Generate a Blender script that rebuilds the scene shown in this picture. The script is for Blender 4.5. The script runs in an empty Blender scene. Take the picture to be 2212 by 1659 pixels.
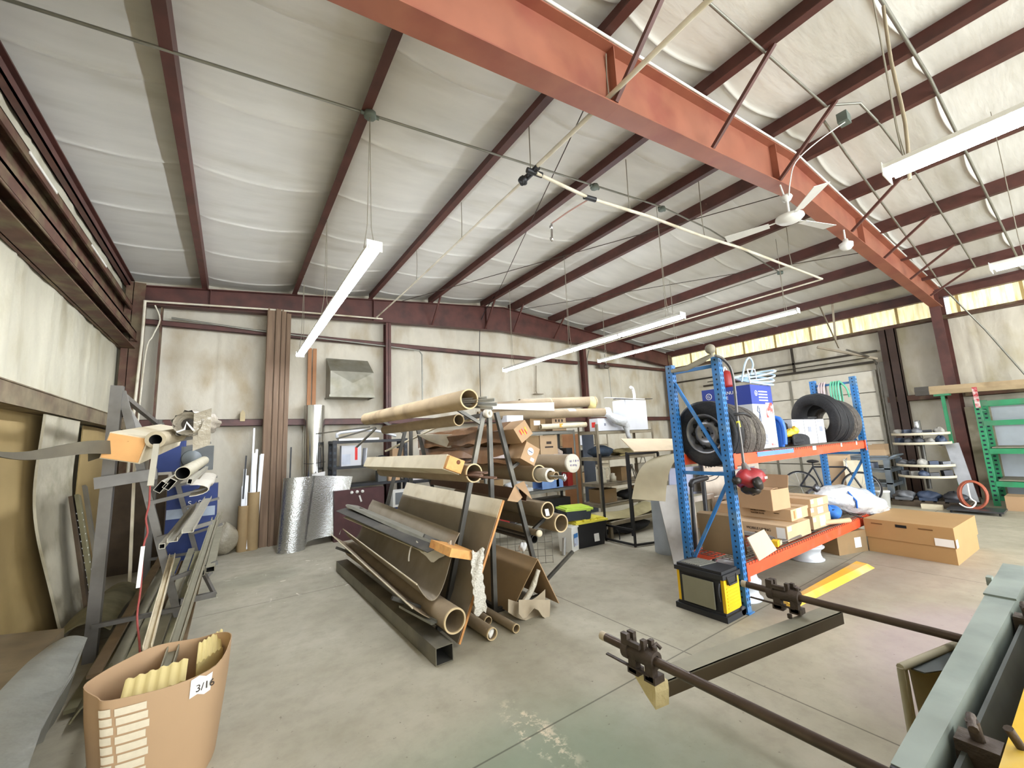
import bpy, math, random
from math import sin, cos, pi, radians, sqrt
from mathutils import Vector, Matrix
random.seed(7)
scene = bpy.context.scene
COL = scene.collection

# ------------------------------------------------------------------ camera
IMG_W, IMG_H, FPX, CAM_H = 2212.0, 1659.0, 879.9, 1.7
YAW, PITCH, ROLL = 0.60296, 0.13965, -0.04549
_f = Vector((sin(YAW)*cos(PITCH), cos(YAW)*cos(PITCH), sin(PITCH)))
_r0 = Vector((cos(YAW), -sin(YAW), 0)); _u0 = _r0.cross(_f)
_r = _r0*cos(ROLL) + _u0*sin(ROLL); _u = -_r0*sin(ROLL) + _u0*cos(ROLL)
cd = bpy.data.cameras.new('camera'); cam = bpy.data.objects.new('camera', cd); COL.objects.link(cam)
cam.matrix_world = Matrix(((_r.x, _u.x, -_f.x, 0), (_r.y, _u.y, -_f.y, 0), (_r.z, _u.z, -_f.z, CAM_H), (0, 0, 0, 1)))
cd.sensor_fit = 'HORIZONTAL'; cd.sensor_width = 36.0; cd.lens = FPX/IMG_W*36.0
cd.clip_start = 0.02; cd.clip_end = 200
scene.camera = cam
# world, exposure
scene.view_settings.view_transform = 'Standard'; scene.view_settings.look = 'None'
scene.view_settings.gamma = 1.0; scene.view_settings.use_curve_mapping = False
scene.view_settings.exposure = 0.5
w = bpy.data.worlds.new('world'); scene.world = w; w.use_nodes = True
w.node_tree.nodes['Background'].inputs[0].default_value = (0.86, 0.93, 1.0, 1)
w.node_tree.nodes['Background'].inputs[1].default_value = 1.6
scene.cycles.use_denoising = True
scene.cycles.max_bounces = 8; scene.cycles.diffuse_bounces = 5; scene.cycles.caustics_reflective = False
scene.cycles.sample_clamp_indirect = 6.0
# added fill lamp behind the camera, set in an invented front opening
def area(name, loc, rot, sx, sy, power, col):
    l = bpy.data.lights.new(name, 'AREA'); l.shape = 'RECTANGLE'; l.size = sx; l.size_y = sy
    l.energy = power; l.color = col
    o = bpy.data.objects.new(name, l); o.location = loc; o.rotation_euler = rot; COL.objects.link(o); return o
area('added_front_fill', (6.2, -7.6, 2.4), (radians(92), 0, 0), 13.0, 4.2, 1400, (0.93, 0.97, 1.0))

# ------------------------------------------------------------------ pixel -> place helper (ax = plane axis, v = plane value)
def W(x, y, ax, v):
    d = _r*((x-IMG_W/2)/FPX) + _u*(-(y-IMG_H/2)/FPX) + _f
    o = Vector((0, 0, CAM_H))
    return o + d*((v-o[ax])/d[ax])

# ------------------------------------------------------------------ materials
def lin(h):
    h = h.lstrip('#'); c = [int(h[i:i+2], 16)/255 for i in (0, 2, 4)]
    return tuple((v/12.92 if v <= .04045 else ((v+.055)/1.055)**2.4) for v in c)
_M = {}
def mat(key, hexc, rough=.6, metal=0., var=.12, scale=6., bump=0., bscale=None, second=None, sfac=.5, sscale=2.5, stretch=None, emit=None, estr=0., alpha=None, spec=None):
    """principled material whose colour wanders with noise (var) and may be mottled with a second colour (dust, stains)"""
    if key in _M: return _M[key]
    m = bpy.data.materials.new(key); m.use_nodes = True; nt = m.node_tree; N = nt.nodes; L = nt.links
    b = N['Principled BSDF']; b.inputs['Roughness'].default_value = rough; b.inputs['Metallic'].default_value = metal
    if spec is not None: b.inputs['Specular IOR Level'].default_value = spec
    tc = N.new('ShaderNodeTexCoord'); mp = N.new('ShaderNodeMapping'); L.new(tc.outputs['Object'], mp.inputs[0])
    if stretch: mp.inputs['Scale'].default_value = stretch
    n = N.new('ShaderNodeTexNoise'); n.inputs['Scale'].default_value = scale; n.inputs['Detail'].default_value = 5
    L.new(mp.outputs[0], n.inputs['Vector'])
    c = lin(hexc)
    r = N.new('ShaderNodeMapRange'); r.inputs[1].default_value = .3; r.inputs[2].default_value = .7
    r.inputs[3].default_value = 1-var; r.inputs[4].default_value = 1+var; L.new(n.outputs['Fac'], r.inputs[0])
    mul = N.new('ShaderNodeVectorMath'); mul.operation = 'SCALE'; L.new(r.outputs[0], mul.inputs['Scale'])
    src = None
    if second:
        n2 = N.new('ShaderNodeTexNoise'); n2.inputs['Scale'].default_value = sscale; n2.inputs['Detail'].default_value = 6
        L.new(mp.outputs[0], n2.inputs['Vector'])
        r2 = N.new('ShaderNodeMapRange'); r2.inputs[1].default_value = .62-.3*sfac; r2.inputs[2].default_value = .82-.3*sfac; L.new(n2.outputs['Fac'], r2.inputs[0])
        mx = N.new('ShaderNodeMix'); mx.data_type = 'RGBA'; mx.inputs[6].default_value = (*c, 1); mx.inputs[7].default_value = (*lin(second), 1)
        L.new(r2.outputs[0], mx.inputs[0]); L.new(mx.outputs[2], mul.inputs[0])
    else:
        mul.inputs[0].default_value = c
    L.new(mul.outputs[0], b.inputs['Base Color'])
    if bump:
        nb = N.new('ShaderNodeTexNoise'); nb.inputs['Scale'].default_value = bscale or scale*3; nb.inputs['Detail'].default_value = 4
        L.new(mp.outputs[0], nb.inputs['Vector'])
        bp = N.new('ShaderNodeBump'); bp.inputs['Strength'].default_value = bump; bp.inputs['Distance'].default_value = .02
        L.new(nb.outputs['Fac'], bp.inputs['Height']); L.new(bp.outputs[0], b.inputs['Normal'])
    if emit:
        b.inputs['Emission Color'].default_value = (*lin(emit), 1); b.inputs['Emission Strength'].default_value = estr
    if alpha is not None: b.inputs['Alpha'].default_value = alpha
    _M[key] = m; return m

# ------------------------------------------------------------------ mesh builder (world coordinates; moved to the parent's place on build)
class MB:
    def __init__(s): s.v = []; s.f = []; s.mi = []; s.sm = []
    def add(s, vs, fs, mi=0, smooth=False):
        k = len(s.v); s.v += [Vector(p) for p in vs]
        for f in fs: s.f.append([i+k for i in f]); s.mi.append(mi); s.sm.append(smooth)
        return s
    def box(s, a, b, mi=0):
        (x0, y0, z0), (x1, y1, z1) = [min(p, q) for p, q in zip(a, b)], [max(p, q) for p, q in zip(a, b)]
        return s.add([(x0, y0, z0), (x1, y0, z0), (x1, y1, z0), (x0, y1, z0), (x0, y0, z1), (x1, y0, z1), (x1, y1, z1), (x0, y1, z1)],
                     [(0, 3, 2, 1), (4, 5, 6, 7), (0, 1, 5, 4), (1, 2, 6, 5), (2, 3, 7, 6), (3, 0, 4, 7)], mi)
    def obox(s, c, size, ang=0, tilt=(0, 0), mi=0):
        """box with base centre c, size, yaw ang and tilts about x and y"""
        R = Matrix.Rotation(ang, 3, 'Z') @ Matrix.Rotation(tilt[0], 3, 'X') @ Matrix.Rotation(tilt[1], 3, 'Y')
        hx, hy, hz = size[0]/2, size[1]/2, size[2]; c = Vector(c)
        vs = [c + R @ Vector(p) for p in ((-hx, -hy, 0), (hx, -hy, 0), (hx, hy, 0), (-hx, hy, 0), (-hx, -hy, hz), (hx, -hy, hz), (hx, hy, hz), (-hx, hy, hz))]
        return s.add(vs, [(0, 3, 2, 1), (4, 5, 6, 7), (0, 1, 5, 4), (1, 2, 6, 5), (2, 3, 7, 6), (3, 0, 4, 7)], mi)
    def basis(s, a, b, up=None):
        d = (Vector(b)-Vector(a)).normalized(); up = Vector(up or (0, 0, 1))
        if abs(d.dot(up)) > .98: up = Vector((0, 1, 0)) if abs(d.y) < .9 else Vector((1, 0, 0))
        x = d.cross(up).normalized(); return d, x, x.cross(d)
    def prof(s, a, b, poly, up=None, mi=0, smooth=False, caps=True):
        """sweep closed 2-D polygon [(x,up)] from a to b"""
        a = Vector(a); b = Vector(b); d, x, y = s.basis(a, b, up); n = len(poly)
        vs = [a+x*p[0]+y*p[1] for p in poly] + [b+x*p[0]+y*p[1] for p in poly]
        fs = [(i, (i+1) % n, n+(i+1) % n, n+i) for i in range(n)]
        s.add(vs, fs, mi, smooth)
        if caps: s.add(vs, [tuple(range(n))[::-1], tuple(range(n, 2*n))], mi)
        return s
    def bar(s, a, b, w, h, up=None, mi=0):
        return s.prof(a, b, [(-w/2, -h/2), (w/2, -h/2), (w/2, h/2), (-w/2, h/2)], up, mi)
    def rod(s, a, b, r, n=10, mi=0):
        return s.prof(a, b, [(r*cos(2*pi*i/n), r*sin(2*pi*i/n)) for i in range(n)], None, mi, True)
    def hollow(s, a, b, outer, inner, up=None, mi=0, mj=None, smooth=False):
        """tube with wall: outer and inner polygons of equal count, inner surface material mj"""
        a = Vector(a); b = Vector(b); d, x, y = s.basis(a, b, up); n = len(outer); mj = mi if mj is None else mj
        P = lambda o, poly: [o+x*p[0]+y*p[1] for p in poly]
        vs = P(a, outer)+P(b, outer)+P(a, inner)+P(b, inner); J = [(i, (i+1) % n) for i in range(n)]
        s.add(vs, [(i, j, n+j, n+i) for i, j in J], mi, smooth)
        s.add(vs, [(2*n+j, 2*n+i, 3*n+i, 3*n+j) for i, j in J], mj, smooth)
        s.add(vs, [(j, i, 2*n+i, 2*n+j) for i, j in J]+[(n+i, n+j, 3*n+j, 3*n+i) for i, j in J], mi)
        return s
    def tube(s, a, b, r, ri, n=28, mi=0, mj=None, sq=1.0):
        c = lambda q: [(q*cos(2*pi*i/n), q*sq*sin(2*pi*i/n)) for i in range(n)]
        return s.hollow(a, b, c(r), c(ri), None, mi, mj, True)
    def rtube(s, a, b, w, h, t, up=None, mi=0, mj=None):
        q = lambda W_, H_: [(-W_/2, -H_/2), (W_/2, -H_/2), (W_/2, H_/2), (-W_/2, H_/2)]
        return s.hollow(a, b, q(w, h), q(w-2*t, h-2*t), up, mi, mj)
    def path(s, pts, r, n=8, mi=0, sub=0, closed=False):
        pts = [Vector(p) for p in pts]
        if sub:
            q = []; m = len(pts)
            rng = range(m if closed else m-1)
            for i in rng:
                g = (lambda k: pts[k % m]) if closed else (lambda k: pts[min(max(k, 0), m-1)])
                p0, p1, p2, p3 = g(i-1), g(i), g(i+1), g(i+2)
                for k in range(sub):
                    t = k/sub
                    q.append(.5*((2*p1)+(-p0+p2)*t+(2*p0-5*p1+4*p2-p3)*t*t+(-p0+3*p1-3*p2+p3)*t**3))
            if not closed: q.append(pts[-1])
            pts = q
        m = len(pts); vs = []; x = None
        for i, p in enumerate(pts):
            if closed: d = pts[(i+1) % m]-pts[i-1]
            else: d = pts[min(i+1, m-1)]-pts[max(i-1, 0)]
            d = d.normalized() if d.length > 1e-9 else Vector((0, 0, 1))
            if x is None:
                up = Vector((0, 0, 1)) if abs(d.z) < .9 else Vector((1, 0, 0)); x = d.cross(up).normalized()
            else:
                x = (x-d*x.dot(d)); x = x.normalized() if x.length > 1e-6 else d.orthogonal().normalized()
            y = x.cross(d); rr = r[i*len(r)//m] if isinstance(r, (list, tuple)) else r
            vs += [p+x*rr*cos(2*pi*j/n)+y*rr*sin(2*pi*j/n) for j in range(n)]
        rng = m if closed else m-1
        fs = [(i*n+j, i*n+(j+1) % n, ((i+1) % m)*n+(j+1) % n, ((i+1) % m)*n+j) for i in range(rng) for j in range(n)]
        s.add(vs, fs, mi, True)
        if not closed: s.add(vs, [tuple(range(n))[::-1], tuple(range((m-1)*n, m*n))], mi)
        return s
    def grid(s, fn, nu, nv, t=0., mi=0, smooth=True):
        """sheet from fn(u,v) with optional thickness t"""
        P = [[Vector(fn(i/nu, j/nv)) for j in range(nv+1)] for i in range(nu+1)]
        flat = [p for row in P for p in row]; m = nv+1
        fs = [(i*m+j, (i+1)*m+j, (i+1)*m+j+1, i*m+j+1) for i in range(nu) for j in range(nv)]
        if not t: return s.add(flat, fs, mi, smooth)
        nr = []
        for i in range(nu+1):
            for j in range(nv+1):
                a = P[min(i+1, nu)][j]-P[max(i-1, 0)][j]; b = P[i][min(j+1, nv)]-P[i][max(j-1, 0)]
                c = a.cross(b); nr.append(c.normalized() if c.length > 1e-9 else Vector((0, 0, 1)))
        k = len(flat); back = [p-q*t for p, q in zip(flat, nr)]
        s.add(flat+back, fs, mi, smooth)
        s.add(flat+back, [tuple(k+i for i in f[::-1]) for f in fs], mi, smooth)
        e = [(i*m, (i+1)*m) for i in range(nu)]+[((i+1)*m+nv, i*m+nv) for i in range(nu)]+[(j+1, j) for j in range(nv)]+[(nu*m+j, nu*m+j+1) for j in range(nv)]
        return s.add(flat+back, [(p, k+p, k+q, q) for p, q in e], mi)
    def lathe(s, prof, o, axis=(0, 0, 1), n=28, mi=0, closed=False):
        """prof [(r, h)] revolved about axis through o"""
        o = Vector(o); d = Vector(axis).normalized(); up = Vector((0, 0, 1)) if abs(d.z) < .9 else Vector((1, 0, 0))
        x = d.cross(up).normalized(); y = x.cross(d); m = len(prof)
        vs = [o+d*h+(x*cos(2*pi*j/n)+y*sin(2*pi*j/n))*r for r, h in prof for j in range(n)]
        R = range(m if closed else m-1)
        return s.add(vs, [(i*n+j, i*n+(j+1) % n, ((i+1) % m)*n+(j+1) % n, ((i+1) % m)*n+j) for i in R for j in range(n)], mi, True)
    def blob(s, c, r, seed=0, amp=.15, nu=20, nv=12, mi=0, freq=3.):
        rnd = random.Random(seed); ph = [rnd.uniform(0, 6.28) for _ in range(6)]; c = Vector(c)
        def f(u, v):
            a = 2*pi*u; b = pi*(v-.5); k = 1+amp*(sin(freq*a+ph[0])*cos(2*b+ph[1])+.5*sin(2*freq*a+ph[2])*sin(freq*b+ph[3]))
            return c+Vector((r[0]*cos(a)*cos(b), r[1]*sin(a)*cos(b), r[2]*sin(b)))*k
        return s.grid(f, nu, nv, 0, mi)
    def build(s, name, mats, parent=None, label=None, smooth_angle=None):
        off = Vector((0, 0, 0))
        if parent is not None:
            p = parent
            while p is not None: off += p.location; p = p.parent
        else:
            xs = [v.x for v in s.v]; ys = [v.y for v in s.v]; zs = [v.z for v in s.v]
            off = Vector(((min(xs)+max(xs))/2, (min(ys)+max(ys))/2, min(zs)))
        me = bpy.data.meshes.new(name); me.from_pydata([v-off for v in s.v], [], s.f)
        for mm in (mats if isinstance(mats, (list, tuple)) else [mats]): me.materials.append(mm)
        me.polygons.foreach_set('material_index', s.mi); me.polygons.foreach_set('use_smooth', s.sm); me.update()
        o = bpy.data.objects.new(name, me); COL.objects.link(o)
        if parent is not None: o.parent = parent
        else: o.location = off
        if label: o['label'] = label
        return o
def tag(o, label=None, cat=None, group=None, kind=None):
    if label: o['label'] = label
    if cat: o['category'] = cat
    if group: o['group'] = group
    if kind: o['kind'] = kind
    return o
def thing(name, label, cat, loc, group=None):
    o = bpy.data.objects.new(name, None); o.empty_display_size = .1; o.location = loc; COL.objects.link(o)
    return tag(o, label, cat, group)
def single(mb, name, mats, label, cat, group=None, kind=None): return tag(mb.build(name, mats), label, cat, group, kind)
def struct(mb, name, mats, label=None, parent=None):
    o = mb.build(name, mats, parent)
    if parent is None: o['kind'] = 'structure'
    if label: o['label'] = label
    return o
def copy_tree(o, parent=None):
    c = o.copy(); COL.objects.link(c)
    if parent is not None: c.parent = parent
    for ch in [x for x in bpy.data.objects if x.parent == o]: copy_tree(ch, c)
    return c
def text(s, size, origin, right, up, m, parent, name='lettering', thick=.0015, label=None):
    """flat lettering as a mesh: origin = lower left corner"""
    cu = bpy.data.curves.new('t', 'FONT'); cu.body = s; cu.size = size; cu.extrude = thick
    ob = bpy.data.objects.new('t', cu); COL.objects.link(ob)
    dg = bpy.context.evaluated_depsgraph_get(); me = bpy.data.meshes.new_from_object(ob.evaluated_get(dg))
    bpy.data.objects.remove(ob)
    r = Vector(right).normalized(); u = Vector(up).normalized(); n = r.cross(u); off = Vector((0, 0, 0)); p = parent
    while p is not None: off += p.location; p = p.parent
    for v in me.vertices: v.co = Vector(origin)+r*v.co.x+u*v.co.y+n*v.co.z-off
    me.materials.clear(); me.materials.append(m); o = bpy.data.objects.new(name, me); COL.objects.link(o); o.parent = parent
    if label: o['label'] = label
    return o
# ------------------------------------------------------------------ shell of the building
XL, XR, YB, YF, XRIDGE, ZRIDGE = -1.65, 13.9, 9.5, -8.0, 6.15, 5.65
def roof(x): return ZRIDGE-.1*abs(x-XRIDGE)
# concrete floor
def floor_mat():
    m = bpy.data.materials.new('concrete'); m.use_nodes = True; nt = m.node_tree; N = nt.nodes; L = nt.links
    b = N['Principled BSDF']; b.inputs['Roughness'].default_value = .62; b.inputs['Specular IOR Level'].default_value = .3
    geo = N.new('ShaderNodeNewGeometry'); P = geo.outputs['Position']
    def noise(sc, det=6, vec=P, rough=.6, dist=0):
        n = N.new('ShaderNodeTexNoise'); n.inputs['Scale'].default_value = sc; n.inputs['Detail'].default_value = det
        n.inputs['Roughness'].default_value = rough; n.inputs['Distortion'].default_value = dist; L.new(vec, n.inputs['Vector']); return n.outputs['Fac']
    def mr(src, a, b_, c=0, d=1):
        r = N.new('ShaderNodeMapRange'); L.new(src, r.inputs[0])
        for i, v in zip((1, 2, 3, 4), (a, b_, c, d)): r.inputs[i].default_value = v
        return r.outputs[0]
    def mix(f, a, b_):
        x = N.new('ShaderNodeMix'); x.data_type = 'RGBA'; L.new(f, x.inputs[0])
        for i, v in ((6, a), (7, b_)):
            if isinstance(v, str): x.inputs[i].default_value = (*lin(v), 1)
            else: L.new(v, x.inputs[i])
        return x.outputs[2]
    def mt(op, a, b_=None, c=None):
        x = N.new('ShaderNodeMath'); x.operation = op
        for i, v in enumerate((a, b_, c)):
            if v is None: continue
            if isinstance(v, (int, float)): x.inputs[i].default_value = v
            else: L.new(v, x.inputs[i])
        return x.outputs[0]
    c = mix(mr(noise(1.3, 8), .35, .65), '#a19b88', '#b3ad9a')
    c = mix(mr(noise(6, 8, rough=.7), .45, .75, 0, .45), c, '#8b8474')
    sep = N.new('ShaderNodeSeparateXYZ'); L.new(P, sep.inputs[0]); X, Y = sep.outputs[0], sep.outputs[1]
    # greenish coated bay in front, pink stain under the rods, darker patches further back
    def blobm(cx, cy, rx, ry, n_sc=1.6, amp=.5, soft=.35):
        d = mt('ADD', mt('POWER', mt('DIVIDE', mt('SUBTRACT', X, cx), rx), 2.0), mt('POWER', mt('DIVIDE', mt('SUBTRACT', Y, cy), ry), 2.0))
        d = mt('ADD', mt('SQRT', d), mt('MULTIPLY', mt('SUBTRACT', noise(n_sc, 5), .5), amp*2))
        return mr(d, 1-soft, 1+soft, 1, 0)
    c = mix(mt('MULTIPLY', blobm(1.2, 1.5, 1.0, .9, 1.2, .3), .75), c, '#7f8d78')
    c = mix(mt('MULTIPLY', blobm(.35, 6.9, .5, .32, 2.5, .25), .45), c, '#80806e')
    c = mix(mt('MULTIPLY', blobm(4.5, .9, 1.1, .5, 1.4, .5), .5), c, '#a08d96')
    c = mix(mt('MULTIPLY', blobm(6.9, 1.4, 1.3, .5, 1.4, .5), .45), c, '#937d70')
    c = mix(mt('MULTIPLY', blobm(5.6, 2.2, 1.8, .7, 1.6, .4), .5), c, '#77736a')
    c = mix(mr(noise(26, 3), .68, .74, 0, .7), c, '#5f5a4e')
    # white paint flecks near the back
    c = mix(mt('MULTIPLY', mr(noise(5.5, 3, dist=1), .66, .69), blobm(.9, 6.6, .9, 1.0)), c, '#e4e0d0')
    c = mix(mt('MULTIPLY', mr(noise(9, 6, rough=.75), .52, .6), blobm(1.55, 2.15, .1, .32, 3, .35)), c, '#d5c9b0')
    # saw-cut joints
    def joint(src, vals, wdt=.006):
        acc = None
        for v in vals:
            k = mr(mt('ABSOLUTE', mt('SUBTRACT', src, v)), wdt*.5, wdt*1.3, 1, 0)
            acc = k if acc is None else mt('MAXIMUM', acc, k)
        return acc
    j = mt('MAXIMUM', joint(X, (3.01, -.6, 6.6, 10.2)), joint(Y, (2.155, 5.75, -1.4, -5.)))
    c = mix(mt('MULTIPLY', j, .75), c, '#4d4a40')
    L.new(c, b.inputs['Base Color'])
    bp = N.new('ShaderNodeBump'); bp.inputs['Strength'].default_value = .12; bp.inputs['Distance'].default_value = .01
    L.new(noise(18, 6), bp.inputs['Height']); L.new(bp.outputs[0], b.inputs['Normal'])
    L.new(mr(noise(3, 5), .3, .7, .5, .75), b.inputs['Roughness'])
    return m
m = MB(); m.box((XL-.2, YF-.3, -.12), (XR+.2, YB+.2, 0)); struct(m, 'floor', floor_mat(), 'dusty grey concrete floor with saw-cut joints and stains')

INS = mat('insulation', '#dad8d0', .55, var=.05, scale=3, bump=.22, bscale=7, stretch=(.5, 2.2, 1), second='#cbc8bd', sfac=.3, sscale=1.6)
def wallm(key, base, sec, st, sfac=.5):
    return mat(key, base, .6, var=.07, scale=2.2, bump=.7, bscale=3.4, second=sec, sfac=sfac, sscale=1.1, stretch=st)
WALLB = wallm('insulation_back', '#cbc4b2', '#ab9d82', (1.9, 1.9, 1.1), .45)
WALLL = wallm('insulation_left', '#cbc6b0', '#aca488', (2., 2., .9), .4)
WALLR = wallm('insulation_right', '#d0c9b7', '#b0a689', (2., 2., 1.), .4)
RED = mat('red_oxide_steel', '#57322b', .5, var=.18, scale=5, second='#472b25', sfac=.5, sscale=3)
REDL = mat('red_oxide_lit', '#945c47', .5, var=.1, scale=3, second='#884d3e', sfac=.4, sscale=2)  # lighter copy of the red oxide, the rafter's lit look put into its colour
REDD = mat('dusty_red_steel', '#5a3c2e', .65, var=.2, scale=6, second='#6f6147', sfac=.55, sscale=4)

PURL = [-.5, .97, 2.5, 3.97, 5.5, 6.42, 7.9, 9.42, 10.95, 12.4]
# ceiling: vinyl-faced insulation sagging between the purlins, pleated seams about every 1.2 m
edges = [XL]+PURL+[XR]; SAGK = {0: .55, 10: .55}
m = MB(); SEAM = [4.21+1.2*k for k in range(-10, 5)]
ys = sorted(set([round(YF+.12*i, 3) for i in range(int((YB-YF)/.12)+1)]+[round(s_+d, 4) for s_ in SEAM for d in (-.05, -.012, 0, .012, .05) if YF < s_+d < YB]+[YB]))
for bi in range(len(edges)-1):
    x0, x1 = edges[bi], edges[bi+1]; nu = 14; rows = []
    for i in range(nu+1):
        u = i/nu; x = x0+(x1-x0)*u; row = []
        for y in ys:
            ds = min(SEAM, key=lambda q: abs(q-y)); d = y-ds
            k = .04+.018*math.exp(-(d/.3)**2)+.012*sin(3.1*y+bi*1.7+u*3)*sin(1.3*y+bi)
            z = roof(x)-.03-sin(pi*u)**.8*k*(x1-x0)/1.5*SAGK.get(bi, 1)-(.022*math.exp(-(d/.012)**2) if u not in (0, 1) else 0)
            row.append((x, y+.06*sin(pi*u), z))
        rows.append(row)
    n = len(ys); flat = [p for r in rows for p in r]
    m.add(flat, [(i*n+j, i*n+j+1, (i+1)*n+j+1, (i+1)*n+j) for i in range(nu) for j in range(n-1)], 0, True)
m.add([(XL-.2, YF-.2, roof(XL)+.1), (XRIDGE, YF-.2, ZRIDGE+.12), (XRIDGE, YB+.2, ZRIDGE+.12), (XL-.2, YB+.2, roof(XL)+.1), (XR+.2, YF-.2, roof(XR)+.1), (XR+.2, YB+.2, roof(XR)+.1)], [(0, 1, 2, 3), (1, 4, 5, 2)])
struct(m, 'ceiling', INS, 'off-white vinyl insulation sagging between the purlins')
# purlins: Z sections
for i, x in enumerate(PURL):
    zt = roof(x)-.02; s = 1 if x < XRIDGE else -1
    prof = [(-.08, -.21), (.005, -.21), (.005, -.008), (.07, -.008), (.07, 0), (-.005, 0), (-.005, -.202), (-.08, -.202)]
    if s < 0: prof = [(-a, b) for a, b in prof][::-1]
    m = MB(); m.prof((x, YF, zt), (x, YB-.15, zt), prof)
    for y in (9.12, 1.98): m.box((x-.02, y-.02, zt-.21), (x+.02, y+.02, zt-.19))
    o = struct(m, 'roof_purlin', RED, 'dark red steel purlin running the length of the roof')
# walls
def wall_sheet(axis, c, a0, a1, z0, ztop, m, wrinkle=.012, seams=(), side=1):
    def f(u, v):
        a = a0+(a1-a0)*u; zt = ztop(a) if callable(ztop) else ztop; z = z0+(zt-z0)*v
        d = wrinkle*(sin(a*7.3)*.6+sin(a*17.1+z*.9)*.3+sin(a*3.1+z*1.7)*.5)
        for s_ in seams: d += .02*math.exp(-((a-s_)/.02)**2)
        d *= side
        return (a, c-d, z) if axis == 'y' else (c-d, a, z)
    m.grid(f, int(abs(a1-a0)/.05), 26)
m = MB(); wall_sheet('y', YB, XL, XR, 0, lambda a: roof(a), m, seams=[-1.2+.95*k for k in range(16)])
m.box((XL-.3, YB+.03, -.1), (XR+.3, YB+.15, 5.0)); struct(m, 'wall_back', WALLB, 'stained off-white insulated back wall')
m = MB(); wall_sheet('x', XL, YF, YB, 0, roof(XL), m, side=-1, seams=[-7+1.22*k for k in range(14)])
m.box((XL-.15, YF-.3, -.1), (XL-.03, YB+.1, 5.0)); struct(m, 'wall_left', WALLL, 'insulated left wall')
m = MB(); wall_sheet('x', XR, YF, YB, 0, 4.14, m, side=1, seams=[-7+1.22*k for k in range(14)])
m.box((XR+.03, YF-.3, -.1), (XR+.15, YB+.1, 4.14)); struct(m, 'wall_right', WALLR, 'insulated right wall')
# unseen front wall, left open so that sky and fill light get in
m = MB(); m.box((XL-.2, YF-.15, 4.6), (XR+.2, YF, 5.8)); m.box((XL-.2, YF-.15, 0), (XL+.6, YF, 4.6)); m.box((XR-.6, YF-.15, 0), (XR+.2, YF, 4.6))
struct(m, 'wall_front', WALLB)
# translucent daylight panels along the top of the right wall (window_1..)
def clere_mat():
    m = bpy.data.materials.new('translucent_panel'); m.use_nodes = True; nt = m.node_tree; N = nt.nodes; L = nt.links
    b = N['Principled BSDF']; b.inputs['Roughness'].default_value = .5
    geo = N.new('ShaderNodeNewGeometry'); mp = N.new('ShaderNodeMapping'); mp.inputs['Scale'].default_value = (1, 9, 1.2); L.new(geo.outputs['Position'], mp.inputs[0])
    n = N.new('ShaderNodeTexNoise'); n.inputs['Scale'].default_value = 1.6; n.inputs['Detail'].default_value = 5; L.new(mp.outputs[0], n.inputs['Vector'])
    cr = N.new('ShaderNodeValToRGB'); L.new(n.outputs['Fac'], cr.inputs[0])
    cr.color_ramp.elements[0].position = .3; cr.color_ramp.elements[0].color = (*lin('#cfc08a'), 1)
    cr.color_ramp.elements[1].position = .55; cr.color_ramp.elements[1].color = (*lin('#f6efc4'), 1)
    L.new(cr.outputs[0], b.inputs['Base Color']); L.new(cr.outputs[0], b.inputs['Emission Color']); b.inputs['Emission Strength'].default_value = .62
    return m
CL = clere_mat(); ZC0, ZC1 = 4.2, 4.86
for k, (y0, y1) in enumerate(((2.12, 9.35), (-5.6, 1.78))):
    m = MB()
    def f(u, v, y0=y0, y1=y1):
        y = y0+(y1-y0)*u; return (XR-.02+.02*(1 if (y*5) % 1 < .25 else 0), y, ZC0+(ZC1-ZC0)*v)
    m.grid(f, int((y1-y0)/.04), 2, smooth=False)
    w_ = struct(m, 'window_%d' % (k+1), CL, 'yellowish translucent corrugated daylight strip under the eave')
    mm = MB(); yy = y0+.6
    while yy < y1: mm.box((XR-.05, yy-.025, ZC0), (XR-.03, yy+.025, ZC1)); yy += .95
    mm.build('mullion', mat('panel_lap', '#b59c62', .6), w_)
m = MB(); m.box((XR-.1, YF, 4.1), (XR, YB-.1, 4.2)); m.box((XR-.2, YF, 4.1), (XR-.1, YB-.1, 4.115)); struct(m, 'trim_1', REDD, 'dusty red girt under the daylight strip')
m = MB(); m.prof((XR-.02, YF, roof(XR)-.03), (XR-.02, YB-.1, roof(XR)-.03), [(-.09, -.1), (0, -.1), (0, 0), (-.09, 0)]); m.box((XR-.16, YF, 4.62), (XR-.0, YB-.1, 4.78)); struct(m, 'trim_2', RED, 'red eave strut on the right wall')
for k, (y0, y1) in enumerate(((2.12, 3.15), (-6, 1.8))):
    m = MB(); m.box((XR-.16, y0, 2.24), (XR-.0, y1, 2.25)); m.box((XR-.16, y0, 2.24), (XR-.15, y1, 2.38)); m.box((XR-.16, y0, 2.37), (XR, y1, 2.38)); struct(m, 'trim_%d' % (k+3), REDD)
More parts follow.
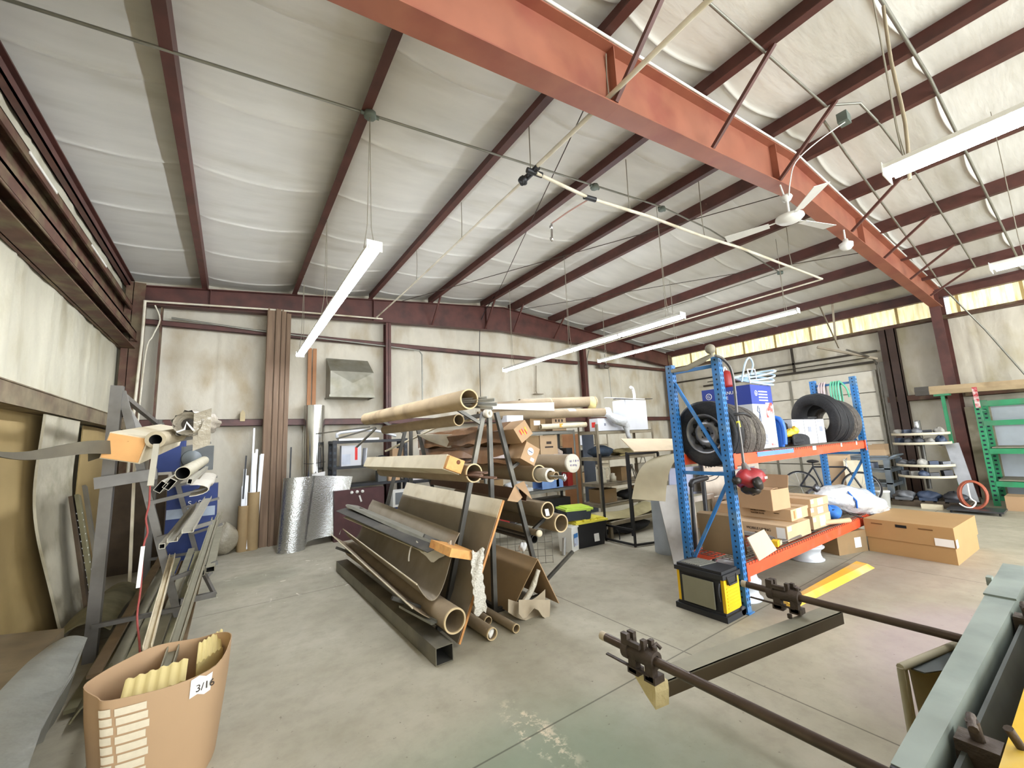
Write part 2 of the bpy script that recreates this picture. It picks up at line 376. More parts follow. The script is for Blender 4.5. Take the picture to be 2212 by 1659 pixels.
# left wall: girts and eave members
m = MB(); m.box((XL+.02, YF, 2.16), (XL+.22, YB-.2, 2.17)); m.box((XL+.2, YF, 2.16), (XL+.21, YB-.2, 2.34)); m.box((XL+.02, YF, 2.33), (XL+.22, YB-.2, 2.34)); struct(m, 'trim_5', mat('dusty_girt', '#7c7057', .75, var=.2, second='#5a4433', sfac=.4), 'dusty girt on the left wall')
zt = roof(XL)
m = MB(); m.box((XL+.02, YF, zt-.24), (XL+.03, YB-.2, zt-.06)); m.box((XL+.02, YF, zt-.24), (XL+.1, YB-.2, zt-.225)); m.box((XL+.085, YF, zt-.24), (XL+.1, YB-.2, zt-.15)); m.box((XL+.02, YF, zt-.1), (XL+.12, YB-.2, zt-.085)); struct(m, 'trim_6', RED, 'red eave strut on the left wall')
m = MB(); m.box((XL+.02, YF, 4.28), (XL+.15, YB-.2, 4.29)); m.box((XL+.13, YF, 4.2), (XL+.15, YB-.2, 4.29)); m.box((XL+.03, YF, 3.94), (XL+.04, YB-.2, 4.29)); m.box((XL+.02, YF, 3.94), (XL+.15, YB-.2, 3.95)); m.box((XL+.135, YF, 3.94), (XL+.15, YB-.2, 3.99)); struct(m, 'trim_7', REDD, 'dusty red channel high on the left wall')
m = MB(); m.box((XL+.02, YF, 3.80), (XL+.23, YB-.2, 3.82)); m.box((XL+.21, YF, 3.7), (XL+.23, YB-.2, 3.82)); m.box((XL+.05, YF, 3.53), (XL+.06, YB-.2, 3.8)); m.box((XL+.02, YF, 3.53), (XL+.23, YB-.2, 3.545)); m.path([(XL+.24, YF, 3.66), (XL+.24, YB-.4, 3.66)], .012); struct(m, 'trim_8', REDD, 'door track channel high on the left wall')
m = MB(); m.box((XL+.152, 4.75, 4.25), (XL+.16, 5.4, 4.275)); m.box((XL+.152, 6.6, 4.25), (XL+.16, 7.3, 4.275)); struct(m, 'trim_9', mat('white_strip', '#e9e6dc', .5), 'short white strips on the left channel')
# back wall girts, columns
for n_, (x0, x1, z0, h, mm_) in enumerate(((XL+.3, 9.0, 4.03, .1, RED), (9.2, XR-.3, 4.08, .1, RED), (XL+.2, 3, 2.22, .13, RED), (3, XR-.2, 2.22, .13, RED))):
    m = MB(); m.box((x0, YB-.18, z0), (x1, YB-.17, z0+h)); m.box((x0, YB-.18, z0+h-.008), (x1, YB-.02, z0+h)); m.box((x0, YB-.18, z0), (x1, YB-.1, z0+.008)); struct(m, 'trim_%d' % (10+n_), mm_, 'red girt on the back wall')
def icol(x, y, z0, z1, w_, d, along='x', m=None):
    m = m or MB(); t = .01
    if along == 'x':   # flanges face +-y
        m.box((x-w_/2, y-d/2, z0), (x+w_/2, y-d/2+t, z1)); m.box((x-w_/2, y+d/2-t, z0), (x+w_/2, y+d/2, z1)); m.box((x-t/2, y-d/2, z0), (x+t/2, y+d/2, z1))
    return m
for k, x in enumerate((2.9, 9.2)):
    struct(icol(x, 9.28, 0, roof(x)-.75, .12, .2), 'steel_column', RED, 'dark red steel post on the back wall')
# back rafter
def rafter(name, ya, yb, pts_b, pts_t, fw, mm_, lab):
    """I-section following bottom and top poly-lines given as (x, z); y runs from ya at left to yb at right"""
    m = MB(); x0, x1 = pts_b[0][0], pts_b[-1][0]
    def ip(pts, x):
        for (a, za), (b, zb) in zip(pts, pts[1:]):
            if a <= x <= b: return za+(zb-za)*(x-a)/(b-a)
        return pts[-1][1] if x > pts[-1][0] else pts[0][1]
    xs = sorted(set([p[0] for p in pts_b]+[p[0] for p in pts_t if x0 <= p[0] <= x1]))
    Y = lambda x: ya+(yb-ya)*(x-x0)/(x1-x0)
    for a, b in zip(xs, xs[1:]):
        for zf, s in ((pts_b, 1), (pts_t, -1)):
            A, B = Vector((a, Y(a), ip(zf, a))), Vector((b, Y(b), ip(zf, b)))
            m.prof(A, B, [(-fw/2, 0), (fw/2, 0), (fw/2, s*.012), (-fw/2, s*.012)])
        vs = [(a, Y(a)-.004, ip(pts_b, a)), (b, Y(b)-.004, ip(pts_b, b)), (b, Y(b)-.004, ip(pts_t, b)), (a, Y(a)-.004, ip(pts_t, a))]
        m.add(vs+[(p[0], p[1]+.008, p[2]) for p in vs], [(0, 1, 2, 3), (7, 6, 5, 4)])
    for x in [x0+1.05+3.0*i for i in range(int((x1-x0)/3.0))]:
        y = Y(x); m.box((x-.004, y-fw/2+.01, ip(pts_b, x)), (x+.004, y+fw/2-.01, ip(pts_t, x)))
    return struct(m, name, mm_, lab), Y, ip
BB = [(-1.5, 4.33), (6.15, 4.74), (9, 4.66), (13.75, 4.2)]; BT = [(-1.5, 4.67), (6.15, 5.42), (13.75, 4.67)]
rafter('roof_rafter', 9.22, 9.18, BB, BT, .18, RED, 'dark red rafter against the back wall')
FB = [(-1.5, 3.98), (6.1, 4.815), (13.45, 4.33)]; FT = [(-1.5, 4.61), (6.1, 5.36), (13.45, 4.78)]
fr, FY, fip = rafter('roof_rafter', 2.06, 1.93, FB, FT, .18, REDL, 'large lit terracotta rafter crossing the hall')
m = MB(); m.path([(x, FY(x)-.1, fip(FT, x)+.012) for x in (-1.4, 2, 4, 6.1, 9, 12, 13.3)], .013); struct(m, 'trim_14', mat('white_edge', '#dcdcd4', .5), 'white insulation edge along the top of the rafter')
# frame columns
m = MB()
for y0, y1, x_t, x_b in ((1.86, 2.04, 13.28, 13.52),):
    m.add([(x_t, y0, 4.7), (x_t, y1, 4.7), (x_b, y1, 0), (x_b, y0, 0), (x_t+.012, y0, 4.7), (x_t+.012, y1, 4.7), (x_b+.012, y1, 0), (x_b+.012, y0, 0)], [(0, 1, 2, 3), (5, 4, 7, 6), (0, 3, 7, 4), (1, 5, 6, 2)])
    m.add([(x_t, 1.945, 4.75), (13.88, 1.945, 4.75), (13.88, 1.945, 0), (x_b, 1.945, 0)], [(0, 1, 2, 3)]); m.box((13.85, y0, 0), (13.87, y1, 4.75))
struct(m, 'steel_column', RED, 'tapered red steel column on the right wall')
m = MB(); m.box((XL+.05, 9.1, 0), (XL+.3, 9.12, 4.7)); m.box((XL+.05, 9.3, 0), (XL+.3, 9.32, 4.7)); m.box((XL+.14, 9.1, 0), (XL+.15, 9.32, 4.7)); m.box((XL+.5, 9.25, 0), (XL+.52, 9.42, 4.5)); struct(m, 'steel_column', REDD, 'dusty red corner column')
m = MB(); m.box((XR-.35, 9.15, 0), (XR-.12, 9.17, 4.7)); m.box((XR-.35, 9.33, 0), (XR-.12, 9.35, 4.7)); m.box((XR-.25, 9.15, 0), (XR-.24, 9.35, 4.7)); struct(m, 'steel_column', REDD, 'red corner column at the back right')
# flange braces from purlins to the rafters
def brace(a, b, lab): m = MB(); m.bar(a, b, .035, .035); struct(m, 'flange_brace', RED, lab)
for x in PURL[1:]:
    yw = FY(x); zb = fip(FB, x)
    if x in (2.5, 3.97, 5.5, 7.9, 9.42, 10.95, 12.4): brace((x, yw-.09, zb+.02), (x, yw-.75, roof(x)-.22), 'angled brace between rafter and purlin')
for x in (3.97, 5.5, 6.42, 7.9): brace((x, 9.13, fip(BB, x)+.02), (x, 8.6, roof(x)-.22), 'angled brace at the back rafter')
# garage door
m = MB(); DZ = [.0, .66, 1.29, 1.92, 2.55, 3.12]
for a, b in zip(DZ, DZ[1:]): m.box((XR-.09, 3.3, a+.012), (XR-.05, 7.9, b-.012)); m.box((XR-.1, 3.3, b-.012), (XR-.055, 7.9, b+.0), 1)
DW = mat('door_white', '#dcd6c6', .5, var=.05, second='#c9c0ab', sfac=.4)
d1 = struct(m, 'door_1', [DW, mat('door_seam', '#6d665a', .6)], 'white sectional garage door')
m = MB()
for y in (3.33, 5.3, 5.92, 7.6): m.box((XR-.115, y-.03, 0), (XR-.1, y+.03, 3.12))
m.build('door_stile', mat('galv_dull', '#8b8678', .5, .4), d1)
m = MB(); m.box((XR-.14, 3.1, 0), (XR-.1, 3.2, 3.3)); m.path([(XR-.13, 3.24, 0), (XR-.13, 3.24, 3.0), (XR-.2, 3.24, 3.25), (XR-.5, 3.24, 3.4), (XR-2.2, 3.24, 3.45)], .022, sub=4); m.build('door_track', mat('track', '#6a655b', .5, .5), d1)
m = MB(); m.box((XR-.16, 3.3, 3.3), (XR-.1, 8.0, 3.36)); m.box((XR-.14, 3.2, 3.58), (XR-.1, 9.2, 3.63)); m.box((XR-.14, 5.1, 3.3), (XR-.1, 5.16, 4.1)); m.rod((XR-.2, 3.4, 3.45), (XR-.2, 7.8, 3.45), .014); struct(m, 'trim_15', mat('dark_rail', '#3f382e', .6, .3), 'dark rails above the garage door')
m = MB(); m.box((XR-.2, 2.78, 0), (XR-.02, 2.8, 4.1)); m.box((XR-.2, 2.78, 0), (XR-.19, 2.95, 4.1)); m.box((XR-.2, 2.98, 0), (XR-.02, 3.1, 4.1), 0); struct(m, 'trim_16', mat('dark_jamb', '#3d2a20', .6, var=.2), 'dark red door jamb')
# ------------------------------------------------------------------ ceiling fixtures, pipes and cables
WHT = mat('white_enamel', '#e4e4de', .4, var=.04)
TUBE = mat('lit_tube', '#ffffff', .4, var=0, emit='#eef4ff', estr=72)
PVC = mat('white_pvc', '#d6cfbb', .45, var=.08, second='#b7ab8f', sfac=.4)
GALV = mat('galvanised', '#8d8c82', .4, .6, var=.12)
CABLE = mat('grey_cable', '#8a8474', .6)
BLK = mat('black_plastic', '#1d1d1f', .5, var=.2)
def light_fixture(x, y0, nseg, z, label, hang, w_=.12, seg=1.2, tubes=2, grp=None):
    t = thing('ceiling_light', label, 'light', (x, y0, z), grp); L_ = nseg*seg
    m = MB(); hw = w_/2 if w_ > .15 else (.053 if tubes == 2 else .03); m.prof((x, y0, z+.03), (x, y0+L_, z+.03), [(-hw, 0), (hw, 0), (hw, .03), (hw*.7, .045), (-hw*.7, .045), (-hw, .03)])
    m.build('housing', WHT, t)
    for e in (y0-.006, y0+L_): m = MB(); m.box((x-w_/2-.01, e, z-.02), (x+w_/2+.01, e+.006, z+.078)); m.build('end_plate', WHT, t)
    for k in range(nseg):
        for s in ((-1, 1) if tubes == 2 else (0,)):
            a = y0+k*seg+.03; m = MB(); m.rod((x+s*.036, a, z+.004), (x+s*.036, a+seg-.06, z+.004), .017, 10); m.build('lamp_tube', TUBE, t)
        m = MB(); m.box((x-.05, y0+k*seg-.012, z-.004), (x+.05, y0+k*seg+.02, z+.03)); m.build('lamp_holder', WHT, t)
    for (yy, zt) in hang:
        m = MB()
        for s in (-1, 1): m.path([(x+s*.05, yy, z+.07), (x+s*.018, yy+.01, z+.3), (x, yy, zt)], .004, 5)
        m.build('hanging_wire', CABLE, t)
    return t
light_fixture(.97, 3.46, 4, 3.44, 'twin-tube strip light hanging nearest the left wall, seen end on', [(3.62, 4.88), (5.8, 4.9), (8.0, 4.9)], grp='strip lights')
light_fixture(5.42, 3.35, 4, 3.4, 'long strip light between the hall centre and the blue rack, lower of the two', [(3.6, 5.36), (5.8, 5.36), (7.8, 5.36)], tubes=2)
light_fixture(8.2, 2.86, 4, 3.74, 'long strip light higher and further right, above the blue rack', [(3.05, 5.2), (5.3, 5.2), (7.4, 5.2)], tubes=1, w_=.1)
light_fixture(3.74, -1.75, 2, 3.42, 'large strip light at the upper right near the camera', [(.55, 5.3), (-1.2, 5.2)], w_=.2)
light_fixture(7.25, -1.85, 2, 3.42, 'strip light at the right edge of the photo above the far door', [(.3, 5.3), (-1.3, 5.2)], w_=.2)
# white air line
def pipe(name, pts, r, m_, label, cat='pipe', sub=0, grp=None): return single(MB().path(pts, r, 8, sub=sub), name, m_, label, cat, grp)
pipe('air_pipe', [(2.55, 8.95, 4.58), (2.53, 7, 4.53), (2.52, 4.8, 4.52), (2.5, 3.2, 4.5)], .014, PVC, 'thin cream air pipe hanging under the third purlin toward the back wall')
pipe('air_pipe', [(2.5, 3.06, 4.52), (2.48, 2.4, 4.5), (2.46, 1.2, 4.5), (2.45, -.6, 4.5)], .021, PVC, 'cream air pipe passing under the big rafter to the top of the photo')
pipe('air_pipe', [(2.52, 3.03, 4.47), (3.34, 3.08, 4.48), (4.35, 3.0, 4.5), (5.4, 2.93, 4.48), (6.3, 2.84, 4.48), (9.05, 2.7, 4.46)], .019, PVC, 'long cream air pipe crossing the hall from the black tee')
pipe('air_pipe', [(9.06, 2.72, 4.46), (9.12, 5.5, 4.48), (9.2, 8.9, 4.5)], .016, PVC, 'cream air pipe running to the back wall at the right')
pipe('air_pipe', [(-1.33, 9.02, 4.36), (.5, 9.0, 4.48), (2.7, 8.98, 4.58)], .018, PVC, 'cream pipe strung along the back rafter at upper left')
m = MB(); m.rod((2.5, 2.98, 4.5), (2.5, 3.22, 4.5), .032); m.rod((2.42, 3.06, 4.49), (2.6, 3.04, 4.48), .03); m.blob((2.47, 3.2, 4.47), (.05, .05, .05), 2); single(m, 'pipe_tee', BLK, 'black tee where the cream air pipes meet', 'pipe fitting')
t = thing('air_drop', 'short reddish hose drop with a chrome coupler under the cream pipe', 'hose', (3.35, 3.08, 4.48))
m = MB(); m.rod((3.27, 3.09, 4.48), (3.43, 3.07, 4.48), .03); m.build('pipe_clamp', BLK, t)
m = MB(); m.path([(3.34, 3.1, 4.47), (3.2, 3.3, 4.38), (3.1, 3.5, 4.3)], .009); m.build('hose', mat('pink_hose', '#9c7a70', .5), t)
m = MB(); m.path([(3.1, 3.5, 4.3), (3.09, 3.5, 4.12)], .012); m.blob((3.09, 3.5, 4.25), (.02, .02, .03), 1); m.blob((3.09, 3.5, 4.1), (.022, .022, .03), 1); m.build('coupler', mat('chrome', '#c9c9c9', .2, 1), t)
for i, (x, y, z0, z1) in enumerate(((2.5, 3.1, 4.52, 5.08), (2.53, 4.75, 4.53, 5.08), (2.52, 6.43, 4.55, 5.08), (2.5, 2.0, 4.52, 4.95), (4.0, 3.03, 4.5, 5.2), (5.5, 2.93, 4.5, 5.38), (7.9, 2.75, 4.48, 5.25))):
    m = MB(); m.path([(x+.01, y, z1), (x+.02, y+.02, z0+.25), (x, y, z0)], .006, 5); single(m, 'hanger_wire', CABLE, ['wire holding the cream pipe beside the black tee', 'bent wire holding the thin pipe halfway to the back wall', 'wire holding the thin pipe nearest the back wall', 'wire holding the cream pipe at the big rafter', 'wire holding the cross pipe past the red hose drop', 'wire holding the cross pipe above the first long light', 'wire holding the cross pipe near its right end'][i], 'wire')
# conduit across the bay with junction boxes
cpts = [(x, 3.64, roof(x)-.225) for x in (-1.5, -.5, 1, 2.5, 4, 5.6)]+[(x, 3.62, roof(x)-.225) for x in (7, 8, 9.65)]
pipe('conduit', cpts, .013, GALV, 'grey conduit crossing under all purlins in front of the big rafter', 'conduit')
pipe('conduit', [(9.65, 3.62, roof(9.65)-.23), (9.6, 5, 5.07), (9.5, 7.2, 5.08), (9.4, 8.9, 5.06)], .01, GALV, 'thin conduit following a purlin toward the back right', 'conduit')
for x, y, lb in ((.97, 3.62, 'round grey junction box above the nearest left strip light'), (4.07, 3.64, 'round grey junction box near the centre of the long conduit'), (5.65, 3.66, 'round grey junction box at the ridge on the long conduit'), (9.66, 3.6, 'round grey junction box at the right end of the long conduit')):
    m = MB(); z = roof(x)-.25; m.lathe([(0, .03), (.055, .03), (.06, .02), (.06, -.02), (.05, -.028), (0, -.028)], (x, y, z), n=8)
    for s in (-1, 1): m.rod((x+s*.05, y, z), (x+s*.085, y, z), .018)
    single(m, 'junction_box', mat('box_grey', '#6f7a72', .5, .3), lb, 'junction box')
# conduits of the near bay
pipe('conduit', [(x, 1.35, roof(x)-.225) for x in (2.5, 4, 5.5)]+[(5.66, 1.3, 5.42), (5.9, 1.14, 5.43), (6.5, 1.11, 5.4), (7.5, 1.09, 5.3), (10.4, 1.11, 5.0), (12.4, 1.14, 4.8)], .014, GALV, 'grey conduit with a kink beside the grey box near the fan', 'conduit')
pipe('conduit', [(x, .6, roof(x)-.225) for x in (2, 4.7, 6.15, 7.5, 9, 10.4, 13)], .016, GALV, 'straight grey conduit nearest the upper right corner', 'conduit')
pipe('air_hose', [(5.82, 1.47, 5.4), (6.7, 1.52, 5.34), (8.36, 1.58, 5.2), (10.2, 1.64, 5.02), (12.0, 1.7, 4.85), (13.2, 1.75, 4.73), (13.6, 1.3, 3.66), (13.6, .9, 2.6), (13.6, .4, 1.5)], .016, GALV, 'long grey line running under the roof and diagonally down the right wall', 'hose')
m = MB(); m.box((5.85, 1.26, 5.3), (5.99, 1.36, 5.42)); single(m, 'junction_box', mat('box_grey', '#6f7a72'), 'rectangular grey junction box above the ceiling fan', 'junction box')
pipe('cable', [(5.9, 1.3, 5.3), (5.75, 1.55, 5.15), (5.6, 1.75, 4.95), (5.5, 1.8, 4.7), (5.56, 1.86, 4.55)], .007, WHT, 'white cable looping from the junction box down to the fan', 'cable', sub=4)
for a, b, lb in (((2.7, 2.15, 5.12), (5.7, 9.1, 5.38), 'thin steel bracing rod slanting from the big rafter to the ridge at the back'), ((7.0, 2.1, 5.28), (3.2, 9.1, 5.12), 'thin steel bracing rod crossing the other toward the left'), ((9.8, 2.15, 4.95), (6.4, 9.1, 5.35), 'thin steel bracing rod behind the ceiling fan')):
    single(MB().rod(a, b, .007, 6), 'bracing_rod', mat('dark_rod', '#4a4038', .5, .5), lb, 'bracing rod')
pipe('hanging_rope', [(4.4, .6, 5.2), (4.28, .6, 4.6), (4.2, .58, 4.0), (4.1, .6, 3.5)], .012, mat('rope', '#9c9078', .8), 'tan rope hanging down beside the near strip light', 'rope', sub=3)
# ceiling fan at rest
fx, fy, fz = 5.6, 1.9, 4.28
t = thing('ceiling_fan', 'white three-blade ceiling fan hanging by the big rafter', 'fan', (fx, fy, fz))
m = MB(); m.lathe([(0, .31), (.055, .305), (.065, .28), (.04, .235), (.018, .225), (0, .225)], (fx, fy, fz), n=20); m.rod((fx, fy, fz+.05), (fx, fy, fz+.26), .014); m.build('downrod', WHT, t)
m = MB(); m.rod((fx, fy+.02, fz+.29), (fx, fy+.05, fip(FB, fx)), .01); m.build('mounting_hook', WHT, t)
m = MB(); m.lathe([(0, .075), (.03, .075), (.04, .04), (.15, .025), (.155, 0), (.12, -.035), (0, -.045)], (fx, fy, fz), n=28); m.build('motor', WHT, t)
for a in (105, 225, 345):
    a = radians(a); d = Vector((cos(a), sin(a), 0)); q = Vector((-d.y, d.x, .18))
    m = MB(); m.grid(lambda u, v: Vector((fx, fy, fz))+d*(.22+.5*u)+q*((v-.5)*(.1+.06*u))+Vector((0, 0, -.01)), 6, 2, .006); m.build('blade', WHT, t)
    m = MB(); m.bar((fx+d.x*.1, fy+d.y*.1, fz), (fx+d.x*.26, fy+d.y*.26, fz-.008), .03, .006); m.build('blade_arm', WHT, t)
p_ = W(1828, 530, 1, 1.93); m = MB(); m.lathe([(0, .1), (.03, .1), (.04, .06), (.09, .03), (.085, -.03), (.05, -.07), (0, -.08)], p_, n=20); m.rod(p_+Vector((0, 0, .08)), (p_.x, p_.y, fip(FB, p_.x)+.01), .012)
single(m, 'ceiling_lamp', WHT, 'small white round lamp hanging below the big rafter right of the fan', 'lamp')
# wall conduits and fittings at the back
YW = 9.3
pipe('conduit', [(-1.0, 9.28, 4.18), (.3, 9.28, 4.1), (3.2, 9.28, 4.02), (3.68, 9.28, 4.0), (3.75, 9.28, 3.9), (3.75, 9.28, 2.4)], .018, GALV, 'grey conduit along the upper back girt, bending down right of the middle post', 'conduit')
pipe('cable', [W(1068, 640, 1, 8.6), W(1040, 690, 1, 9.2), W(1036, 760, 1, 9.25), W(1038, 860, 1, 9.25), W(1040, 960, 1, 9.25)], .009, BLK, 'dark cable hanging down the back wall left of the long light', 'cable', sub=3)
pipe('conduit', [W(1272, 757, 1, 9.25), W(1268, 775, 1, 9.25), W(1272, 850, 1, 9.25), W(1276, 960, 1, 9.25)], .016, GALV, 'grey conduit down the back wall right of the second post', 'conduit')
pipe('conduit', [W(1305, 765, 1, 9.25), W(1309, 785, 1, 9.25), W(1315, 800, 1, 9.25), W(1321, 860, 1, 9.25)], .012, GALV, 'thin conduit below the small dark box on the back wall', 'conduit')
p_ = W(1304, 792, 1, 9.27); m = MB(); m.box(p_-Vector((.22, .04, .06)), p_+Vector((.2, .04, .06))); m.blob(p_+Vector((.1, -.05, 0)), (.12, .06, .07), 3); single(m, 'junction_box', mat('dark_box', '#51463e', .6), 'dark electrical box on the upper girt of the back wall', 'junction box')
p_ = W(1165, 850, 1, 9.3); m = MB(); m.path([W(1158, 790, 1, 9.42), W(1158, 845, 1, 9.42), W(1160, 850, 1, 9.42)], .012); m.box(p_-Vector((.14, 0, .02)), p_+Vector((.16, .12, .0))); single(m, 'wall_shelf', mat('dusty_metal', '#867a66', .6, .3), 'tiny dusty ledge on the back wall behind the cardboard tubes', 'shelf')
# vent hood
hx0, hx1, hz0, hz1 = 1.62, 2.5, 2.78, 3.72
t = thing('vent_hood', 'dusty galvanised vent hood on the back wall', 'vent', (2.06, 9.3, 2.78)); HG = mat('hood_galv', '#8d8a7c', .5, .35, var=.12, second='#7a745f', sfac=.5)
m = MB(); A_ = [(hx0, 9.45, 3.68), (hx1, 9.45, 3.68), (hx1, 8.95, 3.32), (hx0, 8.95, 3.32), (hx0, 9.45, 2.78), (hx1, 9.45, 2.78), (hx1, 8.95, 2.82), (hx0, 8.95, 2.82)]
c_ = len(A_); A_.append(((hx0+hx1)/2, 8.91, 3.07)); m.add(A_, [(0, 3, 2, 1), (3, 7, 8), (7, 6, 8), (6, 2, 8), (2, 3, 8), (0, 4, 7, 3), (1, 2, 6, 5), (4, 5, 6, 7)]); m.build('hood', HG, t)
m = MB(); m.box((hx0-.02, 8.92, 2.77), (hx1+.02, 8.95, 2.82)); m.box((hx0-.02, 8.93, 2.77), (hx0, 9.46, 2.8)); m.box((hx1, 8.93, 2.77), (hx1+.02, 9.46, 2.8)); m.build('flange', HG, t)
pipe('conduit', [(-1.33, 8.98, 4.36), (-1.33, 9.0, 3.6), (-1.36, 9.0, 2.2), (-1.38, 9.0, .6)], .022, PVC, 'cream vertical pipe in the left back corner', 'pipe')
pipe('cable', [(-1.2, 9.0, 4.3), (-1.12, 9.0, 4.05), (-1.2, 9.0, 3.75), (-1.27, 8.98, 3.4), (-1.3, 8.98, 1.6)], .012, PVC, 'pale cable bulging beside the vertical pipe in the left back corner', 'cable', sub=4)
# ------------------------------------------------------------------ blue and orange pallet rack
BLU = mat('rack_blue', '#2f74b5', .45, var=.12, second='#5f7f96', sfac=.3, sscale=5)
ORG = mat('rack_orange', '#e2512c', .45, var=.1, second='#c8604a', sfac=.3, sscale=4)
SLOT = mat('slot_dark', '#12202c', .8, var=0)
WIRE = mat('wire_deck', '#6f6a60', .5, .5)
CARD = mat('cardboard', '#b1916e', .8, var=.06, scale=3)
CARD2 = mat('cardboard_pale', '#bfa381', .8, var=.06, scale=3)
CARDK = mat('cardboard_dark', '#8f7450', .85, var=.1, scale=3, second='#7b6a4f', sfac=.4)
PAPER = mat('white_label', '#e9e8e4', .7, var=.03)
INK = mat('black_print', '#3a2e25', .8, var=0)
TAPE = mat('packing_tape', '#a5804d', .35, var=.05)
rk = thing('pallet_rack', 'tall blue pallet rack with orange beams holding tyres and boxes', 'rack', (6.07, 2.48, 0))
RX0, RX1, RF, RR_, RH = 4.09, 8.03, 2.21, 2.75, 2.47
for x in (RX0, RX1):
    for y in (RF, RR_):
        m = MB(); m.box((x-.035, y-.04, 0), (x+.035, y+.04, RH)); m.box((x-.055, y-.06, 0), (x+.055, y+.06, .008))
        k = 0; z = .06
        while z < RH-.04:
            for s in (-.018, .018): m.box((x+s-.006, y-.0415, z), (x+s+.006, y+.0415, z+.028), 1)
            for s in ((-.0,) if True else ()): m.box((x-.0365, y+s-.007, z+.02), (x+.0365, y+s+.007, z+.038), 1)
            z += .051
        m.build('post', [BLU, SLOT], rk)
    for z in ((2.38, 1.28, .2)): m = MB(); m.bar((x, RF+.04, z), (x, RR_-.04, z), .025, .035); m.build('crossbar', BLU, rk)
    for a, b in (((RR_-.04, 2.26), (RF+.04, 1.4)), ((RF+.04, 1.18), (RR_-.04, .36))): m = MB(); m.bar((x, a[0], a[1]), (x, b[0], b[1]), .025, .03); m.build('diagonal_brace', BLU, rk)
for zt, h in ((1.47, .115), (.43, .13)):
    for y, s in ((RF, -1), (RR_, 1)):
        m = MB(); ya, yb = (y-.05*s*-1 if 0 else y-.028, y+.028)
        m.box((RX0+.036, ya, zt-h), (RX1-.036, yb, zt)); m.box((RX0+.03, y+s*.041, zt-h-.03), (RX0+.075, y+s*.046, zt+.01)); m.box((RX1-.075, y+s*.041, zt-h-.03), (RX1-.03, y+s*.046, zt+.01))
        m.box((RX0+.036, y+s*.028, zt-h+.02), (RX1-.036, y+s*.034, zt-.02))
        m.build('beam', ORG, rk)
for zt, xa in ((1.47, 4.98), (.43, 4.14)):
    m = MB(); x = xa
    while x < RX1-.05: m.bar((x, RF-.03, zt+.004), (x, RR_+.03, zt+.004), .005, .005); x += .06
    for y in [RF-.02+.075*i for i in range(8)]: m.bar((xa, y, zt+.009), (RX1-.05, y, zt+.009), .006, .006)
    x = xa
    while x < RX1-.05: m.bar((x, RF-.031, zt+.004), (x, RF-.031, zt-.02), .005, .005, up=(1, 0, 0)); x += .06
    m.build('wire_deck', WIRE, rk)
m = MB(); m.box((4.62, RF-.0375, 1.42), (5.5, RF-.034, 1.468)); m.build('blue_tape', mat('blue_tape', '#5f86c4', .6), rk)
m = MB()
for x in (6.05, 7.0, 7.6): m.box((x, RF-.0375, 1.42), (x+.04+.06*(x < 6.5), RF-.034, 1.47))
m.build('tape_scrap', PAPER, rk)
# ---- tyres
RUB = mat('tyre_rubber', '#1b1b1e', .75, var=.2, second='#2d2a27', sfac=.4, bump=.3, bscale=40)
TRD = mat('tyre_tread', '#56504a', .85, var=.25, scale=20, second='#7b7365', sfac=.4, bump=.8, bscale=60)
STL = mat('wheel_steel', '#8a8a8c', .35, .7, var=.12)
DRK = mat('dark_hole', '#0c0c0d', .9, var=0)
def tyre(name, c, axis, label, grp, R=.345, wd=.2, rim=True, dusty=False):
    t = thing(name, label, 'tyre', c, grp); c = Vector(c); h = wd/2; ri = R*.6
    pr = [(ri, -h*.75), (ri+.02, -h*.9), (R*.8, -h), (R*.93, -h*.92), (R*.985, -h*.75), (R, -h*.55)]
    body = pr+[(a, -b) for a, b in pr[::-1]]+[(ri-.01, h*.6), (ri-.01, -h*.6)]
    m = MB(); m.lathe(body, c, axis, 44, closed=True); m.build('rubber', TRD if dusty else RUB, t)
    m = MB()
    for q in (-.6, -.3, 0, .3, .6): m.lathe([(R-.003, h*q*.75-.014), (R+.005, h*q*.75-.014), (R+.005, h*q*.75+.014), (R-.003, h*q*.75+.014)], c, axis, 44)
    m.build('tread', TRD if dusty else RUB, t)
    if rim:
        m = MB(); m.lathe([(ri+.005, -h*.85), (ri-.012, -h*.88), (ri-.02, -h*.6), (ri-.04, -h*.3), (ri-.045, 0), (ri-.04, h*.5), (ri-.012, h*.88), (ri+.005, h*.85)], c, axis, 36)
        m.lathe([(ri-.045, -.0), (ri-.06, -.02), (ri*.6, -.045), (ri*.42, -.05), (ri*.36, -.035), (ri*.2, -.035), (ri*.2, 0), (ri*.6, .0), (ri-.045, .02)], c, axis, 36); m.build('rim', STL, t)
        m = MB(); d = Vector(axis).normalized(); up = Vector((0, 0, 1)); x = d.cross(up).normalized(); y = x.cross(d)
        for k in range(10): q = c+(x*cos(2*pi*k/10)+y*sin(2*pi*k/10))*ri*.72-d*.034; m.lathe([(0, -.012), (.02, -.012), (.02, 0), (0, 0)], q, axis, 10)
        for k in range(5): q = c+(x*cos(2*pi*k/5)+y*sin(2*pi*k/5))*ri*.3-d*.036; m.lathe([(0, -.006), (.008, -.006), (.008, 0)], q, axis, 8)
        m.lathe([(0, -.0365), (ri*.19, -.0365), (ri*.19, -.03)], c, axis, 20); m.build('rim_holes', DRK, t)
    return t
zc = 1.69
tyre('tyre', (4.26, 2.48, zc), (1, 0, .05), 'tyre on a steel rim at the left end of the rack, dark sidewall facing out', 'tyres on the rack')
tyre('tyre', (4.5, 2.48, zc-.02), (1, 0, 0), 'dusty brown tyre standing second from the left end of the rack', 'tyres on the rack', dusty=True, rim=False)
